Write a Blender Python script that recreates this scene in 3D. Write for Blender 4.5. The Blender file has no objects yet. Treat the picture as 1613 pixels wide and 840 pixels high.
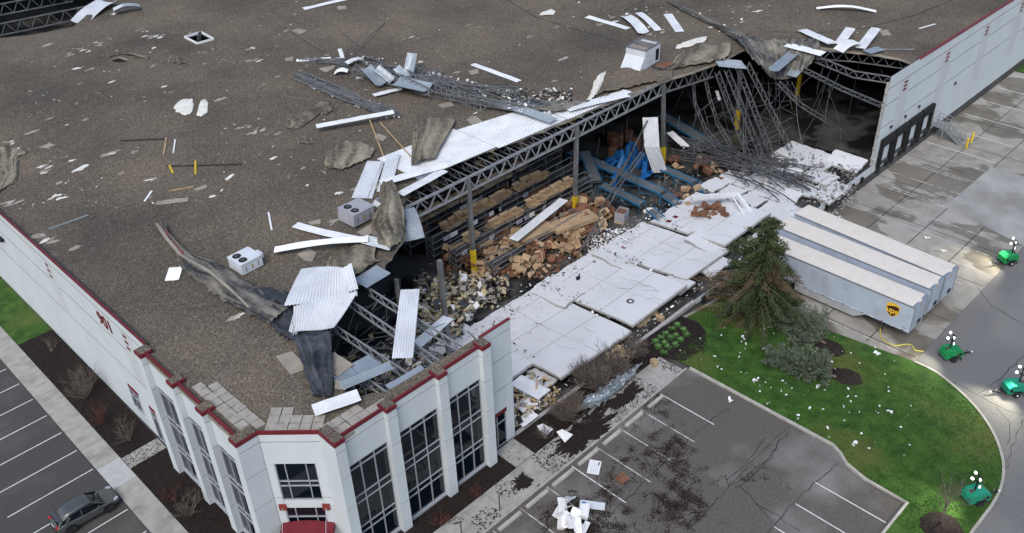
import bpy, bmesh, math, random
from mathutils import Vector as V, Matrix, noise
from mathutils.geometry import tessellate_polygon
random.seed(7)
SC = bpy.context.scene
COL = SC.collection

# ---------------------------------------------------------------- camera, sky, sun, exposure
CAM_H = 54.0
YAW, PITCH, ROLL, FPX = math.radians(46.0866), math.radians(34.3307), math.radians(-2.3352), 1450.38
_F = V((math.cos(PITCH) * math.cos(YAW), math.cos(PITCH) * math.sin(YAW), -math.sin(PITCH)))
_r = _F.cross(V((0, 0, 1))).normalized(); _u = _r.cross(_F)
_R = _r * math.cos(ROLL) + _u * math.sin(ROLL)
_U = -_r * math.sin(ROLL) + _u * math.cos(ROLL)
cam = bpy.data.cameras.new('camera'); cam_o = bpy.data.objects.new('camera', cam); COL.objects.link(cam_o)
cam_o.matrix_world = Matrix(((_R.x, _U.x, -_F.x, 0), (_R.y, _U.y, -_F.y, 0), (_R.z, _U.z, -_F.z, CAM_H), (0, 0, 0, 1)))
cam.sensor_width = 36; cam.lens = 36 * FPX / 1613; cam.clip_start = 0.5; cam.clip_end = 3000
SC.camera = cam_o
SUN_EL, SUN_AZ = math.radians(52), math.radians(205)     # azimuth of the sun, counter-clockwise from +X
w = bpy.data.worlds.new('World'); SC.world = w; w.use_nodes = True
nt = w.node_tree; nt.nodes.clear()
sky = nt.nodes.new('ShaderNodeTexSky'); sky.sky_type = 'NISHITA'; sky.sun_disc = False
sky.sun_elevation = SUN_EL; sky.sun_rotation = math.radians(90) - SUN_AZ
sky.air_density = 1.2; sky.dust_density = 2.5; sky.ozone_density = 1.0
bg = nt.nodes.new('ShaderNodeBackground'); bg.inputs[1].default_value = 0.15
wo = nt.nodes.new('ShaderNodeOutputWorld'); nt.links.new(sky.outputs[0], bg.inputs[0]); nt.links.new(bg.outputs[0], wo.inputs[0])
sl = bpy.data.lights.new('sun', 'SUN'); sl.energy = 1.2; sl.angle = math.radians(30); sl.color = (1, 0.97, 0.93)
so = bpy.data.objects.new('sun', sl); COL.objects.link(so)
_sd = V((math.cos(SUN_EL) * math.cos(SUN_AZ), math.cos(SUN_EL) * math.sin(SUN_AZ), math.sin(SUN_EL)))
so.rotation_euler = _sd.to_track_quat('Z', 'Y').to_euler(); so.location = (0, 0, 90)
SC.view_settings.view_transform = 'Standard'; SC.view_settings.look = 'None'
SC.view_settings.exposure = 0.32; SC.view_settings.gamma = 1
SC.view_settings.use_curve_mapping = False

# ---------------------------------------------------------------- surveying: a sight line met with a level surface of the place
def ray(x, y): return _F + _R * ((x - 806.5) / FPX) - _U * ((y - 420) / FPX)
def PZ(x, y, z=0.0):
    d = ray(x, y); t = (z - CAM_H) / d.z
    return V((d.x * t, d.y * t, z))
def ROOF(x): return 11.85 - 0.008 * (x - 17)
def PR(x, y, h=0.0):
    z = 11.7
    for i in range(8):
        p = PZ(x, y, z + h); z = ROOF(p.x)
    return V((p.x, p.y, z + h))
def sm(t): t = max(0, min(1, t)); return t * t * (3 - 2 * t)
def G(x, y): return 0.0 if y > 39.47 else -1.6 * sm((x - 55) / 14)
def PG(x, y, h=0.0):
    z = 0
    for i in range(12):
        p = PZ(x, y, z + h); z = G(p.x, p.y)
    return V((p.x, p.y, z + h))
def rnd(a, b): return random.uniform(a, b)

# ---------------------------------------------------------------- materials
def S(r, g, b):
    f = lambda c: (c / 255 / 12.92) if c <= 10 else ((c / 255 + .055) / 1.055) ** 2.4
    return (f(r), f(g), f(b), 1)
MATS = {}
def mat(name, c1, c2=None, scale=1.0, rough=.8, metal=0.0, bump=0.0, bscale=None, c3=None, s3=.1, w3=.5, spec=.3, detail=4, contrast=(.35, .65), coord='world', emit=None, estr=0):
    m = bpy.data.materials.new(name); m.use_nodes = True; MATS[name] = m
    n = m.node_tree.nodes; l = m.node_tree.links
    b = n['Principled BSDF']; b.inputs['Roughness'].default_value = rough; b.inputs['Metallic'].default_value = metal
    b.inputs['Specular IOR Level'].default_value = spec
    b.inputs['Base Color'].default_value = c1
    if emit: b.inputs['Emission Color'].default_value = emit; b.inputs['Emission Strength'].default_value = estr
    if c2 or bump:
        if coord == 'world':
            g = n.new('ShaderNodeNewGeometry'); co = g.outputs['Position']
        else:
            g = n.new('ShaderNodeTexCoord'); co = g.outputs['Object']
    if c2:
        t = n.new('ShaderNodeTexNoise'); t.inputs['Scale'].default_value = scale; t.inputs['Detail'].default_value = detail
        l.new(co, t.inputs['Vector'])
        r = n.new('ShaderNodeValToRGB'); r.color_ramp.elements[0].position, r.color_ramp.elements[1].position = contrast
        r.color_ramp.elements[0].color = c1; r.color_ramp.elements[1].color = c2
        l.new(t.outputs['Fac'], r.inputs[0]); out = r.outputs[0]
        if c3:
            t3 = n.new('ShaderNodeTexNoise'); t3.inputs['Scale'].default_value = s3; t3.inputs['Detail'].default_value = 5
            l.new(co, t3.inputs['Vector'])
            r3 = n.new('ShaderNodeValToRGB'); r3.color_ramp.elements[0].position = .5; r3.color_ramp.elements[1].position = .68
            r3.color_ramp.elements[0].color = (0, 0, 0, 1); r3.color_ramp.elements[1].color = (w3, w3, w3, 1)
            l.new(t3.outputs['Fac'], r3.inputs[0])
            mx = n.new('ShaderNodeMixRGB'); l.new(r3.outputs[0], mx.inputs[0]); l.new(out, mx.inputs[1]); mx.inputs[2].default_value = c3
            out = mx.outputs[0]
        l.new(out, b.inputs['Base Color'])
    if bump:
        tb = n.new('ShaderNodeTexNoise'); tb.inputs['Scale'].default_value = bscale or scale * 2; tb.inputs['Detail'].default_value = 3
        l.new(co, tb.inputs['Vector'])
        bp = n.new('ShaderNodeBump'); bp.inputs['Strength'].default_value = bump; bp.inputs['Distance'].default_value = .05
        l.new(tb.outputs['Fac'], bp.inputs['Height']); l.new(bp.outputs[0], b.inputs['Normal'])
    return m
def C(v, k=1.0): return (v[0] * k, v[1] * k, v[2] * k, 1)

# ---------------------------------------------------------------- mesh helpers
class MB:
    def __init__(s): s.v = []; s.f = []; s.mi = []
    def add(s, vs, fs, mi=0):
        o = len(s.v); s.v.extend([tuple(p) for p in vs]); s.f.extend([tuple(i + o for i in f) for f in fs]); s.mi.extend([mi] * len(fs)); return s
    def box(s, c, d, M=None, mi=0):
        c = V(c); x, y, z = d[0] / 2, d[1] / 2, d[2] / 2
        vs = [V((a * x, b * y, e * z)) for e in (-1, 1) for b in (-1, 1) for a in (-1, 1)]
        if M is not None: vs = [M @ p for p in vs]
        return s.add([p + c for p in vs], [(0, 2, 3, 1), (4, 5, 7, 6), (0, 1, 5, 4), (2, 6, 7, 3), (0, 4, 6, 2), (1, 3, 7, 5)], mi)
    def b2(s, a, b, mi=0):   # box between two corners
        return s.box([(a[i] + b[i]) / 2 for i in range(3)], [abs(a[i] - b[i]) for i in range(3)], None, mi)
    def bar(s, p, q, w, h=None, up=(0, 0, 1), mi=0):
        p, q = V(p), V(q); d = q - p; L = d.length
        if L < 1e-5: return s
        d /= L; u = V(up); r = d.cross(u)
        if r.length < 1e-3: r = d.cross(V((1, .1, 0)))
        r.normalize(); u = r.cross(d); h = h or w
        r *= w / 2; u *= h / 2
        vs = [p - r - u, p + r - u, p + r + u, p - r + u, q - r - u, q + r - u, q + r + u, q - r + u]
        return s.add(vs, [(0, 3, 2, 1), (4, 5, 6, 7), (0, 1, 5, 4), (1, 2, 6, 5), (2, 3, 7, 6), (3, 0, 4, 7)], mi)
    def tube(s, pts, r, n=6, mi=0, cap=True):
        pts = [V(p) for p in pts]; k = len(pts); rs = r if isinstance(r, (list, tuple)) else [r] * k
        vs = []; fs = []
        for i, p in enumerate(pts):
            d = (pts[min(i + 1, k - 1)] - pts[max(i - 1, 0)]).normalized()
            a = d.cross(V((0, 0, 1)));
            if a.length < .05: a = d.cross(V((1, 0, 0)))
            a.normalize(); b = d.cross(a)
            for j in range(n):
                t = 2 * math.pi * j / n; vs.append(p + (a * math.cos(t) + b * math.sin(t)) * rs[i])
        for i in range(k - 1):
            for j in range(n):
                j2 = (j + 1) % n; fs.append((i * n + j, i * n + j2, (i + 1) * n + j2, (i + 1) * n + j))
        if cap: fs += [tuple(range(n))[::-1], tuple(range((k - 1) * n, k * n))]
        return s.add(vs, fs, mi)
    def prism(s, poly, z0, z1, mi=0):    # vertical prism over xy polygon, convex or not
        n = len(poly); tri = tessellate_polygon([[V((p[0], p[1], 0)) for p in poly]])
        vs = [(p[0], p[1], z0) for p in poly] + [(p[0], p[1], z1) for p in poly]
        fs = []
        for t in tri:
            a, b, c = [V((poly[i][0], poly[i][1], 0)) for i in t]
            if (b - a).cross(c - a).z < 0: t = (t[0], t[2], t[1])
            fs.append(tuple(i + n for i in t)); fs.append((t[0], t[2], t[1]))
        ar = sum(poly[i][0] * poly[(i + 1) % n][1] - poly[(i + 1) % n][0] * poly[i][1] for i in range(n))
        for i in range(n):
            j = (i + 1) % n; fs.append((i, j, j + n, i + n) if ar > 0 else (j, i, i + n, j + n))
        return s.add(vs, fs, mi)
    def lathe(s, prof, c, axis='z', n=16, mi=0):
        vs = []; fs = []; c = V(c)
        for r, h in prof:
            for j in range(n):
                t = 2 * math.pi * j / n; a, b = r * math.cos(t), r * math.sin(t)
                vs.append(c + (V((a, b, h)) if axis == 'z' else V((h, a, b)) if axis == 'x' else V((b, h, a))))
        k = len(prof)
        for i in range(k - 1):
            for j in range(n): j2 = (j + 1) % n; fs.append((i * n + j, i * n + j2, (i + 1) * n + j2, (i + 1) * n + j))
        fs += [tuple(range(n))[::-1], tuple(range((k - 1) * n, k * n))]
        return s.add(vs, fs, mi)
    def mesh(s, name):
        me = bpy.data.meshes.new(name); me.from_pydata(s.v, [], s.f); me.update(); return me
    def build(s, name, m, parent=None, smooth=False, world=True, solid=0):
        ms = m if isinstance(m, (list, tuple)) else [m]
        loc = V((0, 0, 0))
        if parent is None and s.v:
            xs = [p[0] for p in s.v]; ys = [p[1] for p in s.v]; zs = [p[2] for p in s.v]
            loc = V(((min(xs) + max(xs)) / 2, (min(ys) + max(ys)) / 2, min(zs)))
            s.v = [(p[0] - loc.x, p[1] - loc.y, p[2] - loc.z) for p in s.v]
        me = s.mesh(name)
        for q in ms: me.materials.append(MATS[q])
        if len(ms) > 1: me.polygons.foreach_set('material_index', s.mi)
        if smooth: me.polygons.foreach_set('use_smooth', [True] * len(me.polygons))
        o = bpy.data.objects.new(name, me); COL.objects.link(o); o.location = loc
        if parent is not None:
            o.parent = parent
            if world: o.matrix_parent_inverse = WM(parent).inverted()
        if solid:
            md = o.modifiers.new('solid', 'SOLIDIFY'); md.thickness = solid; md.offset = 0
        return o
def WM(o):
    m = o.matrix_basis.copy()
    if o.parent is not None: m = WM(o.parent) @ o.matrix_parent_inverse @ m
    return m
def tag(o, label=None, cat=None, group=None, kind=None):
    if label: o['label'] = label
    if cat: o['category'] = cat
    if group: o['group'] = group
    if kind: o['kind'] = kind
    return o
def thing(name, label, cat, loc=(0, 0, 0), rz=0, group=None):
    o = bpy.data.objects.new(name, None); COL.objects.link(o); o.location = loc; o.rotation_euler = (0, 0, rz)
    o.empty_display_size = .3
    return tag(o, label, cat, group)
def inst(me, name, parent=None, loc=(0, 0, 0), rot=(0, 0, 0), scale=(1, 1, 1), world=False):
    o = bpy.data.objects.new(name, me); COL.objects.link(o); o.location = loc; o.rotation_euler = rot; o.scale = scale
    if parent is not None:
        o.parent = parent
        if world: o.matrix_parent_inverse = WM(parent).inverted()
    return o
def copy_tree(o, parent=None):
    c = o.copy(); COL.objects.link(c); c.parent = parent
    for ch in list(o.children):
        if ch != c: copy_tree(ch, c)
    return c
def sheet(name, poly, dz, m, parent=None, cuts=(), zf=None, holes=()):
    zf = zf or G
    loops = [[V((p[0], p[1], 0)) for p in poly]] + [[V((p[0], p[1], 0)) for p in h] for h in holes]
    flat = [p for lp in loops for p in lp]
    bm = bmesh.new(); bv = [bm.verts.new(p) for p in flat]
    for t in tessellate_polygon(loops):
        try: bm.faces.new([bv[i] for i in t])
        except ValueError: pass
    for x in cuts:
        bmesh.ops.bisect_plane(bm, geom=bm.verts[:] + bm.edges[:] + bm.faces[:], plane_co=(x, 0, 0), plane_no=(1, 0, 0))
    bmesh.ops.recalc_face_normals(bm, faces=bm.faces[:])
    for f in bm.faces:
        if f.normal.z < 0: f.normal_flip()
    for v in bm.verts: v.co.z = zf(v.co.x, v.co.y) + dz
    me = bpy.data.meshes.new(name); bm.to_mesh(me); bm.free(); me.materials.append(MATS[m])
    o = bpy.data.objects.new(name, me); COL.objects.link(o)
    if parent is not None: o.parent = parent; o.matrix_parent_inverse = WM(parent).inverted()
    return o
def ribbon(name, pts, w, h, m, parent=None, dz=0.0, zf=None, both=True):
    """kerb or strip that follows the ground: box section w wide, top h above the ground, bottom .2 below"""
    zf = zf or G; b = MB(); P = [V((p[0], p[1], 0)) for p in pts]; n = len(P); vs = []; fs = []
    for i, p in enumerate(P):
        d = (P[min(i + 1, n - 1)] - P[max(0, i - 1)]).normalized(); r = V((d.y, -d.x, 0)) * w / 2
        z = zf(p.x, p.y) + dz
        vs += [V((p.x - r.x, p.y - r.y, z - .2)), V((p.x + r.x, p.y + r.y, z - .2)), V((p.x + r.x, p.y + r.y, z + h)), V((p.x - r.x, p.y - r.y, z + h))]
    for i in range(n - 1):
        for k in range(4): fs.append((i * 4 + k, i * 4 + (k + 1) % 4, (i + 1) * 4 + (k + 1) % 4, (i + 1) * 4 + k))
    fs += [(0, 1, 2, 3), ((n - 1) * 4 + 3, (n - 1) * 4 + 2, (n - 1) * 4 + 1, (n - 1) * 4)]
    b.add(vs, fs); return b.build(name, m, parent)
def flat_strip(b, pts, w, dz, zf=None):
    zf = zf or G; P = [V((p[0], p[1], 0)) for p in pts]; n = len(P); vs = []; fs = []
    for i, p in enumerate(P):
        d = (P[min(i + 1, n - 1)] - P[max(0, i - 1)]).normalized(); ww = w[i] if isinstance(w, list) else w
        r = V((d.y, -d.x, 0)) * ww / 2
        for q in (p - r, p + r): vs.append((q.x, q.y, zf(q.x, q.y) + dz))
    for i in range(n - 1): fs.append((2 * i, 2 * i + 1, 2 * i + 3, 2 * i + 2))
    b.add(vs, fs); return b
def dense(pts, step=.5):
    out = []
    for i in range(len(pts) - 1):
        a, b = V(pts[i]), V(pts[i + 1]); k = max(1, int((b - a).length / step))
        out += [a.lerp(b, j / k) for j in range(k)]
    return out + [V(pts[-1])]
def smooth_pts(pts, k=6):
    P = [V(p) for p in pts]; out = []; n = len(P)
    for i in range(n - 1):
        p0, p1, p2, p3 = P[max(i - 1, 0)], P[i], P[i + 1], P[min(i + 2, n - 1)]
        for j in range(k):
            t = j / k
            out.append(.5 * ((2 * p1) + (p2 - p0) * t + (2 * p0 - 5 * p1 + 4 * p2 - p3) * t * t + (3 * p1 - p0 - 3 * p2 + p3) * t ** 3))
    return out + [P[-1]]
def inpoly(x, y, poly):
    c = False; n = len(poly); j = n - 1
    for i in range(n):
        if (poly[i][1] > y) != (poly[j][1] > y) and x < (poly[j][0] - poly[i][0]) * (y - poly[i][1]) / (poly[j][1] - poly[i][1]) + poly[i][0]: c = not c
        j = i
    return c
def scatter(b, pts, s0, s1, thick=.3, tilt=.5, mi=0, nm=0):
    """small irregular chunks"""
    for p in pts:
        if nm: mi = random.randrange(nm)
        s = rnd(s0, s1); e = Matrix.Rotation(rnd(0, 6.28), 3, 'Z') @ Matrix.Rotation(rnd(-tilt, tilt), 3, 'X') @ Matrix.Rotation(rnd(-tilt, tilt), 3, 'Y')
        x, y, z = s * rnd(.4, 1), s * rnd(.25, .7), s * thick * rnd(.5, 1)
        vs = [V((a * x * rnd(.5, 1), c * y * rnd(.5, 1), e2 * z)) for e2 in (-.5, .5) for c in (-.5, .5) for a in (-.5, .5)]
        b.add([e @ q + V(p) + V((0, 0, z * .4)) for q in vs], [(0, 2, 3, 1), (4, 5, 7, 6), (0, 1, 5, 4), (2, 6, 7, 3), (0, 4, 6, 2), (1, 3, 7, 5)], mi)

# ---------------------------------------------------------------- the colours of the place
mat('asphalt', (.048, .047, .048, 1), (.075, .072, .07, 1), 9, .9, bump=.25, bscale=30, c3=(.115, .112, .105, 1), s3=.16, w3=.6)
mat('asphalt_old', (.082, .075, .067, 1), (.12, .109, .098, 1), 7, .9, bump=.25, bscale=30, c3=(.24, .235, .225, 1), s3=.13, w3=.75)
mat('seal', (.018, .018, .019, 1), (.03, .03, .03, 1), 4, .7)
mat('paint_line', (.62, .62, .6, 1), (.45, .45, .43, 1), 3, .8, contrast=(.5, .75))
mat('paint_worn', (.5, .5, .47, 1), (.22, .21, .2, 1), 1.6, .8, contrast=(.42, .62))
mat('sidewalk', (.29, .285, .265, 1), (.36, .355, .33, 1), 1.4, .9, bump=.1, bscale=12, c3=(.2, .19, .17, 1), s3=.5, w3=.6)
mat('walk_new', (.38, .385, .39, 1), (.44, .44, .44, 1), 1.5, .9)
mat('kerb', (.34, .325, .285, 1), (.44, .425, .385, 1), 1.2, .9, bump=.15, bscale=6)
mat('mulch', (.007, .005, .005, 1), (.026, .017, .014, 1), 7, .95, bump=1.0, bscale=9, detail=6)
mat('soil', (.009, .006, .006, 1), (.034, .023, .019, 1), 5, .95, bump=1.0, bscale=6)
mat('grass_base', (.022, .06, .009, 1), (.05, .115, .018, 1), .9, .95, bump=.6, bscale=14, c3=(.10, .115, .03, 1), s3=.13, w3=.75)
mat('grass_blade', (.03, .095, .012, 1), (.07, .175, .027, 1), .7, .8, c3=(.13, .15, .04, 1), s3=.13, w3=.75)
mat('wall_white', (.55, .597, .615, 1), (.59, .633, .65, 1), .35, .75, c3=(.54, .575, .585, 1), s3=.25, w3=.5)
mat('panel_white', (.57, .585, .605, 1), (.62, .632, .65, 1), .4, .75, c3=(.58, .585, .59, 1), s3=.5, w3=.6)
mat('wall_band', (.50, .53, .54, 1), (.54, .57, .58, 1), .5, .75)
mat('wall_core', (.30, .30, .30, 1), (.40, .39, .37, 1), 2, .9, bump=.4, bscale=8)
mat('joint_dark', (.045, .045, .05, 1), rough=.9)
mat('red_paint', (.13, .014, .022, 1), (.165, .018, .028, 1), 1.2, .6)
mat('orange_red', (.22, .04, .03, 1), rough=.6)
mat('glass_dark', (.002, .006, .011, 1), rough=.03, spec=.5)
mat('alum', (.45, .48, .52, 1), rough=.4, metal=.3)
mat('steel', (.14, .145, .15, 1), (.22, .22, .225, 1), 1.0, .55, metal=.35)
mat('steel_light', (.32, .335, .35, 1), (.25, .26, .27, 1), 1.0, .5, metal=.35)
mat('steel_mid', (.085, .088, .095, 1), (.15, .15, .155, 1), 1.0, .55, metal=.35)
mat('steel_dark', (.05, .052, .06, 1), (.1, .1, .105, 1), 1.2, .6, metal=.3)
mat('yellow', (.72, .50, .02, 1), (.6, .4, .02, 1), 1, .5)
mat('deck_white', (.74, .76, .78, 1), (.63, .65, .67, 1), .6, .45, metal=.1)
mat('deck_grey', (.30, .35, .39, 1), (.40, .44, .48, 1), .5, .4, metal=.45)
mat('insul_board', (.24, .215, .175, 1), (.33, .3, .25, 1), .6, .9)
mat('insul_white', (.76, .74, .68, 1), (.62, .6, .53, 1), 1.5, .9)
mat('insul_yellow', (.38, .30, .15, 1), (.56, .49, .33, 1), 2.5, .95, bump=.6, bscale=6)
mat('paver', (.28, .26, .225, 1), (.36, .335, .295, 1), 2.2, .9, bump=.2, bscale=9)
mat('cardboard', (.34, .24, .145, 1), (.44, .32, .20, 1), .9, .85)
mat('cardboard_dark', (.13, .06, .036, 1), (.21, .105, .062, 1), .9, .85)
mat('goods', (.6, .6, .66, 1), (.08, .08, .12, 1), 8, .5, contrast=(.45, .55))
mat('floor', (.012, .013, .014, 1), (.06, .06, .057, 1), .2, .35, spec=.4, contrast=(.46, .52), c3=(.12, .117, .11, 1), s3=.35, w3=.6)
mat('blue', (.015, .12, .36, 1), (.02, .17, .45, 1), 1, .45)
mat('conv_blue', (.02, .11, .22, 1), (.03, .17, .33, 1), 1, .5)
mat('roller', (.3, .33, .36, 1), rough=.35, metal=.5)
mat('rubble', (.18, .16, .14, 1), (.42, .40, .37, 1), 2.5, .9, bump=.4, bscale=9)
mat('wood', (.36, .24, .12, 1), (.48, .34, .19, 1), 1.5, .85)
mat('unit_white', (.55, .58, .62, 1), (.62, .65, .69, 1), .8, .5)
mat('unit_grey', (.30, .30, .33, 1), (.36, .36, .39, 1), .8, .5)
mat('black', (.012, .012, .014, 1), rough=.6)
mat('rubber', (.016, .016, .017, 1), (.03, .03, .03, 1), 3, .8)
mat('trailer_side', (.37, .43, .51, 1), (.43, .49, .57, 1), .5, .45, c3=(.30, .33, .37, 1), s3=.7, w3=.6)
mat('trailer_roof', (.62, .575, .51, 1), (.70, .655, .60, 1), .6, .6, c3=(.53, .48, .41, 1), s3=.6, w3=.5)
mat('trailer_rail', (.28, .31, .35, 1), rough=.4, metal=.4)
mat('skirt', (.34, .35, .36, 1), (.42, .43, .44, 1), .8, .5)
mat('brown_logo', (.055, .022, .008, 1), rough=.5)
mat('gold', (.80, .48, .05, 1), rough=.4)
mat('green_tower', (.01, .20, .06, 1), (.015, .27, .085, 1), 1, .4)
mat('teal_tower', (.012, .22, .13, 1), (.02, .28, .17, 1), 1, .4)
mat('lamp_lit', (.9, .9, .9, 1), emit=(1, .98, 1, 1), estr=4)
mat('lamp_dull', (.85, .86, .88, 1), rough=.2, emit=(1, 1, 1, 1), estr=1.2)
mat('bark', (.09, .075, .06, 1), (.16, .135, .11, 1), 3, .9)
mat('twig', (.10, .082, .07, 1), (.18, .15, .125, 1), 3, .9)
mat('twig_red', (.075, .028, .024, 1), (.12, .045, .036, 1), 3, .9)
mat('needle', (.028, .05, .018, 1), (.075, .095, .036, 1), .9, .8)
mat('needle_brown', (.10, .07, .04, 1), (.17, .125, .075, 1), 1.5, .9)
mat('shrub_leaf', (.06, .09, .06, 1), (.14, .17, .115, 1), 1.4, .8)
mat('leaf_green', (.05, .12, .03, 1), (.1, .2, .06, 1), 3, .7)
mat('car_paint', (.13, .133, .128, 1), rough=.28, metal=.6, spec=.6)
mat('red_light', (.5, .01, .01, 1), rough=.2, emit=(1, .02, .02, 1), estr=.0)
mat('rim', (.22, .22, .23, 1), rough=.3, metal=.7)
mat('white_plain', (.8, .8, .8, 1), (.7, .71, .72, 1), 1.2, .6)
mat('hose_yellow', (.5, .44, .08, 1), rough=.5)

def streaky(name, dark, light, rough=.75, spec=.3):
    """roofing sheet with long dirt streaks that follow its folds (point attribute 'streak')"""
    m = bpy.data.materials.new(name); m.use_nodes = True; MATS[name] = m; n = m.node_tree.nodes; l = m.node_tree.links; b = n['Principled BSDF']
    b.inputs['Roughness'].default_value = rough; b.inputs['Specular IOR Level'].default_value = spec
    a = n.new('ShaderNodeAttribute'); a.attribute_name = 'streak'; g = n.new('ShaderNodeNewGeometry'); t = n.new('ShaderNodeTexNoise'); t.inputs['Scale'].default_value = 2.5; t.inputs['Detail'].default_value = 6; l.new(g.outputs['Position'], t.inputs['Vector'])
    ad = n.new('ShaderNodeMath'); ad.operation = 'MULTIPLY_ADD'; l.new(t.outputs['Fac'], ad.inputs[0]); ad.inputs[1].default_value = .7; l.new(a.outputs['Fac'], ad.inputs[2])
    r = n.new('ShaderNodeValToRGB'); e = r.color_ramp.elements; e[0].position = .42; e[0].color = dark; e[1].position = 1.0; e[1].color = light; l.new(ad.outputs[0], r.inputs[0]); l.new(r.outputs[0], b.inputs['Base Color'])
streaky('membrane_tan', (.07, .06, .045, 1), (.34, .30, .225, 1), .85)
streaky('membrane_grey', (.03, .031, .033, 1), (.24, .22, .18, 1), .6, .4)
streaky('membrane_black', (.008, .009, .011, 1), (.075, .078, .085, 1), .36, .5)
def special_gravel():
    m = bpy.data.materials.new('gravel'); m.use_nodes = True; MATS['gravel'] = m
    n = m.node_tree.nodes; l = m.node_tree.links; b = n['Principled BSDF']; b.inputs['Roughness'].default_value = .95; b.inputs['Specular IOR Level'].default_value = .1
    g = n.new('ShaderNodeNewGeometry')
    def tex(scale, det=3, r=.6):
        t = n.new('ShaderNodeTexNoise'); t.inputs['Scale'].default_value = scale; t.inputs['Detail'].default_value = det; t.inputs['Roughness'].default_value = r
        l.new(g.outputs['Position'], t.inputs['Vector']); return t.outputs['Fac']
    def ramp(f, els):
        r = n.new('ShaderNodeValToRGB'); e = r.color_ramp.elements
        while len(e) < len(els): e.new(.5)
        for i, (p, c) in enumerate(els): e[i].position = p; e[i].color = c
        l.new(f, r.inputs[0]); return r.outputs[0]
    def mix(f, a, c, mode='MIX'):
        x = n.new('ShaderNodeMixRGB'); x.blend_type = mode
        if hasattr(f, 'links'): l.new(f, x.inputs[0])
        else: x.inputs[0].default_value = f
        for i, s in ((1, a), (2, c)):
            if hasattr(s, 'links'): l.new(s, x.inputs[i])
            else: x.inputs[i].default_value = s
        return x.outputs[0]
    vo = n.new('ShaderNodeTexVoronoi'); vo.inputs['Scale'].default_value = 11; l.new(g.outputs['Position'], vo.inputs['Vector'])
    stones = ramp(vo.outputs['Color'], [(.12, (.084, .074, .061, 1)), (.45, (.127, .111, .092, 1)), (.7, (.157, .138, .116, 1)), (.95, (.265, .242, .208, 1))])
    fine = ramp(tex(6, 6, .75), [(.3, (.58, .57, .56, 1)), (.68, (1.3, 1.28, 1.25, 1))])
    c = mix(1, stones, fine, 'MULTIPLY')
    big = ramp(tex(.075, 6), [(.34, (.70, .71, .73, 1)), (.68, (1.3, 1.24, 1.15, 1))])
    c = mix(1, c, big, 'MULTIPLY')
    bare = ramp(tex(.45, 7, .65), [(.60, (0, 0, 0, 1)), (.78, (.6, .6, .6, 1))])
    c = mix(bare, c, (.19, .178, .16, 1))
    l.new(c, b.inputs['Base Color'])
    bp = n.new('ShaderNodeBump'); bp.inputs['Strength'].default_value = .9; bp.inputs['Distance'].default_value = .06
    l.new(vo.outputs['Distance'], bp.inputs['Height']); l.new(bp.outputs[0], b.inputs['Normal'])
special_gravel()
def special_yard():
    """old concrete with wet, darker and glossier patches"""
    m = mat('yard', (.235, .223, .20, 1), (.31, .297, .27, 1), .7, .85, bump=.12, bscale=10, c3=(.40, .39, .365, 1), s3=.11, w3=.6)
    n = m.node_tree.nodes; l = m.node_tree.links; b = n['Principled BSDF']
    g = n.new('ShaderNodeNewGeometry'); mp = n.new('ShaderNodeMapping'); mp.inputs['Scale'].default_value = (.16, .1, .1); mp.inputs['Location'].default_value = (3.2, 1.1, 0)
    l.new(g.outputs['Position'], mp.inputs[0])
    t = n.new('ShaderNodeTexNoise'); t.inputs['Scale'].default_value = 1; t.inputs['Detail'].default_value = 4; l.new(mp.outputs[0], t.inputs['Vector'])
    r = n.new('ShaderNodeValToRGB'); r.color_ramp.elements[0].position = .52; r.color_ramp.elements[1].position = .545
    l.new(t.outputs['Fac'], r.inputs[0])
    src = b.inputs['Base Color'].links[0].from_socket
    mx = n.new('ShaderNodeMixRGB'); mx.blend_type = 'MULTIPLY'; l.new(r.outputs[0], mx.inputs[0]); l.new(src, mx.inputs[1]); mx.inputs[2].default_value = (.55, .52, .47, 1)
    l.new(mx.outputs[0], b.inputs['Base Color'])
    rr = n.new('ShaderNodeMapRange'); rr.inputs[3].default_value = .85; rr.inputs[4].default_value = .45; l.new(r.outputs[0], rr.inputs[0]); l.new(rr.outputs[0], b.inputs['Roughness'])
special_yard()

# ---------------------------------------------------------------- the ground
CUTS = [55 + i for i in range(15)]
LOTZ = -.12
def struct(o, label): return tag(o, label, None, None, 'structure')
bm_x = [-900, -200, 0, 30, 54] + CUTS + [75, 120, 220, 900]; bm_y = [-900, -200, 0, 20, 39.3, 39.6, 60, 220, 900]
b = MB(); nx = len(bm_x)
b.add([(x, y, G(x, y) - .22) for y in bm_y for x in bm_x], [(j * nx + i, j * nx + i + 1, (j + 1) * nx + i + 1, (j + 1) * nx + i) for j in range(len(bm_y) - 1) for i in range(nx - 1)])
struct(b.build('ground', 'asphalt'), 'dark ground under and around the lots')
left_lot = struct(sheet('left_parking_lot', [(-120, -60), (12, -60), (12, 260), (-120, 260)], LOTZ, 'asphalt'), 'dark asphalt parking lot beside the long left wall')
front_lot_poly = [(12.2, 13.3), (52.35, 13.3), (52.45, 16.6), (52.9, 18.4), (53.6, 19.3), (54, 20.2), (54, 34.15), (12.2, 34.15)]
front_lot = struct(sheet('front_parking_lot', front_lot_poly, LOTZ, 'asphalt_old'), 'worn asphalt parking lot in front of the building')
KERB_OUT = [PG(*p) for p in ((1440, 570), (1462, 580), (1482, 592), (1510, 615), (1535, 640), (1556, 668), (1571, 697), (1580, 730), (1578, 762), (1566, 790), (1546, 818), (1528, 843))]
KERB_OUT = [V((p.x, p.y, 0)) for p in KERB_OUT] + [V((48, 8.4, 0)), V((12, 8.2, 0))]
KERB_OUT_S = smooth_pts(KERB_OUT, 5)
APRON_X = 67.6
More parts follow.
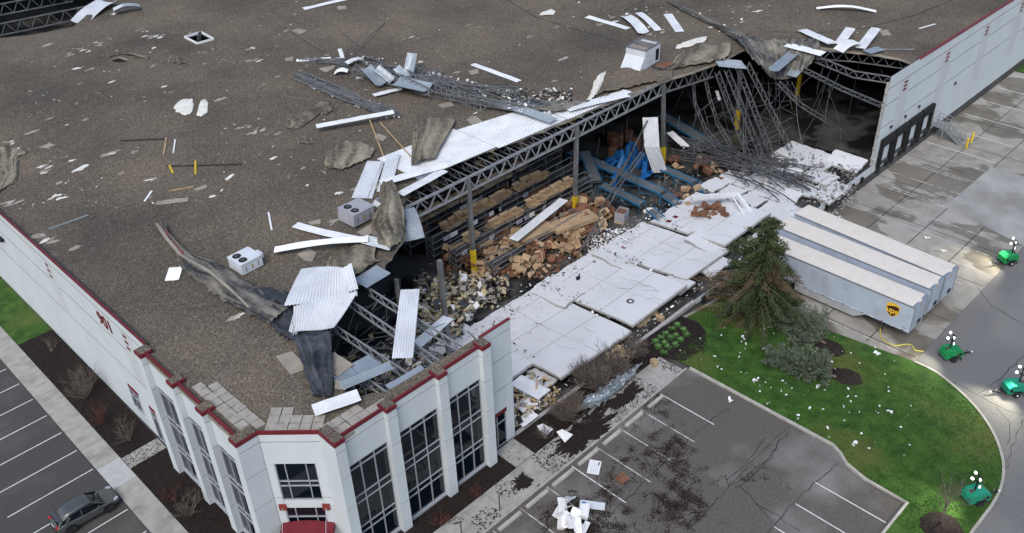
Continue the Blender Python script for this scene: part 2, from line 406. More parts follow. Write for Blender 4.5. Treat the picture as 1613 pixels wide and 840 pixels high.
island = [(54.2, 37.2), (54.2, 20.1), (53.8, 19.2), (53.1, 18.3), (52.65, 16.6), (52.55, 13.1), (12, 13.1)] + [(p.x, p.y) for p in reversed(KERB_OUT_S)] + [(APRON_X, 38.9), (62.6, 38.9), (57, 38.9)]
lawn = struct(sheet('lawn', island, .03, 'grass_base', cuts=CUTS), 'green lawn island between the lot and the dock yard')
road_poly = [(12, -120), (420, -120), (420, 20.6), (69.4, 20.6), (KERB_OUT[0].x, 20.6)] + [(p.x, p.y) for p in KERB_OUT_S]
mat('asphalt_road', (.135, .134, .133, 1), (.17, .169, .167, 1), 7, .85, bump=.25, bscale=30, c3=(.215, .21, .20, 1), s3=.1, w3=.7)
road = struct(sheet('road', road_poly, -.11, 'asphalt_road', cuts=CUTS), 'grey asphalt drive curving round the lawn')
yard = struct(sheet('dock_yard', [(60, 38.9), (KERB_OUT[0].x, 38.9) if False else (APRON_X - .02, 38.88), (APRON_X - .02, 20.62), (420, 20.62), (420, 39.45), (60, 39.45)], -.105, 'yard', cuts=CUTS), 'stained concrete dock yard with wet patches')
# slab joints and the pale newer slabs of the yard
for k, y in enumerate((25.2, 29.9, 34.6)):
    b = MB(); flat_strip(b, [(70, y), (250, y)], .09, -.099); b.build('slab_joint', 'seal', yard)
for k in range(18):
    x = 71 + k * 7.4 + rnd(-.4, .4); b = MB(); flat_strip(b, [(x, 20.8), (x, 39.3)], .08, -.0985); b.build('slab_joint', 'seal', yard)
mat('slab_pale', (.27, .27, .26, 1), (.35, .35, .335, 1), .35, .85, c3=(.22, .215, .2, 1), s3=.22, w3=.9)
pp = [PG(*p) for p in ((1488, 325), (1562, 262), (1640, 285), (1640, 400), (1560, 360))]
struct(sheet('concrete_patch', [(p.x, p.y) for p in pp], -.094, 'slab_pale', yard), 'pale newer concrete slab in the dock yard')
# kerbs
struct(ribbon('kerb_lot', [(12.2, 13.2)] + [(52.45, 13.2), (52.5, 16.6), (53.0, 18.4), (53.7, 19.3), (54.1, 20.2), (54.1, 34.0)], .2, .08, 'kerb'), 'pale concrete kerb between front lot and lawn')
struct(ribbon('kerb_lawn', [(p.x, p.y) for p in KERB_OUT_S], .2, .09, 'kerb'), 'pale concrete kerb curving round the lawn')
struct(ribbon('kerb_walk', [(12.2, 34.2), (53.9, 34.2)], .12, .02, 'kerb'), 'low concrete kerb along the front walk')
# beds
bed_l = struct(sheet('mulch_bed', [(13.95, 39.4), (16.9, 39.4), (16.9, 42.9), (17.2, 82.6), (13.95, 82.6)], .035, 'mulch'), 'dark bark mulch bed along the left wall')
bed_f = struct(sheet('mulch_bed', [(13.95, 36.95), (53.6, 36.95), (54.4, 34.9), (57.3, 34.6), (59.6, 36.0), (60.6, 37.6), (60.2, 39.35), (13.95, 39.35)], .045, 'mulch', cuts=CUTS), 'dark bark mulch bed below the collapsed front wall')
lawn_l = struct(sheet('lawn_strip', [(13.95, 82.6), (17.2, 82.6), (17.2, 250), (13.95, 250)], .05, 'grass_base'), 'green grass strip beside the left wall')
lawn_far = struct(sheet('lawn_far', [(143, 37.2), (156, 36.4), (156, 39.4), (143, 39.4)], .02, 'grass_base'), 'small green grass patch by the far dock corner')
# walks with single slabs
def slab_run(name, label, x0, x1, y0, y1, along, step, m='sidewalk', z=.02, new=()):
    par = struct(sheet(name, [(x0, y0), (x1, y0), (x1, y1), (x0, y1)], -.06, 'joint_dark'), label)
    L = (y1 - y0) if along == 'y' else (x1 - x0); n = max(1, round(L / step)); st = L / n
    for i in range(n):
        a = i * st + .012; c = (i + 1) * st - .012; dz = rnd(-.006, .006)
        bb = MB()
        if along == 'y': bb.b2((x0 + .01, y0 + a, z - .12), (x1 - .01, y0 + c, z + dz))
        else: bb.b2((x0 + a, y0 + .01, z - .12), (x0 + c, y1 - .01, z + dz))
        bb.build('slab', 'walk_new' if i in new else m, par)
    return par
slab_run('left_sidewalk', 'long concrete sidewalk beside the left parking lot', 12.0, 13.93, 36.95, 118, 'y', 1.52, new=(14, 15))
slab_run('front_sidewalk', 'concrete sidewalk littered with bark in front of the offices', 13.95, 53.5, 34.28, 36.9, 'x', 2.2)
slab_run('entry_walk', 'short concrete walk to the side entrance door', 35.1, 37.2, 36.92, 39.3, 'y', 1.2, z=.08)
slab_run('side_walk', 'short concrete walk across the left mulch bed', 13.96, 17.1, 59.5, 61.1, 'x', 1.55, z=.05)
# lot markings
def line(par, a, c, m='paint_line', w=.1, dz=LOTZ + .005):
    bb = MB(); flat_strip(bb, dense([(a[0], a[1], 0), (c[0], c[1], 0)], 3), w, dz); bb.build('parking_line', m, par)
for k in range(-7, 26): line(left_lot, (5.1, 61.87 + 3.03 * k), (11.85, 61.87 + 3.03 * k))
for k, x in enumerate((20.9, 23.8, 26.7, 29.6, 32.5, 35.4, 38.3, 41.2, 44.1, 47.0, 49.72)):
    if x > 27: line(front_lot, (x, 28.4), (x, 33.9), 'paint_line' if x > 48 or 37 < x < 39 else 'paint_worn')
for x in (49.72, 46.85, 43.9, 41, 38.1, 35.2): line(front_lot, (x, 13.5), (x, 19.2))
YZ = -.096
for x in (98.4, 98.9, 102.4, 105.9, 106.4, 109.8, 112.8, 118.5, 124.2, 129.9, 135.6, 141.3, 147, 152.7, 158.4):
    line(yard, (x, 38.9 if x > 112 else 38.3), (x, 30.2), 'paint_worn' if x < 112 else 'paint_line', .14, YZ)
for x in (70.6, 84.9, 88.4, 91.8, 95.2): line(yard, (x, 36), (x, 22.5), 'paint_worn', .1, YZ)
# wheel stops
for k, (x0, x1) in enumerate(((29.9, 32.2), (32.85, 35.19), (35.76, 38.1), (38.75, 41.0), (41.79, 43.9), (44.64, 46.75), (47.66, 49.6))):
    o = MB(); poly = [(-.16, 0), (.16, 0), (.12, .16), (-.12, .16)]
    vs = [(x, 33.6 + p[0], LOTZ + .003 + p[1]) for x in (x0, x1) for p in poly]
    o.add(vs, [(0, 1, 2, 3)[::-1], (4, 5, 6, 7), (0, 1, 5, 4), (1, 2, 6, 5), (2, 3, 7, 6), (3, 0, 4, 7)])
    od = ('seventh', 'sixth', 'fifth', 'fourth', 'third', 'second', 'first')[k]
    tag(o.build('wheel_stop', 'kerb'), 'pale concrete wheel stop, ' + od + ' along the front walk counting from the lawn', 'wheel stop', 'wheel stops along the front walk')
# sealed cracks
def crack(par, pts, w=.06, dz=LOTZ + .004, px=True, jit=.12):
    P = [PG(*p) for p in pts] if px else [V((p[0], p[1], 0)) for p in pts]
    P = dense(P, .5); P = [p + V((noise.noise(p * 1.3) * jit * 2, noise.noise(p * 1.3 + V((9, 9, 9))) * jit * 2, 0)) for p in P]
    bb = MB(); flat_strip(bb, P, [w * rnd(.5, 1.3) for _ in P], dz); bb.build('crack_seal', 'seal', par)
for pts in (((1148, 640), (1075, 700), (1010, 762), (930, 840)), ((1245, 668), (1180, 730), (1140, 775), (1080, 838)), ((1013, 715), (1030, 745), (1060, 770), (1108, 800)), ((1165, 762), (1190, 790), (1230, 835)),
            ((1320, 728), (1295, 750), (1260, 780), (1225, 820), (1200, 850)), ((1190, 790), (1225, 812), (1260, 835)), ((1230, 690), (1215, 720), (1150, 765), (1143, 755), (1175, 730), (1205, 690)), ((1240, 680), (1200, 735), (1160, 768)),
            ((1108, 790), (1090, 785), (1075, 795))): crack(front_lot, pts)
for pts in (((1440, 585), (1500, 600), (1560, 632), (1613, 655)), ((1570, 640), (1592, 665), (1590, 700)), ((1613, 560), (1570, 600), (1540, 620)), ((1540, 450), (1560, 480), (1613, 510)), ((1613, 660), (1590, 720), (1575, 760))): crack(road, pts, dz=-.104)
for pts in (((1330, 350), (1420, 385), (1490, 420)), ((1300, 330), (1370, 380), (1440, 410))): crack(yard, pts, .1, -.098)
for pts in (((-20, 690), (10, 672), (25, 660)), ((60, 640), (70, 625), (45, 610))): crack(left_lot, pts)

# ---------------------------------------------------------------- the warehouse: floor, roof, walls
WH = thing('warehouse', 'huge white wall warehouse with gravel roof, torn open along its front', 'warehouse', (17.3, 39.5, 0))
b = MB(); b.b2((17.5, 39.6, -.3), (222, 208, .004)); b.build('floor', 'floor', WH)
b = MB(); b.b2((222.1, 39.7, 0), (222.4, 208.3, 11)); b.build('end_wall', 'wall_white', WH)
b = MB(); b.b2((17.4, 208.4, 0), (222, 208.7, 11)); b.build('back_wall', 'wall_white', WH)
# roof outline with the torn front
front_in = [(34.45, 39.2), (34.45, 40.0), (30, 40.15), (26.2, 40.3), (24.5, 41.6), (24.2, 44.2), (24.9, 47.3), (26.6, 49.6), (29, 51.0), (32.7, 52.1), (35.4, 52.3), (37.6, 53.4), (40.2, 54.8), (42.3, 57.4), (44.8, 60.6)]
back_edge = [(48, 61.2), (52, 61.8), (56, 61.4), (60, 60.6), (64, 60.2), (68, 59.9), (72.5, 59.6), (76, 59.4), (80, 59.0), (84, 58.3), (88, 57.6), (92, 57.0), (96, 57.3), (99.5, 56.0), (101.8, 53.2), (103.2, 49.6), (104.7, 45.6), (105.6, 41.8), (105.2, 40.0)]
outer = [(17.35, 208), (17.35, 57.0), (16.75, 56.9), (16.75, 43.1), (18.0, 43.2), (20.85, 40.35), (20.9, 38.8)] + front_in + back_edge + [(106, 39.6), (222, 39.6), (222, 208)]
def jag(pts, lo, hi, amp):
    out = []
    for i, p in enumerate(pts):
        out.append(p)
        if lo <= i < hi:
            q = pts[i + 1]; k = 5
            for j in range(1, k):
                t = j / k; out.append((p[0] + (q[0] - p[0]) * t + rnd(-amp, amp), p[1] + (q[1] - p[1]) * t + rnd(-amp, amp)))
    return out
n0 = 9; outer_j = jag(outer, n0 + 1, n0 + len(front_in) + len(back_edge) - 4, .16)
h_far = [(p.x, p.y) for p in (PR(*q) for q in ((-70, 62), (-70, -60), (60, -45), (160, -12), (146, 8), (134, 26), (116, 42), (84, 49), (50, 55), (20, 58), (0, 60)))]
h_sky = [(p.x, p.y) for p in (PR(*q) for q in ((291, 60), (311, 70), (337, 63), (317, 52)))]
h_cr = [(p.x, p.y) for p in (PR(*q) for q in ((172, 93), (180, 98), (193, 99), (203, 97), (199, 92), (187, 89)))]
RZ = lambda x, y: ROOF(x)
roof = sheet('roof', outer_j, 0, 'gravel', WH, zf=RZ, holes=(h_far, h_sky, h_cr))
sheet('roof_underside', outer_j, -.3, 'steel_dark', WH, zf=RZ, holes=(h_far, h_sky, h_cr))
def edge_band(loop, closed, m, name, lo=-.3, hi=0.0):
    bb = MB(); n = len(loop)
    for i in range(n if closed else n - 1):
        p, q = loop[i], loop[(i + 1) % n]
        bb.add([(p[0], p[1], ROOF(p[0]) + lo), (q[0], q[1], ROOF(q[0]) + lo), (q[0], q[1], ROOF(q[0]) + hi), (p[0], p[1], ROOF(p[0]) + hi)], [(0, 1, 2, 3)])
    return bb.build(name, m, WH)
edge_band(outer_j, True, 'insul_board', 'roof_edge')
for h in (h_far, h_cr): edge_band(h, True, 'insul_board', 'hole_edge')
# skylight kerb
bb = MB()
for i in range(4):
    p, q = V(h_sky[i]), V(h_sky[(i + 1) % 4]); bb.bar((p.x, p.y, ROOF(p.x) + .1), (q.x, q.y, ROOF(q.x) + .1), .14, .3)
sk = bb.build('skylight_kerb', 'white_plain', WH)
bb = MB(); c0 = V((sum(p[0] for p in h_sky) / 4, sum(p[1] for p in h_sky) / 4)); bb.box((c0.x + .3, c0.y + .4, ROOF(c0.x) + .2), (.5, .12, 1.6), Matrix.Rotation(.5, 3, 'X')); bb.build('broken_lid', 'deck_grey', sk)
# crack lines in the roofing, roof seams
def roof_strip(pts, w, m, name, dz=.012, jit=.1):
    P = dense([PR(*p) for p in pts], .7); P = [p + V((noise.noise(p * .8) * jit, noise.noise(p * .8 + V((5, 5, 5))) * jit, 0)) for p in P]
    bb = MB(); flat_strip(bb, P, [w * rnd(.6, 1.3) for _ in P], dz, RZ); return bb.build(name, m, WH)
for pts in (((790, -5), (845, 28), (975, 66)), ((310, 22), (440, -3)), ((1360, 45), (1440, 25), (1500, 0)), ((1210, 50), (1290, 52), (1390, 42)), ((980, 18), (1020, -2)), ((1005, 10), (1100, 12))): roof_strip(pts, .18, 'seal', 'roof_seam')

# tilt-up wall panels: bands of paint with recessed reveals between them
def wall_panel(p0, d, L, z0, z1, grooves, m='wall_white', thick=.22, parent=WH, name='wall_panel', gap=.012, g=.075, rec=.04, ztop=None):
    """p0 = start at the outer face, d = unit direction along the wall seen with the outside on its right side"""
    p0 = V((p0[0], p0[1], 0)); d = V((d[0], d[1], 0)); n = V((d.y, -d.x, 0))    # outward
    zt = lambda s: z1 if ztop is None else ztop(s)
    def slab(bb, s0, s1, a, c, out0, out1, mi, top=False):
        vs = []
        for s in (s0, s1):
            for o, in ((out0,), (out1,)):
                q = p0 + d * s + n * o
                vs += [(q.x, q.y, a), (q.x, q.y, zt(s) if top else c)]
        # order: s0 in lo,hi ; s0 out lo,hi ; s1 in lo,hi ; s1 out lo,hi
        bb.add(vs, [(0, 1, 3, 2), (4, 6, 7, 5), (2, 3, 7, 6), (0, 4, 5, 1), (1, 5, 7, 3), (0, 2, 6, 4)], mi)
    bb = MB(); zz = [z0] + sorted(grooves) + [z1]
    slab(bb, gap * 2, L - gap * 2, z0, z1 - .02, -thick, -rec, 1)
    for i in range(len(zz) - 1):
        slab(bb, gap, L - gap, zz[i] + (g / 2 if i else 0), zz[i + 1] - (g / 2 if i < len(zz) - 2 else 0), -rec, 0, 0, i == len(zz) - 2)
    return bb.build(name, [m, 'joint_dark'], parent)
def plate(p0, d, s0, s1, z0, z1, out, th, m, name, parent=WH, skew=0):
    p0 = V((p0[0], p0[1], 0)); d = V((d[0], d[1], 0)); n = V((d.y, -d.x, 0)); bb = MB(); vs = []
    for s in (s0, s1):
        for o in (out - th, out):
            q = p0 + d * s + n * o; vs += [(q.x, q.y, z0), (q.x, q.y, z1)]
    bb.add(vs, [(0, 1, 3, 2), (4, 6, 7, 5), (2, 3, 7, 6), (0, 4, 5, 1), (1, 5, 7, 3), (0, 2, 6, 4)]); return bb.build(name, m, parent)
def wz(x): return ROOF(x) + .34
# left wall: outside is -X, so it runs toward -Y
LW = (17.3, 57.05)
y = 57.1; k = 0
while y < 205:
    L = 7.3
    pn = wall_panel((17.3, y + L), (0, -1), L, -.15, 12.2, (5.9, 8.9, 11.15), g=.1, rec=.012)
    if k % 2 == 0:
        plate((17.3, y + L), (0, -1), 2.5, 4.6, 5.95, 11.1, .003, .002, 'wall_band', 'grey_band', pn)  # slightly greyer upright band behind the red marks
        for j in range(3): plate((17.3, y + L), (0, -1), 2.95, 3.55, 9.35 + .6 * j, 9.62 + .6 * j, .02, .018, 'red_paint', 'red_mark', pn)
    plate((17.3, y + L), (0, -1), 0, L, 12.0, 12.22, .03, .13, 'red_paint', 'coping')
    y += L; k += 1
# right wall: outside is -Y, runs toward +X, its top follows the roof; its near end is broken off
x = 98.6; k = 0
while x < 218:
    L = 6.0 if k else 7.2
    pn = wall_panel((x, 39.5), (1, 0), L, -1.75, wz(x + L / 2), (5.15, 8.0, 10.1), g=.1, rec=.02, ztop=(lambda s, x=x: wz(x + s) + (.1 if x < 105 else 0)))
    if k % 2 == 0:
        s = 4.5 if k == 0 else 3.6 - .9
        plate((x, 39.5), (1, 0), s - 1.2, s + 1.3, 2.2, 10.05, .003, .002, 'wall_band', 'grey_band', pn)
        for j in range(3): plate((x, 39.5), (1, 0), s - .35, s + .5, 8.5 + .48 * j, 8.76 + .48 * j, .02, .018, 'red_paint', 'red_mark', pn)
    if x > 104:
        bb = MB(); bb.bar((x, 39.5 + .12, wz(x) + .03), (x + L, 39.5 + .12, wz(x + L) + .03), .36, .1); bb.build('coping', 'red_paint', WH)
    x += L; k += 1
# broken concrete edge at the near end of the standing right wall
bb = MB(); bb.box((98.5, 39.66, 5.2), (.16, .3, 11.5)); scatter(bb, [(98.45 + rnd(-.1, .1), 39.6 + rnd(-.1, .2), rnd(-1, 10)) for _ in range(30)], .2, .5, .6, 1.2); bb.build('broken_edge', 'wall_core', WH)
# dock face left standing below floor level under the fallen panels
for k in range(6):
    x0 = 62.5 + k * 6.0; L = 6.0
    if x0 + L > 98.5: L = 98.4 - x0
    pn = wall_panel((x0, 39.5), (1, 0), L, -1.75, .05 if k < 4 else .35, (-.9,), thick=.3)
    for s in (1.2, 3.3) if L > 4 else (1.0,): plate((x0, 39.5), (1, 0), s, s + .5, -.85, -.2, .25, .24, 'black', 'dock_bumper', pn)
bb = MB(); bb.b2((37.7, 39.35, -.3), (62.45, 39.7, .1)); bb.build('foundation', 'wall_core', WH)
# loading doors in the standing right wall
for k in range(4):
    x0 = 99.35 + k * 3.55
    bb = MB(); bb.b2((x0 + .45, 39.43, .2), (x0 + 2.75, 39.47, 2.9)); dd = bb.build('loading_door', 'wall_white', WH)
    for z in (.85, 1.5, 2.15): plate((x0 + .45, 39.43), (1, 0), 0, 2.3, z, z + .03, .012, .01, 'wall_band', 'door_rib', dd)
    bb = MB(); bb.b2((x0, 39.0, 2.55), (x0 + 3.2, 39.42, 3.5)); bb.build('dock_seal', 'black', WH)
    for s in (0, 2.85):
        bb = MB(); bb.b2((x0 + s, 39.02, -.1), (x0 + s + .35, 39.42, 2.54)); bb.build('dock_seal', 'black', WH)
    for s in (.2, 2.5):
        bb = MB(); bb.b2((x0 + s, 39.15, -.95), (x0 + s + .5, 39.45, -.15)); bb.build('dock_bumper', 'rubber', WH)
    bb = MB(); bb.b2((x0 + .5, 39.2, -.1), (x0 + 2.7, 39.44, .16)); bb.build('dock_leveller', 'steel_dark', WH)
for x0, z in ((101.2, 4.3), (104.9, 4.35), (108.6, 4.35), (119.3, 3.9)): plate((x0, 39.5), (1, 0), 0, .35, z, z + .3, .2, .19, 'steel_dark', 'wall_lamp')
plate((17.3, 88.6), (0, -1), 0, 1.0, 8.0, 8.3, .35, .3, 'black', 'wall_lamp')

# number on the left wall
def text_mesh(cu, name, m):
    tmp = bpy.data.objects.new(name, cu); COL.objects.link(tmp); bpy.context.view_layer.update()
    me = bpy.data.meshes.new_from_object(tmp.evaluated_get(bpy.context.evaluated_depsgraph_get())); bpy.data.objects.remove(tmp)
    me.materials.clear(); me.materials.append(MATS[m]); o = bpy.data.objects.new(name, me); COL.objects.link(o); return o
def text(body, size, M, m, parent, name, ext=.01, bold=.0):
    cu = bpy.data.curves.new(name, 'FONT'); cu.body = body; cu.size = size; cu.extrude = ext; cu.offset = bold; cu.align_x = 'CENTER'; cu.align_y = 'CENTER'
    o = text_mesh(cu, name, m)
    o.parent = parent; o.matrix_parent_inverse = WM(parent).inverted(); o.matrix_basis = M; return o
text('901', 1.75, Matrix(((0, 0, -1, 17.27), (-1, 0, 0, 64.85), (0, 1, 0, 10.05), (0, 0, 0, 1))), 'red_paint', WH, 'house_number', .02, .03)

# ---------------------------------------------------------------- office corner
OG = (3.0, 5.9, 8.85, 11.25)
def pier(x0, y0, x1, y1, name='pier'):
    bb = MB(); zz = [-.15] + list(OG) + [12.0]
    bb.b2((x0 + .03, y0 + .03, -.15), (x1 - .03, y1 - .03, 11.95), 1)
    for i in range(len(zz) - 1): bb.b2((x0, y0, zz[i] + .03), (x1, y1, zz[i + 1] - .03), 0)
    o = bb.build(name, ['wall_white', 'joint_dark'], WH)
    bb = MB(); bb.b2((x0 - .03, y0 - .03, 11.9), (x1 + .03, y1 + .03, 12.2)); bb.build('coping_cap', 'red_paint', o)
    bb = MB(); bb.b2((x0 + .07, y0 + .07, 12.201), (x1 - .0, y1 - .0, 12.235)); bb.build('cap_gravel', 'gravel', o)
    return o
def window(p0, d, w, zrows, ncol, out=0.0, name='window', cols=None, parent=WH, red=False):
    """frame mesh with one pane object in each opening"""
    p0 = V((p0[0], p0[1], 0)); d = V((d[0], d[1], 0)); n = V((d.y, -d.x, 0)); bb = MB(); zr = sorted(zrows)
    cs = cols or [w * i / ncol for i in range(ncol + 1)]; t = .062
    Q = lambda s, z, o=0.0: p0 + d * s + n * (out + o) + V((0, 0, z))
    for s in cs: bb.bar(Q(min(max(s, t / 2), w - t / 2), zr[0]), Q(min(max(s, t / 2), w - t / 2), zr[-1]), t, .12, up=n)
    for z in zr: bb.bar(Q(t, min(max(z, zr[0] + t / 2), zr[-1] - t / 2), -.01), Q(w - t, min(max(z, zr[0] + t / 2), zr[-1] - t / 2), -.01), .11, t)
    fr = bb.build(name, 'alum', parent)
    for i in range(len(cs) - 1):
        for j in range(len(zr) - 1):
            pb = MB(); e = .02; o2 = -.03 + rnd(-.004, .004); o3 = o2 + rnd(-.006, .006)
            pb.add([Q(cs[i] + e, zr[j] + e, o2), Q(cs[i + 1] - e, zr[j] + e, o3), Q(cs[i + 1] - e, zr[j + 1] - e, o3), Q(cs[i] + e, zr[j + 1] - e, o2)], [(0, 1, 2, 3)])
            pb.build('pane', 'glass_dark', fr)
    return fr
ROWS = (.25, 2.35, 2.95, 5.3, 5.95, 8.55, 9.05)
FX = [(20.7, 21.5), (24.95, 25.75), (29.5, 30.3), (33.7, 34.5)]
for i, (a, c) in enumerate(FX): pier(a, 38.4, c, 39.35)
for i in range(3):
    a, c = FX[i][1] + .005, FX[i + 1][0] - .005
    wall_panel((a, 38.85), (1, 0), c - a, 9.1, 12.0, (11.25,), name='spandrel')
    plate((a, 38.85), (1, 0), -.002, c - a + .002, 11.9, 12.2, .03, .12, 'red_paint', 'coping')
    window((a, 38.95), (1, 0), c - a, ROWS, 3)
    plate((a, 38.85), (1, 0), 0, c - a, -.1, .22, .05, .3, 'alum', 'sill')
    bb = MB(); bb.b2((a, 39.3, .1), (c, 39.34, 9.1)); bb.build('blind', 'black', WH)
LY = [(43.0, 43.85), (47.3, 48.15), (51.35, 52.15), (56.05, 56.95)]
pier(16.4, 43.05, 17.95, 43.9); pier(20.72, 39.36, 21.48, 40.25)
for a, c in LY[1:]: pier(16.4, a, 17.35, c)
for i in range(3):
    a, c = (43.905 if i == 0 else LY[i][1] + .005), LY[i + 1][0] - .005
    wall_panel((16.85, c), (0, -1), c - a, 9.1, 12.0, (11.25,), name='spandrel')
    plate((16.85, c), (0, -1), -.002, c - a + .002, 11.9, 12.2, .03, .12, 'red_paint', 'coping')
    window((16.95, c), (0, -1), c - a, ROWS, 3)
    plate((16.85, c), (0, -1), 0, c - a, -.1, .22, .05, .3, 'alum', 'sill')
    bb = MB(); bb.b2((17.3, a, .1), (17.34, c, 9.1)); bb.build('blind', 'black', WH)
# diagonal entrance bay between the two corner piers
D0 = V((17.96, 43.12, 0)); D1 = V((20.74, 40.22, 0)); dd = (D1 - D0).normalized(); DL = (D1 - D0).length
wall_panel((D0.x, D0.y), dd, DL, 9.2, 12.0, (11.2,), name='entrance_spandrel')
plate((D0.x, D0.y), dd, 0, DL, 11.9, 12.2, .03, .12, 'red_paint', 'coping')
w0, w1 = .62, DL - .62
for s0, s1 in ((0, w0), (w1, DL)): wall_panel((D0.x, D0.y), (dd.x, dd.y), 0.0 + s1, -.15, 9.2, (3.0, 5.9), name='entrance_jamb') if s0 == 0 else wall_panel((D0.x + dd.x * s0, D0.y + dd.y * s0), (dd.x, dd.y), s1 - s0, -.15, 9.2, (3.0, 5.9), name='entrance_jamb')
wall_panel((D0.x + dd.x * w0, D0.y + dd.y * w0), (dd.x, dd.y), w1 - w0, 4.9, 5.62, (), name='entrance_band')
window((D0.x + dd.x * w0, D0.y + dd.y * w0), (dd.x, dd.y), w1 - w0, (5.62, 7.0, 7.45, 9.2), 3, -.1, cols=[0, .68, 2.1, w1 - w0])
window((D0.x + dd.x * w0, D0.y + dd.y * w0), (dd.x, dd.y), w1 - w0, (2.2, 3.9, 4.9), 3, -.1, cols=[0, .68, 2.1, w1 - w0])
for s in (.25, DL - .75): plate((D0.x, D0.y), dd, s, s + .5, 4.75, 5.3, .12, .11, 'orange_red', 'anchor_plate')
n = V((dd.y, -dd.x, 0)); bb = MB(); vs = []; K = 8
for k in range(K + 1):
    s = .15 + (DL - .3) * k / K; a = math.sin(math.pi * k / K)
    for o, z in ((0, 3.35 + .25 * a), (1.9 + .5 * a, 3.1 + .05 * a), (1.9 + .5 * a, 2.8 + .05 * a), (0, 2.9)):
        q = D0 + dd * s + n * o; vs.append((q.x, q.y, z))
fs = [(i * 4 + j, i * 4 + (j + 1) % 4, (i + 1) * 4 + (j + 1) % 4, (i + 1) * 4 + j) for i in range(K) for j in range(4)] + [(0, 1, 2, 3), (K * 4 + 3, K * 4 + 2, K * 4 + 1, K * 4)]
bb.add(vs, fs); cn = bb.build('canopy', 'red_paint', WH)
for s in (.5, DL - .5):
    q = D0 + dd * s; bb = MB(); bb.tube([q + n * .1 + V((0, 0, 5.0)), q + n * 1.8 + V((0, 0, 3.1))], .02, 5); bb.build('tie_rod', 'alum', cn)
# standing wall piece with the side entrance door
wall_panel((34.52, 39.5), (1, 0), .76, -.15, 12.0, (5.9, 8.85, 11.2), name='wall_piece', gap=.002)
wall_panel((36.68, 39.5), (1, 0), .92, -.15, 12.0, (5.9, 8.85, 11.2), name='wall_piece', gap=.002)
wall_panel((35.29, 39.5), (1, 0), 1.38, 3.45, 12.0, (5.9, 8.85, 11.2), name='wall_piece', gap=.002)
plate((35.2, 39.5), (1, 0), 0, 1.55, 3.4, 3.75, .06, .05, 'red_paint', 'lintel')
window((35.29, 39.55), (1, 0), 1.38, (.0, 2.5, 3.42), 2, 0, name='entrance_door', cols=[0, .42, 1.38])
plate((34.5, 39.5), (1, 0), 0.05, 3.12, 12.0, 12.07, .02, .24, 'red_paint', 'coping')
# small window and door in the left wall
for (a, c, z0, z1) in ((62.9, 64.5, 1.4, 3.5), (59.3, 60.9, 0, 3.3)):
    fw = window((17.26, c), (0, -1), c - a, (z0, z1 - .7, z1), 2, 0)
    plate((17.3, c), (0, -1), -.1, c - a + .1, z1 + .02, z1 + .35, .06, .05, 'red_paint', 'lintel', fw)
# pavers along the roof edge
PAV = MB(); PAV.box((0, 0, .04), (.72, .72, .08)); pav_me = PAV.mesh('paver'); pav_me.materials.append(MATS['paver'])
def pavers(pts, rz):
    for (x, y) in pts: inst(pav_me, 'paver', WH, (x + rnd(-.03, .03), y + rnd(-.03, .03), ROOF(x) + .01 + rnd(0, .02)), (rnd(-.02, .02), rnd(-.02, .02), rz + rnd(-.05, .05)), world=True)
pavers([(17.75 + .78 * i, 43.9 + .78 * j) for i in range(2) for j in range(9 - i)], 0)
u = (D1 - D0).normalized()
for i in range(5):
    for j in range(3):
        if (i, j) in ((2, 2), (3, 2), (4, 2)): continue
        q = D0 + u * (.75 + .76 * i) - n * (.65 + .76 * j); pavers([(q.x, q.y)], math.atan2(u.y, u.x))
pavers([(21.5 + .78 * i, 39.5 + .78 * j) for i in range(6) for j in range(2) if not (j == 1 and i > 3)], 0)

# ---------------------------------------------------------------- roof steel
def joist_mb(path, depth, step=1.2, up=V((0, 0, 1)), w=.09, web=.05, bb=None):
    """open web joist along a polyline of its top chord"""
    bb = bb or MB(); P = dense(path, step) if len(path) == 2 else dense(path, step); B = []
    for i, p in enumerate(P):
        d = (P[min(i + 1, len(P) - 1)] - P[max(i - 1, 0)]).normalized(); uu = V(up) - d * d.dot(V(up)); uu.normalize(); B.append(p - uu * depth)
    for i in range(len(P) - 1):
        bb.bar(P[i], P[i + 1], w, w); bb.bar(B[i], B[i + 1], w, w)
        m = (B[i] + B[i + 1]) / 2; bb.bar(P[i], m, web); bb.bar(m, P[i + 1], web)
    return bb
GY = 59.0
xs = [43.2, 51.4, 67.0, 82.2, 97.0]
for i in range(3):
    joist_mb([V((xs[i] + .02, GY, ROOF(xs[i]) - .36)), V((xs[i + 1] - .02, GY, ROOF(xs[i + 1]) - .36))], 1.5, 1.7, w=.2, web=.11).build('girder', 'steel_light', WH)
joist_mb([V((82.3, GY, ROOF(82) - .36)), V((90.5, 57.6, ROOF(92) - .5))], 1.4, 1.6, w=.18, web=.1).build('girder', 'steel', WH)
jm = joist_mb([V((0, 0, 0)), V((0, 15.4, 0))], .75, 1.4, w=.1, web=.06).mesh('roof_joist'); jm.materials.append(MATS['steel'])
for i in range(29):
    x = 44.6 + i * 1.72
    inst(jm, 'roof_joist', WH, (x, GY + .1, ROOF(x) - .33), world=True)
for gy, a, c in ((74.6, 44, 98),):
    joist_mb([V((a, gy, ROOF(a) - .36)), V((c, gy, ROOF(c) - .36))], 1.5, 1.7, w=.2, web=.11).build('girder', 'steel', WH)
jm2 = joist_mb([V((0, 0, 0)), V((0, 11.6, 0))], .75, 1.3, w=.12, web=.06).mesh('office_joist'); jm2.materials.append(MATS['steel_light'])
for x, sag in ((26.6, 0), (28.9, -.03), (31.3, .02), (33.5, 0)):
    inst(jm2, 'office_joist', WH, (x, 39.9, ROOF(x) - .36), (sag, 0, rnd(-.02, .02)), world=True)
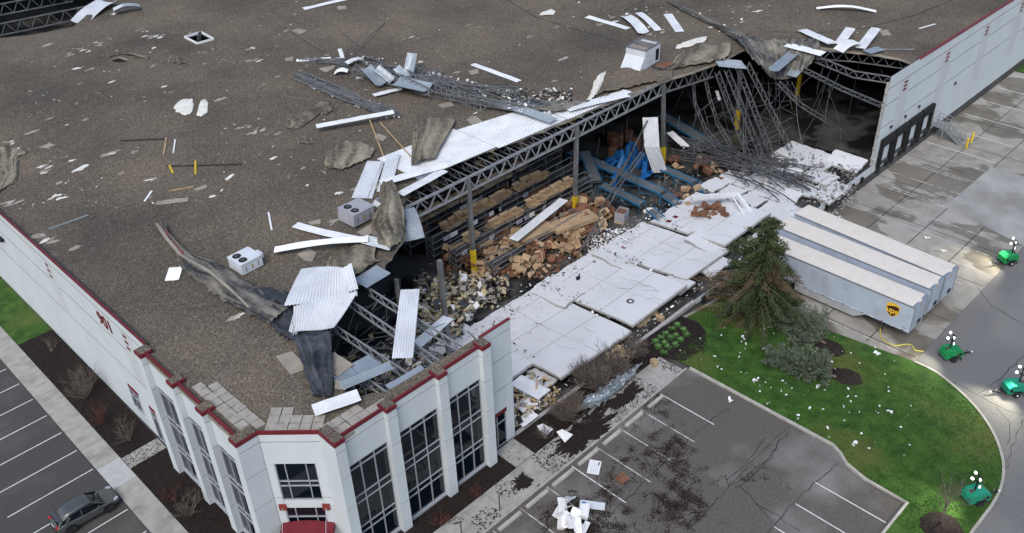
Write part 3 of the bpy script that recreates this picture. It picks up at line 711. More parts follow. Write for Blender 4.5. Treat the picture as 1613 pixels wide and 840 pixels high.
# ceiling joists left over the right part of the opening
for pts, d in (([PR(1268, 78, -.4), PR(1350, 84, -.4), PR(1436, 96, -.4)], 1.1), ([PR(1285, 88, -.4), PR(1345, 112, -.5), PR(1402, 121, -.5)], .8)):
    joist_mb(pts, d, 1.3, w=.13, web=.07).build('girder', 'steel', WH)
# far hole at the top of the roof: trusses across it
for a, c in (((-40, 46), (146, 8)), ((-60, 18), (110, -14))):
    joist_mb([PR(*a, -.5), PR(*c, -.5)], 1.6, 1.9, w=.16, web=.09).build('girder', 'steel', WH)
bb = MB(); q0, q1, q2 = PR(30, 12, -.35), PR(150, -6, -.35), PR(60, -8, -.35)
bb.add([q0.lerp(q2, .8), q1.lerp(q2, .6), q2 + V((2, 4, 0)), q2], [(0, 1, 2, 3)]); bb.build('roof_deck', 'deck_grey', WH, solid=.05)
# columns with painted yellow feet
def column(x, y, z1=None, lean=(0, 0), yl=2.6, r=.19):
    z1 = z1 or ROOF(x) - .4; top = V((x + lean[0], y + lean[1], z1)); base = V((x, y, 0))
    bb = MB(); bb.bar(base, top, r * 2, r * 2, up=(0, 1, 0)); c = bb.build('column', 'steel', WH)
    bb = MB(); bb.bar(base, base.lerp(top, yl / z1), r * 2 + .06, r * 2 + .06, up=(0, 1, 0)); bb.build('yellow_sleeve', 'yellow', c)
    bb = MB(); bb.b2((x - .35, y - .35, 0), (x + .35, y + .35, .06)); bb.build('base_plate', 'steel_dark', c)
column(51.4, GY, yl=2.9); column(67.3, GY + .3, lean=(-.1, -.3), yl=2.2); column(83.2, 58.9, lean=(-1.0, .0), yl=2.4)
column(97.0, 57.4, 8.2, (-.4, .3), 2.8); column(111.2, 57.0, yl=3.2)
for x in (51.4, 69.0, 84.0, 99): column(x, 74.4, yl=3.0)
column(40.5, 50.8, 10.6, (.1, .2), .1); column(36.2, 51.6, 10.4, (.3, .2), .1, .14)
# white metal deck laid bare along the torn edge
def corrugated(A, B, C_, D, ribs, nl=8, amp=.04, fn=None, bb=None):
    """A-B one end, D-C other end; ribs run from A to D"""
    bb = bb or MB(); nc = ribs * 4; vs = []
    for j in range(nl + 1):
        v = j / nl
        for i in range(nc + 1):
            u = i / nc; p = (A * (1 - u) + B * u) * (1 - v) + (D * (1 - u) + C_ * u) * v
            nrm = (B - A).cross(D - A).normalized()
            if nrm.z < 0: nrm = -nrm
            ph = i % 4; p = p + nrm * (amp if ph in (1, 2) else -amp)
            if fn: p = p + fn(u, v, nrm)
            vs.append(p)
    W = nc + 1
    bb.add(vs, [(j * W + i, j * W + i + 1, (j + 1) * W + i + 1, (j + 1) * W + i) for j in range(nl) for i in range(nc)]); return bb
for (a, c, y0, y1, k0) in ((47.5, 57.2, 61.6, 69.6, 34), (57.25, 66.8, 60.6, 67.2, 28), (66.9, 77.0, 59.9, 62.6, 24)):
    A, B_ = V((a, y0, ROOF(a) + .06)), V((c, y0 - .6, ROOF(c) + .06)); Cc, Dd = V((c, y1 - 2.2, ROOF(c) + .07)), V((a, y1 + (-1.6 if a < 50 else -.3), ROOF(a) + .07))
    corrugated(A, B_, Cc, Dd, k0, 10, .035).build('bare_deck', 'deck_white', WH, solid=.01)

# ---------------------------------------------------------------- wall panels that fell inward, outer face up
def fallen(label, X0, X1, Y0, Y1, z, bands=(.17, .36, .60), rowlines=(), jf=.1, jb=.25, bend=None, notch=None, th=.22, skew=0.0, redmarks=None, cat='wall panel', m='panel_white', grp='wall panels fallen inward along the front', lamp=None, vj=(), cracks=8, rot=None):
    """slab of bands; z(u,v) gives the height of the top face, u across (X), v from front (0) to back (1)"""
    t = thing('fallen_wall_panel', label, cat, ((X0 + X1) / 2, (Y0 + Y1) / 2, 0), 0, grp)
    rt = rnd(-.022, .022) if rot is None else rot; xc, yc = (X0 + X1) / 2, (Y0 + Y1) / 2
    core = MB(); vb = [0] + list(bands) + [1]; N = 12; M_ = 14
    def pos(u, v, dz=0):
        x = X0 + (X1 - X0) * u + skew * v; y = Y0 + (Y1 - Y0) * v
        if v < .02: y += noise.noise(V((x * 1.7, 3, 0))) * jf
        if v > .98: y += (noise.noise(V((x * 1.1, 7, 1))) + .6 * noise.noise(V((x * 4, 7, 1)))) * jb
        if u < .01 or u > .99: x += noise.noise(V((y * 1.3, X0, 2))) * .08
        x, y = xc + (x - xc) * math.cos(rt) - (y - yc) * math.sin(rt), yc + (x - xc) * math.sin(rt) + (y - yc) * math.cos(rt)
        return V((x, y, z(u, v) + dz))
    def patch(bb, u0, u1, v0, v1, lift, th_):
        nu = max(2, int(N * (u1 - u0))); nv = max(2, int(M_ * (v1 - v0))); vs = []
        for s in (0, -th_):
            for j in range(nv + 1):
                for i in range(nu + 1): vs.append(pos(u0 + (u1 - u0) * i / nu, v0 + (v1 - v0) * j / nv, lift + s))
        W = nu + 1; o = W * (nv + 1); fs = []
        for j in range(nv):
            for i in range(nu):
                a = j * W + i; fs += [(a, a + 1, a + W + 1, a + W), (o + a, o + a + W, o + a + W + 1, o + a + 1)]
        for i in range(nu): fs += [(i, o + i, o + i + 1, i + 1), (nv * W + i, nv * W + i + 1, o + nv * W + i + 1, o + nv * W + i)]
        for j in range(nv): fs += [(j * W, (j + 1) * W, o + (j + 1) * W, o + j * W), (j * W + nu, o + j * W + nu, o + (j + 1) * W + nu, (j + 1) * W + nu)]
        bb.add(vs, fs)
    patch(core, 0, 1, 0, 1, -.035, th); core.build('core', 'wall_core', t)
    ub = [0] + list(vj) + [1]
    for i in range(len(vb) - 1):
        for j in range(len(ub) - 1):
            bb = MB(); e = .004; ev = .0035
            patch(bb, ub[j] + e, ub[j + 1] - e, vb[i] + (ev if i else .012), vb[i + 1] - (ev if i < len(vb) - 2 else 0), 0, .034)
            bb.build('painted_face', m, t)
    for (u, v, du, dv) in redmarks or (): bb = MB(); patch(bb, u, u + du, v, v + dv, .01, .02); bb.build('red_mark', 'red_paint', t)
    cb = MB()
    for ci in range(cracks):
        u, v = rnd(.05, .95), rnd(.05, .95); a_ = rnd(0, 6.28); pl = []
        for k_ in range(rnd(5, 12).__int__()):
            pl.append((u, v)); a_ += rnd(-.7, .7); u += .035 * math.cos(a_); v += .035 * math.sin(a_)
            if not (.01 < u < .99 and .01 < v < .99): break
        if len(pl) > 2:
            zt_ = lambda x_, y_: 0
            P_ = [pos(*q_) for q_ in pl]; vs = []; w_ = rnd(.008, .02)
            for i_, p_ in enumerate(P_): vs += [p_ + V((-w_, -w_ * .6, .012)), p_ + V((w_, w_ * .6, .012))]
            cb.add(vs, [(2 * i_, 2 * i_ + 1, 2 * i_ + 3, 2 * i_ + 2) for i_ in range(len(P_) - 1)])
    if cb.v: cb.build('crack', 'steel_dark', t)['kind'] = 'stuff'
    for (u, v) in lamp or ():
        q = pos(u, v); bb = MB(); bb.box(q + V((0, 0, .15)), (.35, .25, .3)); bb.bar(q + V((0, 0, .1)), q + V((.5, .2, .35)), .08); bb.build('wall_lamp', 'black', t)
    return t
fallen('white fallen panel wedged behind the standing office end', 37.75, 44.4, 43.8, 52.9, lambda u, v: .55 + .25 * (1 - v) + .15 * u + .12 * math.sin(4 * v + 2 * u), (.3, .55, .8), redmarks=((.4, .42, .03, .05),))
fallen('broad white fallen panel nearest the offices, its near corner lifted above the shrubs', 44.3, 53.9, 40.3, 52.3, lambda u, v: 1.15 - .75 * sm(v * 1.4) + .25 * (1 - u) * (1 - v) - .2 * u * (1 - v), (.36, .62, .87), jf=.25, vj=(.52,))
fallen('white fallen panel with small black lamp and hole facing the mulch bed', 54.2, 62.6, 40.5, 52.2, lambda u, v: 1.25 - .8 * sm(v * 1.2) + .15 * u, (.34, .62, .88), lamp=((.35, .80),), vj=(.5,))
fallen('narrow white slab lying across the joint in front of the spruce', 61.6, 64.2, 40.6, 43.6, lambda u, v: .5 + .35 * (1 - v), (), grp='small broken wall slabs', jb=.4)
fallen('white fallen panel sunk in the middle beside the spruce', 64.0, 71.4, 41.4, 52.0, lambda u, v: .75 - .5 * v + .35 * abs(v - .45), (.3, .6, .85), redmarks=((.06, .80, .05, .05), (.13, .80, .05, .05), (.2, .8, .05, .05)), skew=-1.2, vj=(.5,))
fallen('white fallen panel with spilled brown cartons on top', 71.2, 79.6, 41.8, 51.3, lambda u, v: 1.3 - .9 * v + .2 * u, (.33, .62), redmarks=((.1, .8, .06, .06), (.24, .8, .06, .06)), skew=-.4, vj=(.5,))
random.seed(61)
def shard(X0, X1, Y0, Y1, z0, label, grp, m='panel_white', tilt=.08, th=.2):
    """one broken piece of wall panel: irregular outline, own tilt, concrete core under a painted face"""
    t = thing('broken_wall_slab', label, 'wall slab', ((X0 + X1) / 2, (Y0 + Y1) / 2, 0), 0, grp); n_ = 0; pts_ = []
    for (xa, ya), (xb, yb) in (((X0, Y0), (X1, Y0)), ((X1, Y0), (X1, Y1)), ((X1, Y1), (X0, Y1)), ((X0, Y1), (X0, Y0))):
        for k_ in range(5): f_ = k_ / 5; pts_.append((xa + (xb - xa) * f_ + rnd(-.16, .16), ya + (yb - ya) * f_ + rnd(-.16, .16)))
    t['kind'] = 'thing'; tx, ty = rnd(-tilt, tilt), rnd(-tilt, tilt); cx_, cy_ = (X0 + X1) / 2, (Y0 + Y1) / 2; n_ = len(pts_)
    zf_ = lambda x_, y_: z0 + (x_ - cx_) * tx + (y_ - cy_) * ty
    for nm_, sc_, o_, h_, mm in (('core', 1.0, -.03, th, 'wall_core'), ('painted_face', .985, 0, .029, m)):
        bb_ = MB(); ring = [(cx_ + (x_ - cx_) * sc_, cy_ + (y_ - cy_) * sc_) for x_, y_ in pts_]
        vs = [(x_, y_, zf_(x_, y_) + o_) for x_, y_ in ring] + [(x_, y_, zf_(x_, y_) + o_ - h_) for x_, y_ in ring]
        tri = tessellate_polygon([[V((x_, y_, 0)) for x_, y_ in ring]]); fs = []
        for q_ in tri:
            a_, b_, c_ = [V((ring[i_][0], ring[i_][1], 0)) for i_ in q_]
            if (b_ - a_).cross(c_ - a_).z < 0: q_ = (q_[0], q_[2], q_[1])
            fs += [tuple(q_), (q_[0] + n_, q_[2] + n_, q_[1] + n_)]
        fs += [(i_, i_ + n_, (i_ + 1) % n_ + n_, (i_ + 1) % n_) for i_ in range(n_)]
        bb_.add(vs, fs); bb_.build(nm_, mm, t)
    return t
xs_ = [80.0, 83.4, 86.6, 89.8, 93.2]; 
for i_ in range(4):
    ys_ = [41.6 - (.8 if i_ > 1 else 0), 44.2 + rnd(-.5, .5), 46.8 + rnd(-.6, .6), 49.2 + rnd(-.5, .5), 51.6 - (.6 * i_ if i_ > 1 else 0)]
    for j_ in range(4):
        shard(xs_[i_] + .06, xs_[i_ + 1] - .06, ys_[j_] + .06, ys_[j_ + 1] - .06, .62 + rnd(-.15, .25), 'broken white wall slab in the shattered stretch under the tangled joists', 'shattered wall slabs by the dark bay', tilt=.09 if i_ < 2 else .14)
shard(93.3, 97.6, 43.2, 46.4, .5, 'white slab lying flat beside the dark bay floor, nearer the dock', 'outer wall slabs', tilt=.05); shard(93.6, 98.0, 46.5, 50.0, .42, 'white slab lying flat farthest into the dark bay', 'outer wall slabs', tilt=.04)
for (X0_, X1_, Y0_, Y1_, z_, lab_) in ((52.6, 55.6, 47.6, 52.4, .62, 'narrow white slab tipped over the joint beside the carton heap'), (61.2, 64.4, 47.0, 51.6, .72, 'white slab with torn edge bridging two fallen panels near the crate'), (69.6, 72.4, 42.2, 46.0, .95, 'white slab propped over the joint behind the spruce'), (66.4, 70.2, 40.2, 42.2, .55, 'white slab slid forward on the dock edge behind the spruce'), (73.4, 78.8, 39.6, 41.7, .35, 'white slab dropped between dock edge and trailers'), (41.2, 44.6, 41.2, 43.7, .5, 'white slab tilted in the rubble beside the broad panel')):
    shard(X0_, X1_, Y0_, Y1_, z_, lab_, 'loose wall slabs over the panel joints', tilt=.12)
fallen('snapped white slab tipped over the dock edge by the far trailer', 87.2, 92.3, 38.9, 41.7, lambda u, v: .35 + .35 * v - .1 * u, (), grp='small broken wall slabs', jf=.3)
fallen('dark edged slab leaning against the standing right wall', 95.6, 98.2, 40.0, 44.2, lambda u, v: .4 + 1.2 * u * .6, (), grp='small broken wall slabs', jf=.3)
fallen('short white slab propped on the dock beside the mid trailer', 79.8, 83.6, 39.0, 41.6, lambda u, v: .75 + .2 * v, (), grp='small broken wall slabs', jf=.2)
# ring hole patch on the third panel
q = PZ(993, 475, 1.15); bb = MB(); bb.lathe([(.38, -.05), (.38, .05), (.22, .06), (.22, -.05)], q + V((0, 0, 0)), n=14); tag(bb.build('vent_ring', 'steel_dark'), 'dark round vent ring set in the white fallen panel', 'vent')

# ---------------------------------------------------------------- shelving and cartons inside
def rack(X0, X1, Y, h, label, lv=4, dy=1.1):
    t = thing('shelf_rack', label, 'shelf rack', ((X0 + X1) / 2, Y, 0), 0, 'long steel shelf racks inside the opening')
    n = max(2, round((X1 - X0) / 2.6))
    for i in range(n + 1):
        x = X0 + (X1 - X0) * i / n; bb = MB()
        for yy in (Y - dy / 2, Y + dy / 2): bb.bar((x, yy, 0), (x, yy, h), .08)
        for k in range(4): bb.bar((x, Y - dy / 2, h * k / 4), (x, Y + dy / 2, h * (k + 1) / 4), .05)
        bb.build('upright', 'steel', t)
    for k in range(1, lv + 1):
        z = h * k / lv
        for yy in (Y - dy / 2, Y + dy / 2): bb = MB(); bb.bar((X0, yy, z), (X1, yy, z), .06, .08); bb.build('beam', 'steel_light', t)
        if k < lv: bb = MB(); bb.b2((X0 + .05, Y - dy / 2 + .05, z), (X1 - .05, Y + dy / 2 - .05, z + .03)); bb.build('shelf', 'steel_dark', t)
    return t
RK = [(52.0, 65.5, 57.4, 1.9, 3, 'low half crushed shelf rack nearest the torn opening'), (50.2, 71.5, 60.9, 2.8, 4, 'second shelf rack behind the yellow footed columns'), (49.8, 72.5, 64.0, 3.2, 4, 'third shelf rack with empty wire beams at its far end'),
      (49.2, 73.0, 67.1, 3.4, 4, 'fourth shelf rack in the dim interior'), (49.0, 73.0, 70.4, 3.6, 4, 'rearmost shelf rack deep under the roof')]
for a in RK: rack(a[0], a[1], a[2], a[3], a[5], a[4])
def carton_mesh(open_, w=1, d=1, h=1, flap=.5):
    bb = MB(); t = .03
    if not open_: bb.b2((-w / 2, -d / 2, 0), (w / 2, d / 2, h)); bb.b2((-w / 2 + .02, -.04, h + .001), (w / 2 - .02, .04, h + .006))
    else:
        vs = [(-w / 2, -d / 2, 0), (w / 2, -d / 2, 0), (w / 2, d / 2, 0), (-w / 2, d / 2, 0), (-w / 2, -d / 2, h), (w / 2, -d / 2, h), (w / 2, d / 2, h), (-w / 2, d / 2, h)]
        bb.add(vs, [(3, 2, 1, 0), (0, 1, 5, 4), (1, 2, 6, 5), (2, 3, 7, 6), (3, 0, 4, 7)])
        k = flap
        bb.add([vs[4], vs[5], (w / 2, -d / 2 - .35 * k, h + .1), (-w / 2, -d / 2 - .35 * k, h + .14)], [(0, 1, 2, 3)])
        bb.add([vs[6], vs[7], (-w / 2, d / 2 + .3 * k, h + .3), (w / 2, d / 2 + .28 * k, h + .26)], [(0, 1, 2, 3)])
        bb.add([vs[5], vs[6], (w / 2 + .3 * k, d / 2, h - .05), (w / 2 + .32 * k, -d / 2, h)], [(0, 1, 2, 3)])
    return bb
CM = []
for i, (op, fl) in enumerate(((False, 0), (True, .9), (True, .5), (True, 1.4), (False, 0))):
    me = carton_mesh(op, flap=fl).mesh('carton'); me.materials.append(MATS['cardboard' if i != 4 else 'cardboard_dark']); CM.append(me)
me = MB(); me.add([(-.5, -.5, .02), (0, -.5, .1), (.55, -.42, .0), (.5, .5, .08), (.05, .48, .16), (-.5, .45, .05)], [(0, 1, 4, 5), (1, 2, 3, 4)]); me = me.mesh('carton'); me.materials.append(MATS['cardboard']); CM.append(me)
me2 = me.copy(); me2.materials.clear(); me2.materials.append(MATS['cardboard_dark']); CM.append(me2)
for kk, mm in ((0, 'cardboard'), (1, 'cardboard_dark')):
    bb = carton_mesh(True, flap=1.2 if kk else .6); bb.v = [(x + .35 * z + .08 * math.sin(5 * y), y + .12 * math.sin(7 * x + z), z * .7 + .06 * math.sin(9 * x + 4 * y)) for x, y, z in bb.v]
    me = bb.mesh('carton'); me.materials.append(MATS[mm]); CM.append(me)
def carton(k, loc, rot, sc, label, grp):
    return tag(inst(CM[k], 'carton', None, loc, rot, sc), label, 'carton', grp)
for ri, (X0, X1, Y, h, lv, lab) in enumerate(RK[1:]):
    for k in range(1, lv):
        if k < lv - 1 and random.random() < .55: continue
        x = X0 + .6
        while x < X1 - .8:
            wd = rnd(.9, 1.7)
            if random.random() < ((.85 if ri < 3 else .4) if k == lv - 1 else .35) and x < X1 - (6 if ri in (1, 2) else 2):
                carton(random.choice((1, 2, 2, 3)) if k == lv - 1 else 4, (x + wd / 2, Y + rnd(-.1, .1), h * (k if k < lv - 1 else lv - .4) / lv + .031), (0, 0, rnd(-.06, .06)), (wd * .94, .95, rnd(.45, .62)), 'brown cardboard carton standing in line on a shelf rack in the opening', 'cartons standing on the shelf racks')  # lower shelf cartons use darker cardboard, the dimness inside put into their colour
            x += wd + .05
# white and dark goods in some shelf cartons
for i in range(18):
    r = random.choice(RK[1:4]); x = rnd(r[0] + 1, r[1] - 7); bb = MB()
    bb.box((x, r[2] - .62, r[3] * .72), (rnd(.5, 1.1), .06, .5)); tag(bb.build('goods_pack', 'goods' if i % 3 else 'white_plain'), 'printed white goods pack on the front of a shelf rack', 'package', 'goods packs along the shelf racks')
heap_lab = 'torn brown cardboard carton in the heap spilled before the shelf racks'
HP = [(690, 408), (700, 385), (740, 375), (800, 352), (860, 330), (905, 318), (950, 325), (962, 350), (935, 372), (900, 395), (860, 420), (815, 440), (780, 438), (745, 425), (720, 430)]
hp = [(p.x, p.y) for p in (PZ(*q) for q in HP)]
c = 0
while c < 205:
    px_, py_ = rnd(690, 962), rnd(318, 442); p = PZ(px_, py_, 0)
    if not inpoly(p.x, p.y, hp): continue
    c += 1; k = random.choice((0, 1, 2, 3, 4, 5, 5, 5, 6, 6, 7, 7, 8, 8)); hz = rnd(0, 1.1) * (1 if p.y > 54.5 else .5)
    carton(k, (p.x, p.y, hz), (rnd(-.7, .7), rnd(-.7, .7), rnd(0, 6.28)), (rnd(.6, 1.6), rnd(.45, 1.1), rnd(.3, .8)), heap_lab, 'cartons in the spilled heap')
for (a, c_, w_, z, lab) in (((808, 380), (868, 352), 1.6, 2.0, 'long folded cardboard sheet with brown stains on the low rack'), ((870, 358), (935, 335), 2.0, 1.7, 'wide unfolded cardboard sheet at the far end of the low rack'), ((712, 395), (770, 372), 1.7, 1.7, 'long flat topped carton run left of the first column')):
    A, B_ = PZ(*a, z), PZ(*c_, z); d = (B_ - A).normalized(); r = V((-d.y, d.x, 0)) * w_ / 2; bb = MB()
    vs = [A - r, B_ - r, B_ + r, A + r]; bb.add(vs + [v - V((0, 0, .5)) for v in vs], [(0, 1, 2, 3), (7, 6, 5, 4), (0, 4, 5, 1), (1, 5, 6, 2), (2, 6, 7, 3), (3, 7, 4, 0)]); tag(bb.build('carton_sheet', 'cardboard'), lab, 'cardboard')
# cartons spilled on the fallen panel and further right
for i in range(22):
    p = PZ(rnd(1092, 1142), rnd(318, 344), 1.1); carton(random.choice((4, 5, 6, 4)), p, (rnd(-.6, .6), rnd(-.6, .6), rnd(0, 6.3)), (rnd(.4, .9), rnd(.4, .7), rnd(.3, .5)), 'dark brown carton in the small pile on top of the fallen panel', 'cartons on the fallen panel')
for i in range(34):
    p = PZ(rnd(1050, 1140), rnd(255, 290), 0) if i < 24 else PZ(rnd(1060, 1100), rnd(295, 335), 0); carton(random.choice((4, 6, 5, 0)), p + V((0, 0, rnd(0, .7))), (rnd(-.6, .6), rnd(-.6, .6), rnd(0, 6.3)), (rnd(.5, 1.1), rnd(.5, .9), rnd(.4, .7)), 'brown carton in the crushed pile beyond the conveyors', 'cartons beyond the conveyors')
for i, (px_, py_) in enumerate(((1010, 495), (1022, 500), (1030, 497), (1040, 505), (1018, 507), (1026, 490), (1005, 515), (1030, 575), (1012, 512))):
    p = PG(px_, py_); carton(random.choice((0, 0, 1)), p + V((0, 0, .12)), (rnd(-.3, .3), 0, rnd(0, 6.3)), (rnd(.5, .8), .5, .4), 'tan carton dropped along the foundation beside the mulch bed', 'cartons along the foundation')
# drum and pallet crate
def crate(p, label):
    t = thing('pallet_crate', label, 'crate', p, .3)
    bb = MB(); bb.b2((-.75, -.6, 0), (.75, .6, .15)); bb.build('pallet', 'wood', t, world=False)
    bb = MB()
    for s in (-1, 1): bb.b2((-.72, s * .56 - .02, .16), (.72, s * .56 + .02, 1.35)); bb.b2((s * .7 - .02, -.53, .16), (s * .7 + .02, .53, 1.35))
    bb.build('side_panel', 'unit_grey', t, world=False)
    bb = MB(); bb.b2((-.66, -.52, .2), (.66, .52, 1.15)); bb.build('contents', 'cardboard_dark', t, world=False)
crate(PZ(979, 348, 0), 'grey wrapped pallet crate alone on the wet floor')
for i, p in enumerate(((963, 225), (975, 228), (990, 222), (968, 232), (1002, 235), (880, 240), (965, 248))):
    bb = MB(); q = PZ(*p, 0); bb.lathe([(.55, 0), (.6, .1), (.6, 1.4), (.5, 1.5)], q, n=12); tag(bb.build('fibre_drum', 'cardboard_dark'), 'round brown fibre drum in the dark behind the blue bins', 'drum', 'drums behind the blue bins')
# blue bins
BB = MB()
for s in (-1, 1): BB.b2((s * .56 - .03, -.4, .0), (s * .56 + .03, .4, 1.5)); BB.b2((-.53, s * .37 - .03, 0), (.53, s * .37 + .03, 1.5))
BB.b2((-.5, -.34, .05), (.5, .34, .12))
for z in (.3, .7, 1.1): BB.b2((-.62, -.45, z), (.62, -.41, z + .1))
bin_me = BB.mesh('blue_bin'); bin_me.materials.append(MATS['blue'])
for (px_, py_, rx, ry, rz, sc, lab) in ((987, 252, .15, .1, .4, 1.5, 'tall blue plastic bin leaning at the top of the bin cluster'), (954, 254, 1.2, .3, 1.0, 1.1, 'dark blue bin fallen over left of the cluster'), (970, 272, .5, .7, .8, 1.4, 'blue bin tipped beside the wide conveyor'), (988, 272, 0, 0, .2, 1.5, 'upright blue bin in the middle of the cluster'),
                                  (1001, 262, .3, -.4, 1.2, 1.3, 'blue bin slumped behind the upright one'), (1015, 276, .05, 0, .5, 1.5, 'upright blue bin right of the brown roll'), (968, 298, 0, .05, .5, 1.3, 'small upright blue bin in front of the wide conveyor')):
    p = PZ(px_, py_, 0); tag(inst(bin_me, 'blue_bin', None, p, (rx, ry, rz), (sc * .8, sc * .45, sc)), lab, 'bin', 'blue plastic bins')
for (px_, py_, rx, ry, rz, sc, lab) in ((978, 262, .2, .5, 1.4, 1.3, 'blue bin lying across the cluster between its neighbours'), (1006, 282, .9, .1, .3, 1.2, 'blue bin fallen in front of the brown roll'), (996, 250, .1, -.2, .9, 1.3, 'blue bin standing behind the cluster'), (960, 264, .7, .2, .1, 1.2, 'blue bin lying at the left end of the cluster'), (1032, 268, .2, .1, .8, 1.1, 'blue bin standing beside the hanging white sheet')):
    p = PZ(px_, py_, 0); tag(inst(bin_me, 'blue_bin', None, p, (rx, ry, rz), (sc * .8, sc * .45, sc)), lab, 'bin', 'blue plastic bins')
# conveyors
def conveyor(label, A, B_, w_=1.1, z0=.9, z1=.9, low=None):
    A, B_ = V((A[0], A[1], z0)), V((B_[0], B_[1], z1)); d = (B_ - A).normalized(); r = V((-d.y, d.x, 0)).normalized() * w_ / 2; L = (B_ - A).length
    t = thing('conveyor', label, 'conveyor', (A.x, A.y, 0), 0, 'blue roller conveyors')
    for s in (-1, 1): bb = MB(); bb.bar(A + r * s, B_ + r * s, .07, .18); bb.build('side_rail', 'conv_blue', t)
    n = int(L / .22); bb = MB()
    for i in range(1, n): q = A.lerp(B_, i / n); bb.bar(q - r * .88, q + r * .88, .1, .1)
    bb.build('rollers', 'roller', t)['kind'] = 'stuff'
    k = max(2, int(L / 2.5))
    for i in range(k + 1):
        q = A.lerp(B_, i / k)
        for s in (-1, 1):
            e = q + r * s; bb = MB(); bb.bar((e.x, e.y, 0), (e.x, e.y, e.z), .06); bb.build('leg', 'conv_blue', t)
    bb = MB(); bb.bar(A + V((0, 0, -.25)), B_ + V((0, 0, -.25)), w_ * .8, .05); bb.build('pan', 'steel_dark', t)
    for i in range(k):
        q, q2 = A.lerp(B_, i / k), A.lerp(B_, (i + 1) / k)
        for s in (-1, 1): bb = MB(); bb.bar(V((q.x, q.y, .15)) + r * s, q2 + r * s - V((0, 0, .1)), .045); bb.build('brace', 'conv_blue', t)
    q = A.lerp(B_, .55); bb = MB(); bb.b2((q.x - .3, q.y - .25, .3), (q.x + .3, q.y + .25, .75)); bb.build('motor_box', 'steel_light', t)
conveyor('long wide conveyor running out from the dark interior', (76.2, 68), (76.0, 53.5), 1.3, 1.4, 1.1)
conveyor('sloping end ramp of the wide conveyor', (75.9, 53.3), (75.6, 50.3), 1.2, 1.05, .3)
conveyor('short conveyor beside the grey crate', (72.7, 60), (72.5, 53.8), 1.1, 1.1, 1.0)
conveyor('tilted blue ramp lying by the white sacks', (72.4, 52.6), (71.9, 50.0), 1.1, .9, .25)
conveyor('conveyor nearest the crushed carton pile', (80.4, 57.5), (80.3, 52.2), 1.1, 1.2, 1.1)
conveyor('blue conveyor end ramp beside the carton pile', (80.3, 52.0), (80.2, 49.8), 1.1, 1.0, .35)
conveyor('cross conveyor feeding the short conveyor', (77.2, 66.5), (72.8, 60.8), 1.3, 1.5, 1.2)
conveyor('long dark blue conveyor far inside behind the leaning steel', (92, 66), (88.5, 52.5), 1.6, 1.3, 1.0)
# white sacks
bb = MB()
for i in range(6): bb.lathe([(.1, 0), (.3, .08), (.32, .3), (.12, .42)], PZ(1018 + 3 * i + rnd(-2, 2), 336 + rnd(-4, 4), 0), n=8)
tag(bb.build('white_sacks', 'insul_white'), 'small pile of white sacks by the tilted blue ramp', 'sacks', None, 'stuff')
# roll and goods litter on the floor
bb = MB(); scatter(bb, [PZ(rnd(900, 1130), rnd(250, 380), 0) for _ in range(500)] + [PZ(rnd(660, 1000), rnd(400, 450), 0) for _ in range(120)], .08, .4, .3, .4); tag(bb.build('floor_litter', 'rubble'), 'small pale litter strewn over the warehouse floor', None, None, 'stuff')
bb = MB(); scatter(bb, [PZ(rnd(1060, 1130), rnd(300, 350), 0) for _ in range(200)] + [PZ(rnd(800, 990), rnd(385, 440), .1) for _ in range(260)], .2, .6, .4, .6); scatter(bb, [PZ(rnd(690, 955), rnd(330, 440), 0) + V((0, 0, rnd(0, .5))) for _ in range(600)], .35, 1.1, .06, .7, nm=3); tag(bb.build('brown_litter', ['cardboard_dark', 'cardboard', 'cardboard_dark']), 'dark brown paper litter at the foot of the cartons', None, None, 'stuff')

# ---------------------------------------------------------------- sheets of roof deck torn loose
def deck(label, a, c, w_, m='deck_white', h=.12, h2=None, surf='roof', bend=0.0, curl=0.0, flat=False, cat='metal sheet', grp='roof deck sheets torn loose', twist=0.0, name='deck_sheet', z=None):
    """strip from sight point a to c lying on the roof (or at height z), ribs along its length"""
    f = (lambda p, hh: PZ(p[0], p[1], z + hh)) if z is not None else (lambda p, hh: PR(p[0], p[1], hh)) if surf == 'roof' else (lambda p, hh: PG(p[0], p[1], hh))
    A, B_ = f(a, h), f(c, h if h2 is None else h2); d = (B_ - A).normalized(); r = d.cross(V((0, 0, 1))).normalized() * w_ / 2
    sd = len(label) * 1.37
    def fn(u, v, nrm):
        q = nrm * (bend * math.sin(math.pi * v) + curl * (u - .5) ** 2 * 4 + twist * (u - .5) * (v - .5) + .05 * noise.noise(V((u * 2, v * 4, sd))))
        return q
    bb = corrugated(A - r, A + r, B_ + r, B_ - r, max(3, int(w_ / .17)) if not flat else 2, 10, .028 if not flat else .006, fn)
    return tag(bb.build(name, m, solid=.012), label, cat, grp)
W, GR = 'deck_white', 'deck_grey'
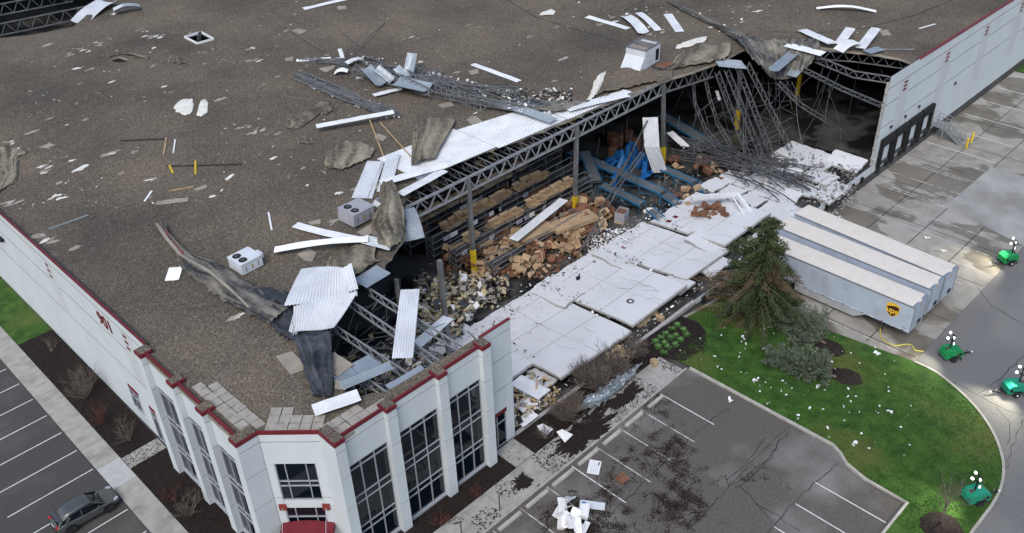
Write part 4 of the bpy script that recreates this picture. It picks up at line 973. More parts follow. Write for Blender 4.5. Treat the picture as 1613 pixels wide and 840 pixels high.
for a in (
    ('white deck strip alone at the top edge of the roof', (478, 14), (556, -4), 1.0),
    ('white deck strip pointing at the crumpled sheet above the tilted roof unit', (925, 26), (990, 45), .9),
    ('curled white deck strip right of the crumpled sheet', (1006, 20), (1037, 48), 1.0, W, .15, .1, 'roof', .2),
    ('short broad white strip right of the curled one', (1052, 22), (1071, 50), 1.2),
    ('crumpled white sheet in the trio above the tilted roof unit', (985, 26), (1014, 53), 1.5, W, .1, .3, 'roof', .3, .2, False),
    ('thin white strip lying alone beside the joist tangle', (745, 101), (818, 128), .8),
    ('white strip at the far end of the joist tangle', (467, 95), (521, 92), .8),
    ('long white sheet crossing the lower joist pile', (498, 199), (620, 176), .9, W, .7, .9),
    ('white strip under the curled grey sheets', (588, 150), (632, 139), .8, W, .3, .3),
    ('white scrap standing in the joist tangle', (540, 92), (535, 77), .5, W, .4, 1.2),
    ('white sheet scrap in the tangle of joists', (545, 100), (570, 92), .9, W, .5, .4, 'roof', .2),
    ('white corrugated scrap below the joist tangle', (527, 115), (548, 112), 1.0, W, .2, .4, 'roof', .3),
    ('bent white strip alone on the far gravel', (1286, 13), (1380, 18), .8, W, .15, .15, 'roof', .5),
    ('slanting white sheet, far one of the cluster at the torn corner', (1264, 47), (1312, 68), 1.3, W, .3, .8),
    ('upright tilted white sheet in the middle of the torn corner', (1321, 70), (1340, 44), 1.2, W, .3, 1.2),
    ('folded white sheet lying below the upright one at the torn corner', (1320, 80), (1350, 66), 1.6, W, .4, .9, 'roof', .4),
    ('tall white sheet at the outer end of the torn corner', (1355, 76), (1380, 44), 1.2, W, .5, 1.3),
    ('white sheet reaching out over the dark hole', (1239, 70), (1297, 85), 1.5, W, .3, .2),
    ('grey sheet scrap under the torn corner cluster', (1365, 82), (1388, 76), 1.3, GR, .4, .3),
    ('long blue grey sheet lying along the bare deck', (776, 162), (872, 190), 1.4, GR, .3, .5, 'roof', .2),
    ('white sheet along the torn edge beyond the grey one', (892, 172), (988, 149), 1.3, W, .4, .2, 'roof', .1),
    ('broad white double sheet left of the tan membrane', (566, 312), (590, 254), 1.5, W, .2, .25),
    ('second white sheet under the broad one, turned slightly', (575, 313), (594, 256), 1.3, W, .12, .16),
    ('white sheet beside the tan membrane strip', (604, 302), (620, 243), 1.3, W, .2, .3),
    ('white sheet jutting toward the bare deck', (600, 288), (704, 259), 1.1, W, .5, .7),
    ('white sheet sliding off the roof edge by the girder', (630, 306), (700, 268), 1.0, W, .3, .5),
    ('long white sheet below the lilac roof unit', (432, 393), (580, 376), .9, W, .5, .8, 'roof', .2),
    ('white sheet crossing the long one below the lilac unit', (465, 354), (560, 376), .9, W, .2, .7, 'roof', -.1),
    ('short grey blue sheet at the torn edge below the lilac unit', (572, 376), (618, 388), 1.3, GR, .7, .4),
    ('blue grey corrugated sheet hanging over the torn edge', (636, 330), (652, 378), 2.0, GR, .1, -1.2, 'roof', .5),
    ('long white sheet laid across the open office joists', (646, 456), (634, 564), 1.5, W, .35, .3),
    ('white corrugated sheet at the roof edge above the entrance', (494, 648), (566, 623), 1.2, W, .3, .5, 'roof', 0, .1),
    ('blue grey sheet sagging into the office hole', (530, 598), (590, 566), 1.5, GR, 0, -.3),
    ('narrow curled blue grey sheet by the office hole', (538, 612), (618, 578), .9, GR, .1, .1, 'roof', 0, .25),
    ('blue grey sheet tucked behind the front coping', (612, 612), (668, 580), .9, GR, -.2, -.2),
    ('blue grey sheet fanned under the black membrane', (516, 560), (556, 600), 1.2, GR, .02, .02),
    ('pale sheet lying in the rubble of the offices', (654, 545), (706, 500), 1.0, W, -3, -3.5),
    ('white ribbed square sheet beside the black membrane', (263, 432), (285, 430), 1.9, W, .1, .1),
    ('grey flat plate lying on the open gravel', (246, 320), (297, 314), .8, 'insul_board', .08, .08, 'roof', 0, 0, True),
    ('small grey corrugated sheet among rubble behind the big white sheet', (566, 447), (604, 424), 1.8, GR, .1, .2),
    ('grey sheet fold under the hanging membrane', (1218, 112), (1262, 75), 1.4, GR, -.8, -.1, 'roof', 0, .2),
    ('grey sheet end below the hanging membrane', (1246, 120), (1265, 98), 1.4, GR, -2.0, -1.0),
    ('pale curved deck sheet rolled down at the rim of the far hole', (128, 38), (172, 4), 3.2, W, -.6, .3, 'roof', .3, .5),
    ('crumpled silver sheet beside the rim of the far hole', (180, 20), (222, 14), 1.4, GR, .3, .2, 'roof', .4, .5),
    ('grey corrugated sheet at the end of the main girder', (1128, 98), (1172, 102), 2.6, GR, .1, -.4)): deck(*a)
# long white sheet fallen through, standing in the interior
A, B_ = PZ(1024, 185, 8.2), PZ(1027, 232, 4.6); Cc = PZ(1040, 272, .8)
bb = MB(); r = V((.62, -.62, 0)) * 1.0
corrugated(A - r, A + r, B_ + r, B_ - r, 6, 4, .03, bb=bb); corrugated(B_ - r, B_ + r, Cc + r, Cc - r, 6, 4, .03, bb=bb)
tag(bb.build('deck_sheet', 'deck_white', solid=.012), 'tall bent white sheet hanging down beside the third column', 'metal sheet', 'roof deck sheets torn loose')
deck('white corrugated sheet slanting across the carton heap', (808, 378), (888, 314), 1.1, W, 0, 0, z=2.6)
deck('pale sheet leaning on the wreckage far inside', (1055, 208), (1082, 232), 1.0, W, 0, -.8, z=2.5)
deck('small white strip caught in the hanging joists', (1129, 143), (1134, 158), .4, W, 0, 0, z=7)
# the great white sheet above the office hole
bb = MB(); q = [PR(*p, h) for p, h in (((474, 424), .3), ((556, 424), .9), ((562, 462), 1.0), ((448, 486), .3))]
f1 = lambda u, v, n_: n_ * (.25 * math.sin(3 * u + 2 * v))
corrugated(q[0], q[1], q[2], q[3], 22, 8, .03, f1, bb)
q2 = [PR(*p, h) for p, h in (((462, 483), .33), ((562, 462), 1.0), ((524, 512), .7), ((466, 526), .3))]
corrugated(q2[0], q2[1], q2[2], q2[3], 19, 8, .03, f1, bb)
q3 = [PR(*p, h) for p, h in (((536, 426), .85), ((553, 414), 1.5), ((564, 455), 1.0), ((548, 460), .9))]
corrugated(q3[0], q3[1], q3[2], q3[3], 3, 6, .03, None, bb)
q4 = [PR(*p, h) for p, h in (((463, 490), .3), ((478, 490), .34), ((468, 529), .3), ((452, 531), .25))]
corrugated(q4[0], q4[1], q4[2], q4[3], 4, 6, .03, None, bb)
tag(bb.build('deck_sheet', 'deck_white', solid=.012), 'great torn white deck sheet lying above the office hole', 'metal sheet', 'roof deck sheets torn loose')
# grey deck sheets curled up in the joist tangle
for (a, c, w_, h1, h2, cu, lab) in (((643, 120), (650, 84), 1.3, .5, 2.6, .15, 'grey sheet standing upright in the joist tangle'), ((575, 108), (600, 135), 1.5, 1.4, .4, .4, 'curled grey sheet at the near side of the joist tangle'), ((590, 110), (615, 130), 1.4, 1.6, .5, .5, 'second curled grey sheet nested in the first'),
                                    ((620, 132), (672, 143), 2.4, .6, .9, .5, 'broad grey sheet bowl shaped in the joist tangle'), ((622, 108), (640, 125), 1.4, 1.6, .5, .3, 'grey sheet leaning behind the bowl shaped one')):
    deck(lab, a, c, w_, GR, h1, h2, curl=cu)
# ---------------------------------------------------------------- boards, pipes, laths on the roof
def stick(name, label, a, c, w_, hh, m, h=.06, h2=None, cat='board', grp='loose boards and pipes on the roof', surf='roof'):
    f = PR if surf == 'roof' else PG
    bb = MB(); A, B_ = f(*a, h), f(*c, h if h2 is None else h2); bb.bar(A, B_, w_, hh); M_ = A.lerp(B_, .5)
    return tag(bb.build(name, m), label, cat, grp)
for a in (('lath', 'thin pale blue strip near the left parapet', (78, 361), (139, 339), .12, .1, 'deck_grey'), ('lath', 'short white tube standing out left of the white roof unit', (423, 335), (428, 362), .16, .12, 'white_plain'), ('lath', 'tan lath crossing the dark pipe end', (262, 217), (258, 243), .14, .08, 'wood'), ('lath', 'white lath beside the tan one', (276, 220), (273, 241), .14, .08, 'white_plain'),
          ('pipe', 'dark pipe left of the tan lath', (190, 222), (260, 219), .1, .1, 'rubber'), ('pipe', 'thin dark pipe below the yellow blocks', (262, 262), (380, 259), .09, .09, 'rubber'), ('block', 'small yellow block left of its twin', (267, 261), (272, 272), .18, .12, 'yellow'), ('block', 'small yellow block standing by the thin pipe', (308, 254), (308, 274), .16, .12, 'yellow'),
          ('lath', 'weathered lath in the middle of the left gravel', (266, 301), (305, 294), .12, .08, 'wood'), ('lath', 'white lath pointing at the grey plate', (228, 317), (239, 301), .2, .06, 'white_plain'), ('pipe', 'long conduit running out of the joist tangle', (436, 35), (510, 80), .1, .1, 'steel', .1, .8), ('pipe', 'conduit crossing another above the joist tangle', (606, 36), (552, 82), .1, .1, 'steel', .1, .9),
          ('pipe', 'short conduit crossing the curved one', (541, 52), (568, 72), .1, .1, 'steel', .1, .7), ('pipe', 'short dark pipe left of the lower joist pile', (450, 153), (492, 158), .1, .1, 'steel'), ('lath', 'long thin lath lower left of the tan membrane', (582, 188), (604, 246), .12, .08, 'wood', .5, .1), ('lath', 'second thin lath crossing below the joist pile', (598, 192), (650, 250), .1, .08, 'wood', .5, .1),
          ('lath', 'white lath on the far gravel near the standing wall', (1448, 45), (1473, 38), .2, .06, 'white_plain'), ('pipe', 'pale bar beside the torn corner cluster', (1390, 78), (1440, 78), .12, .1, 'steel_light', .2, .2)): stick(*a)
# insulation boards: square grey tan slabs
def board(label, pts, m='insul_board', h=.1, th=.06, cat='insulation board', z=None):
    P = [PR(*p, h) if z is None else PZ(*p, z) for p in pts]; bb = MB(); nn = len(P)
    bb.add(P + [p - V((0, 0, th)) for p in P], [tuple(range(nn)), tuple(range(2 * nn - 1, nn - 1, -1))] + [(i, i + nn, (i + 1) % nn + nn, (i + 1) % nn) for i in range(nn)])
    return tag(bb.build('insulation_board', m), label, cat, 'loose insulation boards on the roof')
for lab, pts in (('square board left of the hanging black membrane', ((434, 561), (460, 553), (486, 580), (458, 590))), ('square board right of the hanging black membrane', ((526, 555), (557, 574), (533, 592), (520, 588))), ('board corner showing below the first pair', ((526, 596), (552, 604), (545, 614), (527, 612))), ('tilted board under the crossing white sheets', ((468, 400), (487, 391), (499, 398), (492, 412), (480, 410))),
                 ('board beside the lilac roof unit', ((562, 366), (585, 352), (604, 360), (575, 372))), ('small board above the crossing sheets', ((484, 350), (505, 345), (505, 352), (490, 354))), ('board behind the white double sheet', ((575, 295), (594, 288), (596, 296), (583, 304))), ('board left of the tan membrane strip', ((594, 210), (610, 216), (604, 222), (590, 218))),
                 ('board below the joist pile', ((690, 165), (710, 160), (715, 166), (697, 170))), ('board by the joist tangle', ((738, 112), (752, 109), (754, 115), (742, 118))), ('board on the bare deck', ((735, 188), (750, 182), (760, 192), (742, 196))), ('leaf shaped board up the roof', ((458, 48), (470, 45), (484, 48), (474, 54))),
                 ('board near the top edge of the roof', ((531, 10), (545, 9), (546, 14), (533, 15))), ('board on the gravel beyond the torn corner', ((1385, 48), (1398, 47), (1404, 55), (1390, 56))), ('board left of the joist tangle', ((448, 92), (462, 89), (462, 95), (450, 96))), ('board between tangle and lower pile', ((502, 108), (530, 102), (525, 108), (514, 114))), ('dark board in the lower joist pile', ((532, 146), (545, 140), (556, 156), (545, 158)))):
    board('grey tan insulation ' + lab, pts)
# ---------------------------------------------------------------- membrane drapes
def cloth(label, rows, m, fold=.1, ff=1.2, k=9, name='roof_membrane', cat='roof membrane', grp='torn roof membrane', th=.015, seed=0):
    """rows of (px, py, height over the roof)"""
    ctl = [[PR(p[0], p[1], p[2]) for p in r] for r in rows]; cols = [smooth_pts(r, k) for r in ctl]; nc = len(cols[0]); grid = []
    for i in range(nc): grid.append(smooth_pts([r[i] for r in cols], k))
    nr = len(grid[0]); bb = MB(); vs = []
    for i in range(nc):
        for j in range(nr):
            p = grid[i][j]; s = i / nc
            wq = 3.2 * noise.noise(V((i * .11, j * .07, seed))); rg = 1 - 2.2 * abs(noise.noise(V(((i + wq) * ff * .28, j * .05 + seed, seed)))); r2 = 1 - 2.2 * abs(noise.noise(V(((i + 1.3 * wq) * ff * .75, j * .13, seed + 5))))
            ss = (i + 1.6 * wq) * ff * .17 + .5 * noise.noise(p * .5); tr = abs((ss % 1) * 2 - 1); s3 = (j * .6 + i + wq) * ff * .31; t3 = abs((s3 % 1) * 2 - 1)
            f = .72 * fold * (.6 * rg + .4 * r2 + .55 * tr * (.5 + noise.noise(V((math.floor(ss), j * .06, seed)))) + .45 * t3 * noise.noise(p * .9) + .5 * noise.noise(p * 1.1) + .35 * noise.noise(p * 4.5))
            e = .35 * noise.noise(p * 1.6 + V((3, 0, seed))) + .25 * noise.noise(p * 5) if i in (0, nc - 1) or j in (0, nr - 1) else 0
            vs.append(p + V((e, e, f + fold * .3)))
    bb.add(vs, [(i * nr + j, (i + 1) * nr + j, (i + 1) * nr + j + 1, i * nr + j + 1) for i in range(nc - 1) for j in range(nr - 1)])
    o = bb.build(name, m, smooth=True, solid=th)
    at = o.data.attributes.new('streak', 'FLOAT', 'POINT')
    at.data.foreach_set('value', [.3 + .42 * noise.noise(V((i * .42 * ff + 2.5 * noise.noise(V((i * .08, j * .08, 0))), j * .05, seed + 3))) + .38 * noise.noise(V((i * .13, j * .13, seed + 8))) for i in range(nc) for j in range(nr)])
    return tag(o, label, cat, grp)
cloth('tan membrane strip draped beside the bare deck', [[(655, 200, .1), (685, 186, .5), (718, 190, .2)], [(650, 222, .1), (675, 215, .6), (705, 215, .3)], [(648, 262, .1), (662, 258, .4), (685, 252, .2)]], 'membrane_tan', .26, 1.5)
cloth('tan membrane patch left of the white sheets', [[(516, 240, .05), (545, 224, .3), (572, 225, .3), (592, 237, .05)], [(512, 258, .05), (540, 250, .4), (565, 248, .3), (585, 248, .05)], [(515, 263, .05), (535, 268, .1), (555, 262, .1), (575, 255, .05)]], 'membrane_tan', .16)
cloth('long brown grey membrane hanging beside the corrugated sheet', [[(600, 292, .4), (612, 290, .6), (622, 294, .5)], [(596, 325, .3), (618, 318, 1.0), (634, 325, .6)], [(585, 355, .3), (615, 358, 1.0), (638, 352, .2)], [(590, 385, .1), (618, 392, .6), (638, 380, -.5)]], 'membrane_tan', .32, 1.7)
cloth('tan membrane sheet behind the great white sheet', [[(520, 408, .05), (560, 388, .2), (595, 384, .3)], [(515, 425, .05), (560, 410, .5), (590, 405, .3)], [(535, 432, .05), (565, 430, .4), (600, 410, .1)]], 'membrane_tan', .2)
cloth('long grey black membrane folded across the gravel toward the offices', [[(250, 356, .1), (254, 354, .3), (259, 358, .1)], [(276, 398, .05), (284, 392, .5), (290, 396, .1)], [(290, 428, .05), (318, 420, .5), (338, 416, .2)], [(322, 452, .03), (350, 446, .4), (372, 436, .2)], [(352, 476, .03), (378, 468, .3), (402, 456, .2)], [(425, 514, .03), (438, 504, .3), (455, 490, .2)]], 'membrane_grey', .34, 1.3)
cloth('black shiny membrane spread beneath the great white sheet', [[(385, 462, .1), (420, 455, .4), (452, 466, .0)], [(405, 490, .05), (440, 492, .2), (470, 500, -.1)], [(425, 515, .05), (465, 524, .0), (510, 520, .0)], [(450, 535, .05), (490, 545, .3), (522, 530, .2)]], 'membrane_black', .28, 1.2, seed=4)
cloth('black membrane tail hanging down to the roof edge', [[(462, 532, .1), (490, 530, .2), (522, 526, .2)], [(472, 560, .1), (498, 562, .7), (524, 560, .3)], [(482, 595, .05), (505, 598, .5), (525, 595, .2)], [(495, 628, .05), (510, 628, .3), (524, 622, .1)]], 'membrane_black', .3, 1.6, seed=8)
cloth('pale membrane flap along the left parapet', [[(-12, 235, .05), (10, 232, .3), (30, 235, .3), (44, 243, .05)], [(-12, 255, .05), (8, 256, .2), (20, 252, .2), (30, 248, .02)], [(-12, 275, .05), (5, 272, .2), (20, 275, .15), (28, 282, .02)], [(-12, 310, .02), (-5, 305, .1), (5, 298, .1), (15, 292, .02)]], 'membrane_tan', .1, seed=2)
cloth('dark membrane sagging over the torn corner edge', [[(1150, 58, .4), (1185, 62, .4), (1225, 66, .3), (1265, 66, .2), (1295, 62, .2)], [(1170, 75, .4), (1200, 82, -.2), (1230, 82, -.4), (1262, 82, -.2), (1290, 76, 0)], [(1182, 92, .1), (1205, 104, -1.0), (1232, 106, -1.6), (1262, 100, -1.0), (1284, 90, -.3)], [(1196, 104, -.4), (1212, 124, -2.2), (1234, 130, -3), (1258, 118, -2), (1276, 104, -1)]], 'membrane_grey', .4, 1.4, k=12)
cloth('dark twisted membrane roll up the roof from the torn corner', [[(1050, 4, .1), (1056, 2, .3), (1062, 4, .1)], [(1095, 28, .1), (1102, 24, .5), (1108, 27, .1)], [(1130, 46, .1), (1138, 42, .6), (1146, 44, .1)], [(1158, 64, .2), (1170, 56, .8), (1182, 58, .3)]], 'membrane_grey', .14, 2)
cloth('tan membrane ridge along the torn edge beyond the tilted unit', [[(1078, 84, .1), (1110, 72, .3), (1150, 68, .4)], [(1060, 98, .1), (1100, 88, .4), (1150, 84, .3)], [(1050, 112, .05), (1100, 102, .2), (1140, 95, .1)]], 'membrane_tan', .22, 1.2)
cloth('grey membrane rolled along the edge above the girder', [[(795, 150, .1), (830, 158, .4), (880, 162, .4), (935, 160, .2)], [(790, 160, .1), (830, 168, .5), (885, 170, .5), (945, 158, .2)], [(800, 168, .1), (838, 174, .3), (890, 176, .2), (960, 152, .1)]], 'membrane_grey', .2, 1.0)
cloth('grey membrane edge curling below the tilted roof unit', [[(950, 118, .1), (985, 108, .2), (1030, 112, .1), (1060, 112, .1)], [(942, 130, .1), (985, 118, .1), (1030, 120, .1), (1058, 122, .05)], [(940, 148, .2), (985, 140, .3), (1030, 130, .2), (1050, 128, .05)]], 'gravel', .16, 1.0)
cloth('torn pale membrane by the rolled edge below the tilted unit', [[(935, 132, .1), (945, 118, .4), (955, 115, .1)], [(930, 150, .1), (940, 140, .4), (948, 136, .1)], [(920, 165, .1), (932, 156, .3), (940, 150, .1)]], 'insul_white', .2)
for lab, rows in (('pale torn membrane scrap left of the lower joist pile', [[(452, 188, .03), (480, 176, .1), (508, 160, .05)], [(460, 195, .03), (490, 188, .1), (520, 165, .05)], [(450, 204, .02), (470, 203, .05), (485, 190, .05)]]),
                  ('pale membrane scrap beside the lower joist pile', [[(505, 172, .03), (520, 166, .1), (535, 166, .03)], [(505, 182, .03), (518, 178, .1), (528, 172, .03)]]), ('pale curled scrap left of the tan patch', [[(465, 218, .03), (478, 214, .1), (492, 220, .03)], [(470, 226, .03), (482, 224, .1), (498, 228, .03)]]),
                  ('pale torn patch in line with the skylight', [[(268, 88, .02), (280, 90, .08), (292, 96, .02)], [(264, 97, .02), (280, 100, .08), (297, 100, .02)]]), ('round white patch of bared roof board', [[(276, 166, .02), (288, 157, .05), (304, 156, .02)], [(275, 172, .02), (290, 168, .05), (305, 166, .02)], [(285, 180, .02), (295, 182, .05), (303, 178, .02)]]),
                  ('ragged white patch beside the round one', [[(316, 160, .02), (322, 158, .05), (328, 162, .02)], [(310, 182, .02), (320, 182, .05), (327, 178, .02)]]), ('white rag on the gravel beyond the trio of strips', [[(852, 20, .02), (866, 16, .1), (876, 18, .02)], [(850, 25, .02), (862, 24, .1), (872, 24, .02)]]),
                  ('long white rag beside the tilted roof unit', [[(1066, 72, .02), (1085, 64, .1), (1115, 58, .02)], [(1064, 78, .02), (1085, 74, .1), (1110, 66, .02)]]), ('pale flap rim around the small roof crater', [[(168, 94, .02), (184, 86, .1), (212, 84, .1), (236, 90, .05)], [(172, 88, .02), (190, 84, .15), (215, 88, .2), (232, 96, .02)]])):
    cloth(lab, rows, 'insul_white' if 'white' in lab else 'membrane_tan', .06, 1.2, 5, 'membrane_scrap', 'membrane scrap', 'torn membrane scraps on the gravel')
bb = MB(); P_ = [PR(*p, h) for p, h in (((247, 352), .4), ((262, 375), .5), ((285, 402), .7), ((330, 428), .9), ((362, 455), .9), ((392, 484), .5))]
for i in range(len(P_) - 1): bb.bar(P_[i], P_[i + 1], .3 - .03 * i, .08)
fl_ = tag(bb.build('flashing_strip', 'insul_board'), 'bent pale flashing strip running along the long membrane', 'flashing'); bb = MB(); bb.bar(P_[0] + V((.2, 0, .06)), P_[2] + V((.2, 0, .06)), .12, .05); bb.build('red_edge', 'orange_red', fl_)
# ---------------------------------------------------------------- joists thrown on the roof
def loose_joist(label, pts, depth, up, m='steel', grp='bar joists thrown across the roof', step=.9, w_=.1):
    return tag(joist_mb(pts, depth, step, up, w=w_, web=.065).build('bar_joist', m), label, 'joist', grp)
random.seed(21)
JT = 'twisted bar joist in the long tangle on the gravel'
for i in range(22):
    t0 = rnd(0, .55); t1 = t0 + rnd(.3, .45); A0, B0 = V((548, 90)), V((880, 172)); off = rnd(-8, 14)
    a = A0.lerp(B0, t0); c = A0.lerp(B0, min(t1, 1)); m_ = (a + c) / 2
    loose_joist(JT, [PR(a.x, a.y + off + rnd(-14, 12), rnd(.3, 1.3)), PR(m_.x, m_.y + off + rnd(-6, 6), rnd(.5, 1.3)), PR(c.x, c.y + off + rnd(-14, 12), rnd(.2, 1.3))], .7, (rnd(-1, 1), rnd(-1, 1), rnd(.1, .8)), grp='bar joists in the long tangle')
for i in range(11):
    o = rnd(-7, 7)
    loose_joist('twisted bar joist in the lower pile beside the tan membrane', [PR(468 + rnd(-3, 12), 120 + o, .3), PR(540 + rnd(-10, 10), 150 + o, rnd(.4, 1.0)), PR(632 + rnd(-35, 15), 184 + o + rnd(-16, 12), .3)], .7, (rnd(-1, 1), rnd(-1, 1), rnd(.1, .8)), grp='bar joists in the lower pile')
for i in range(4):
    loose_joist('twisted bar joist end beside the white strip at the far end of the tangle', [PR(470 + i * 8, 92 + rnd(-8, 2), .2), PR(530 + rnd(0, 20), 98 + rnd(-6, 6), .6)], .5, (rnd(-1, 1), rnd(-1, 1), .4), grp='bar joists at the far end')
# broken bits among them
bb = MB(); scatter(bb, [PR(548 + 330 * t + rnd(-12, 12), 92 + 82 * t + rnd(-12, 16), rnd(.1, .9)) for t in [random.random() for _ in range(300)]] + [PR(470 + 160 * t, 118 + 66 * t + rnd(-8, 12), .1) for t in [random.random() for _ in range(110)]], .1, .75, .12, .9, nm=3); tag(bb.build('tangle_scraps', ['insul_white', 'deck_white', 'deck_grey']), 'pale scraps caught in the joist tangle', None, None, 'stuff')
bb = MB(); scatter(bb, [PR(rnd(785, 900), rnd(140, 172), .1) for _ in range(420)], .15, .9, .15, .8, nm=5); tag(bb.build('edge_rubble', ['rubble', 'insul_white', 'membrane_grey', 'steel_dark', 'membrane_tan']), 'grey rubble of insulation along the rolled membrane edge', None, None, 'stuff')
# ---------------------------------------------------------------- joists fallen or hanging inside
def hang(label, pts, depth, up, m='steel_mid', w_=.12, step=1.1, grp='roof joists hanging into the opening'): return loose_joist(label, pts, depth, up, m, grp, step, w_)
HL = 'straight roof joist hanging from the torn edge beside the sagging membrane'
for nm_, (a, c, z0, z1) in zip(('first', 'second', 'third', 'last'), (((1133, 112), (1182, 245), 10.6, .8), ((1148, 108), (1206, 252), 10.7, .9), ((1165, 103), (1222, 250), 10.8, .8), ((1180, 98), (1248, 232), 10.8, .8))):
    hang(nm_ + ' of the straight joists hanging beside the sagging membrane, counted from the columns', [PZ(*a, z0), PZ(*c, z1)], .75, (1, 0, .3))
for (pts, lab) in ((((1092, 115, 10.3), (1096, 160, 6.5), (1112, 200, 3.0), (1140, 235, .8)), 'curved joist hanging left of the leaning yellow column'), (((1110, 110, 10.3), (1120, 155, 6.8), (1132, 192, 3.6), (1160, 238, .8)), 'curved joist hanging beside the first curved one'), (((1228, 128, 9.2), (1262, 162, 7.2), (1300, 185, 5.0), (1338, 210, 1.5)), 'long sagging joist below the hanging membrane'),
                   (((1270, 108, 10.2), (1330, 138, 9.6), (1392, 164, 9.0)), 'joist spanning from the membrane to the standing wall end'), (((1020, 190, 7.6), (990, 250, 3.6), (955, 300, .6)), 'slanting joist fallen from the girder to the floor'), (((1010, 240, 5), (965, 300, 2.5), (925, 360, .5)), 'long thin joist lying down toward the cartons'), (((945, 345, 3), (925, 375, 2), (912, 398, .3)), 'short twisted joist at the end of the low rack')):
    hang(lab, [PZ(*p) for p in pts], .6, (1, .3, .4))
random.seed(33)
for i in range(18):
    a = (rnd(1040, 1100), rnd(205, 245)); c = (rnd(1180, 1290), rnd(245, 300)); m_ = ((a[0] + c[0]) / 2 + rnd(-10, 10), (a[1] + c[1]) / 2 + rnd(-12, 8))
    hang('tangled joist lying on the fallen panels by the dark bay', [PZ(*a, rnd(.8, 2)), PZ(*m_, rnd(1, 2.2)), PZ(*c, rnd(.8, 1.6))], .6, (rnd(-1, 1), rnd(-1, 1), rnd(0, 1)), 'steel_mid', .08, grp='joists tangled on the fallen panels')
for i in range(8):
    a = (rnd(1110, 1200), rnd(235, 280)); c = (a[0] + rnd(60, 130), a[1] + rnd(20, 60)); bb = MB(); A, B_ = PZ(*a, 1.0), PZ(*c, 1.2); m_ = A.lerp(B_, .5) + V((rnd(-1, 1), rnd(-1, 1), .4)); bb.tube(smooth_pts([A, m_, B_], 5), .07, 5)
    tag(bb.build('bent_rod', 'steel_dark'), 'bent dark rod lying over the cracked fallen panels', 'rod', 'bent rods on the fallen panels')
# bridging and loose cross pieces in the hanging joists
bb = MB()
for i in range(70):
    p = PZ(rnd(1060, 1250), rnd(130, 240), rnd(2, 7)); bb.bar(p, p + V((rnd(-4, 4), rnd(-3, 3), rnd(-2.5, 2.5))), .05)
for i in range(30):
    p = PZ(rnd(880, 1110), rnd(180, 300), rnd(2, 6)); bb.bar(p, p + V((rnd(-.6, .6), rnd(-.6, .6), rnd(-4, 3))), .05)
for i in range(26):
    p = PZ(rnd(1085, 1400), rnd(90, 150), rnd(9.5, 10.6)); q_ = p + V((rnd(-2.5, 2.5), rnd(-3, 3), rnd(-9, -4))); bb.tube(smooth_pts([p, p.lerp(q_, .5) + V((rnd(-.8, .8), rnd(-.8, .8), -.4)), q_], 4), .03, 3)
tag(bb.build('loose_bridging', 'steel_mid'), 'thin loose bridging bars among the hanging joists', None, None, 'stuff')
# steel frame leaning on the fallen panels
bb = MB(); p = [PZ(*q) for q in ((1090, 312, 1.8), (1160, 306, 2.2), (1186, 340, .9))]
bb.bar(p[0], p[1], .5, .4); bb.bar(p[1], p[2], .4, .5); bb.bar(p[1] + V((-1, -.3, 0)), p[2] + V((-1, .2, 0)), .16)
tag(bb.build('door_frame', 'deck_white'), 'bent pale steel door frame lying on the fallen panels', 'door frame')
bb = MB(); scatter(bb, [PZ(rnd(1130, 1180), rnd(315, 350), .9) for _ in range(120)] + [PZ(rnd(1240, 1350), rnd(255, 320), .6) for _ in range(420)] + [PZ(rnd(1170, 1300), rnd(240, 300), .9) for _ in range(360)] + [PZ(rnd(1240, 1350), rnd(255, 320), .6) for _ in range(300)], .06, .5, .25, .8, nm=4); tag(bb.build('panel_rubble', ['rubble', 'rubble', 'steel_dark', 'wall_core']), 'grey and white rubble on the broken far panels', None, None, 'stuff')
bb = MB(); scatter(bb, [PZ(rnd(925, 1010), rnd(360, 400), .4) for _ in range(700)] + [PZ(rnd(1290, 1330), rnd(318, 345), -1.4) for _ in range(60)], .08, .5, .12, 1.0, nm=3); tag(bb.build('white_rubble', ['white_plain', 'rubble', 'deck_white']), 'heap of broken white facing at the panel tops', None, None, 'stuff')
# yellow insulation and rubble in the offices
random.seed(5)
pts = []
for i in range(1800):
    px_, py_ = rnd(655, 800), rnd(452, 545); p = PZ(px_, py_, 0)
    if px_ > 730 and py_ > 513 - (px_ - 735) * .63: continue
    if p.y > 40 and not (p.x > 43 and p.y < 46): pts.append((p.x, p.y, rnd(.1, 1.6)))
bb = MB(); scatter(bb, pts[:900], .15, .7, .45, 1.2, nm=6); scatter(bb, [(x, y, z + .15) for x, y, z in pts[900:]], .4, 1.5, .1, .8, nm=6); tag(bb.build('insulation_rubble', ['insul_yellow', 'insul_yellow', 'insul_board', 'rubble', 'steel_dark', 'soil']), 'yellow fluffy insulation rubble behind the offices', None, None, 'stuff')
bb = MB(); scatter(bb, [(rnd(24.5, 38), rnd(40.2, 53), rnd(1.5, 5.5)) for _ in range(900)], .2, 1.3, .3, 1.2, nm=4); tag(bb.build('office_rubble', ['rubble', 'steel_dark', 'insul_yellow', 'soil']), 'grey rubble heaped under the office joists', None, None, 'stuff')
bb = MB(); scatter(bb, [(rnd(24.5, 38), rnd(40.2, 53), rnd(1.5, 5)) for _ in range(110)] + [(x, y, z + .2) for x, y, z in random.sample(pts, 60)], .4, 1.8, .12, 1.0); tag(bb.build('office_boards', 'white_plain'), 'broken white ceiling boards in the office hole', None, None, 'stuff')
b = MB(); b.b2((21.3, 40.5, .1), (37, 52.5, 1.4)); b.build('rubble_base', 'soil', WH)
bb = MB()
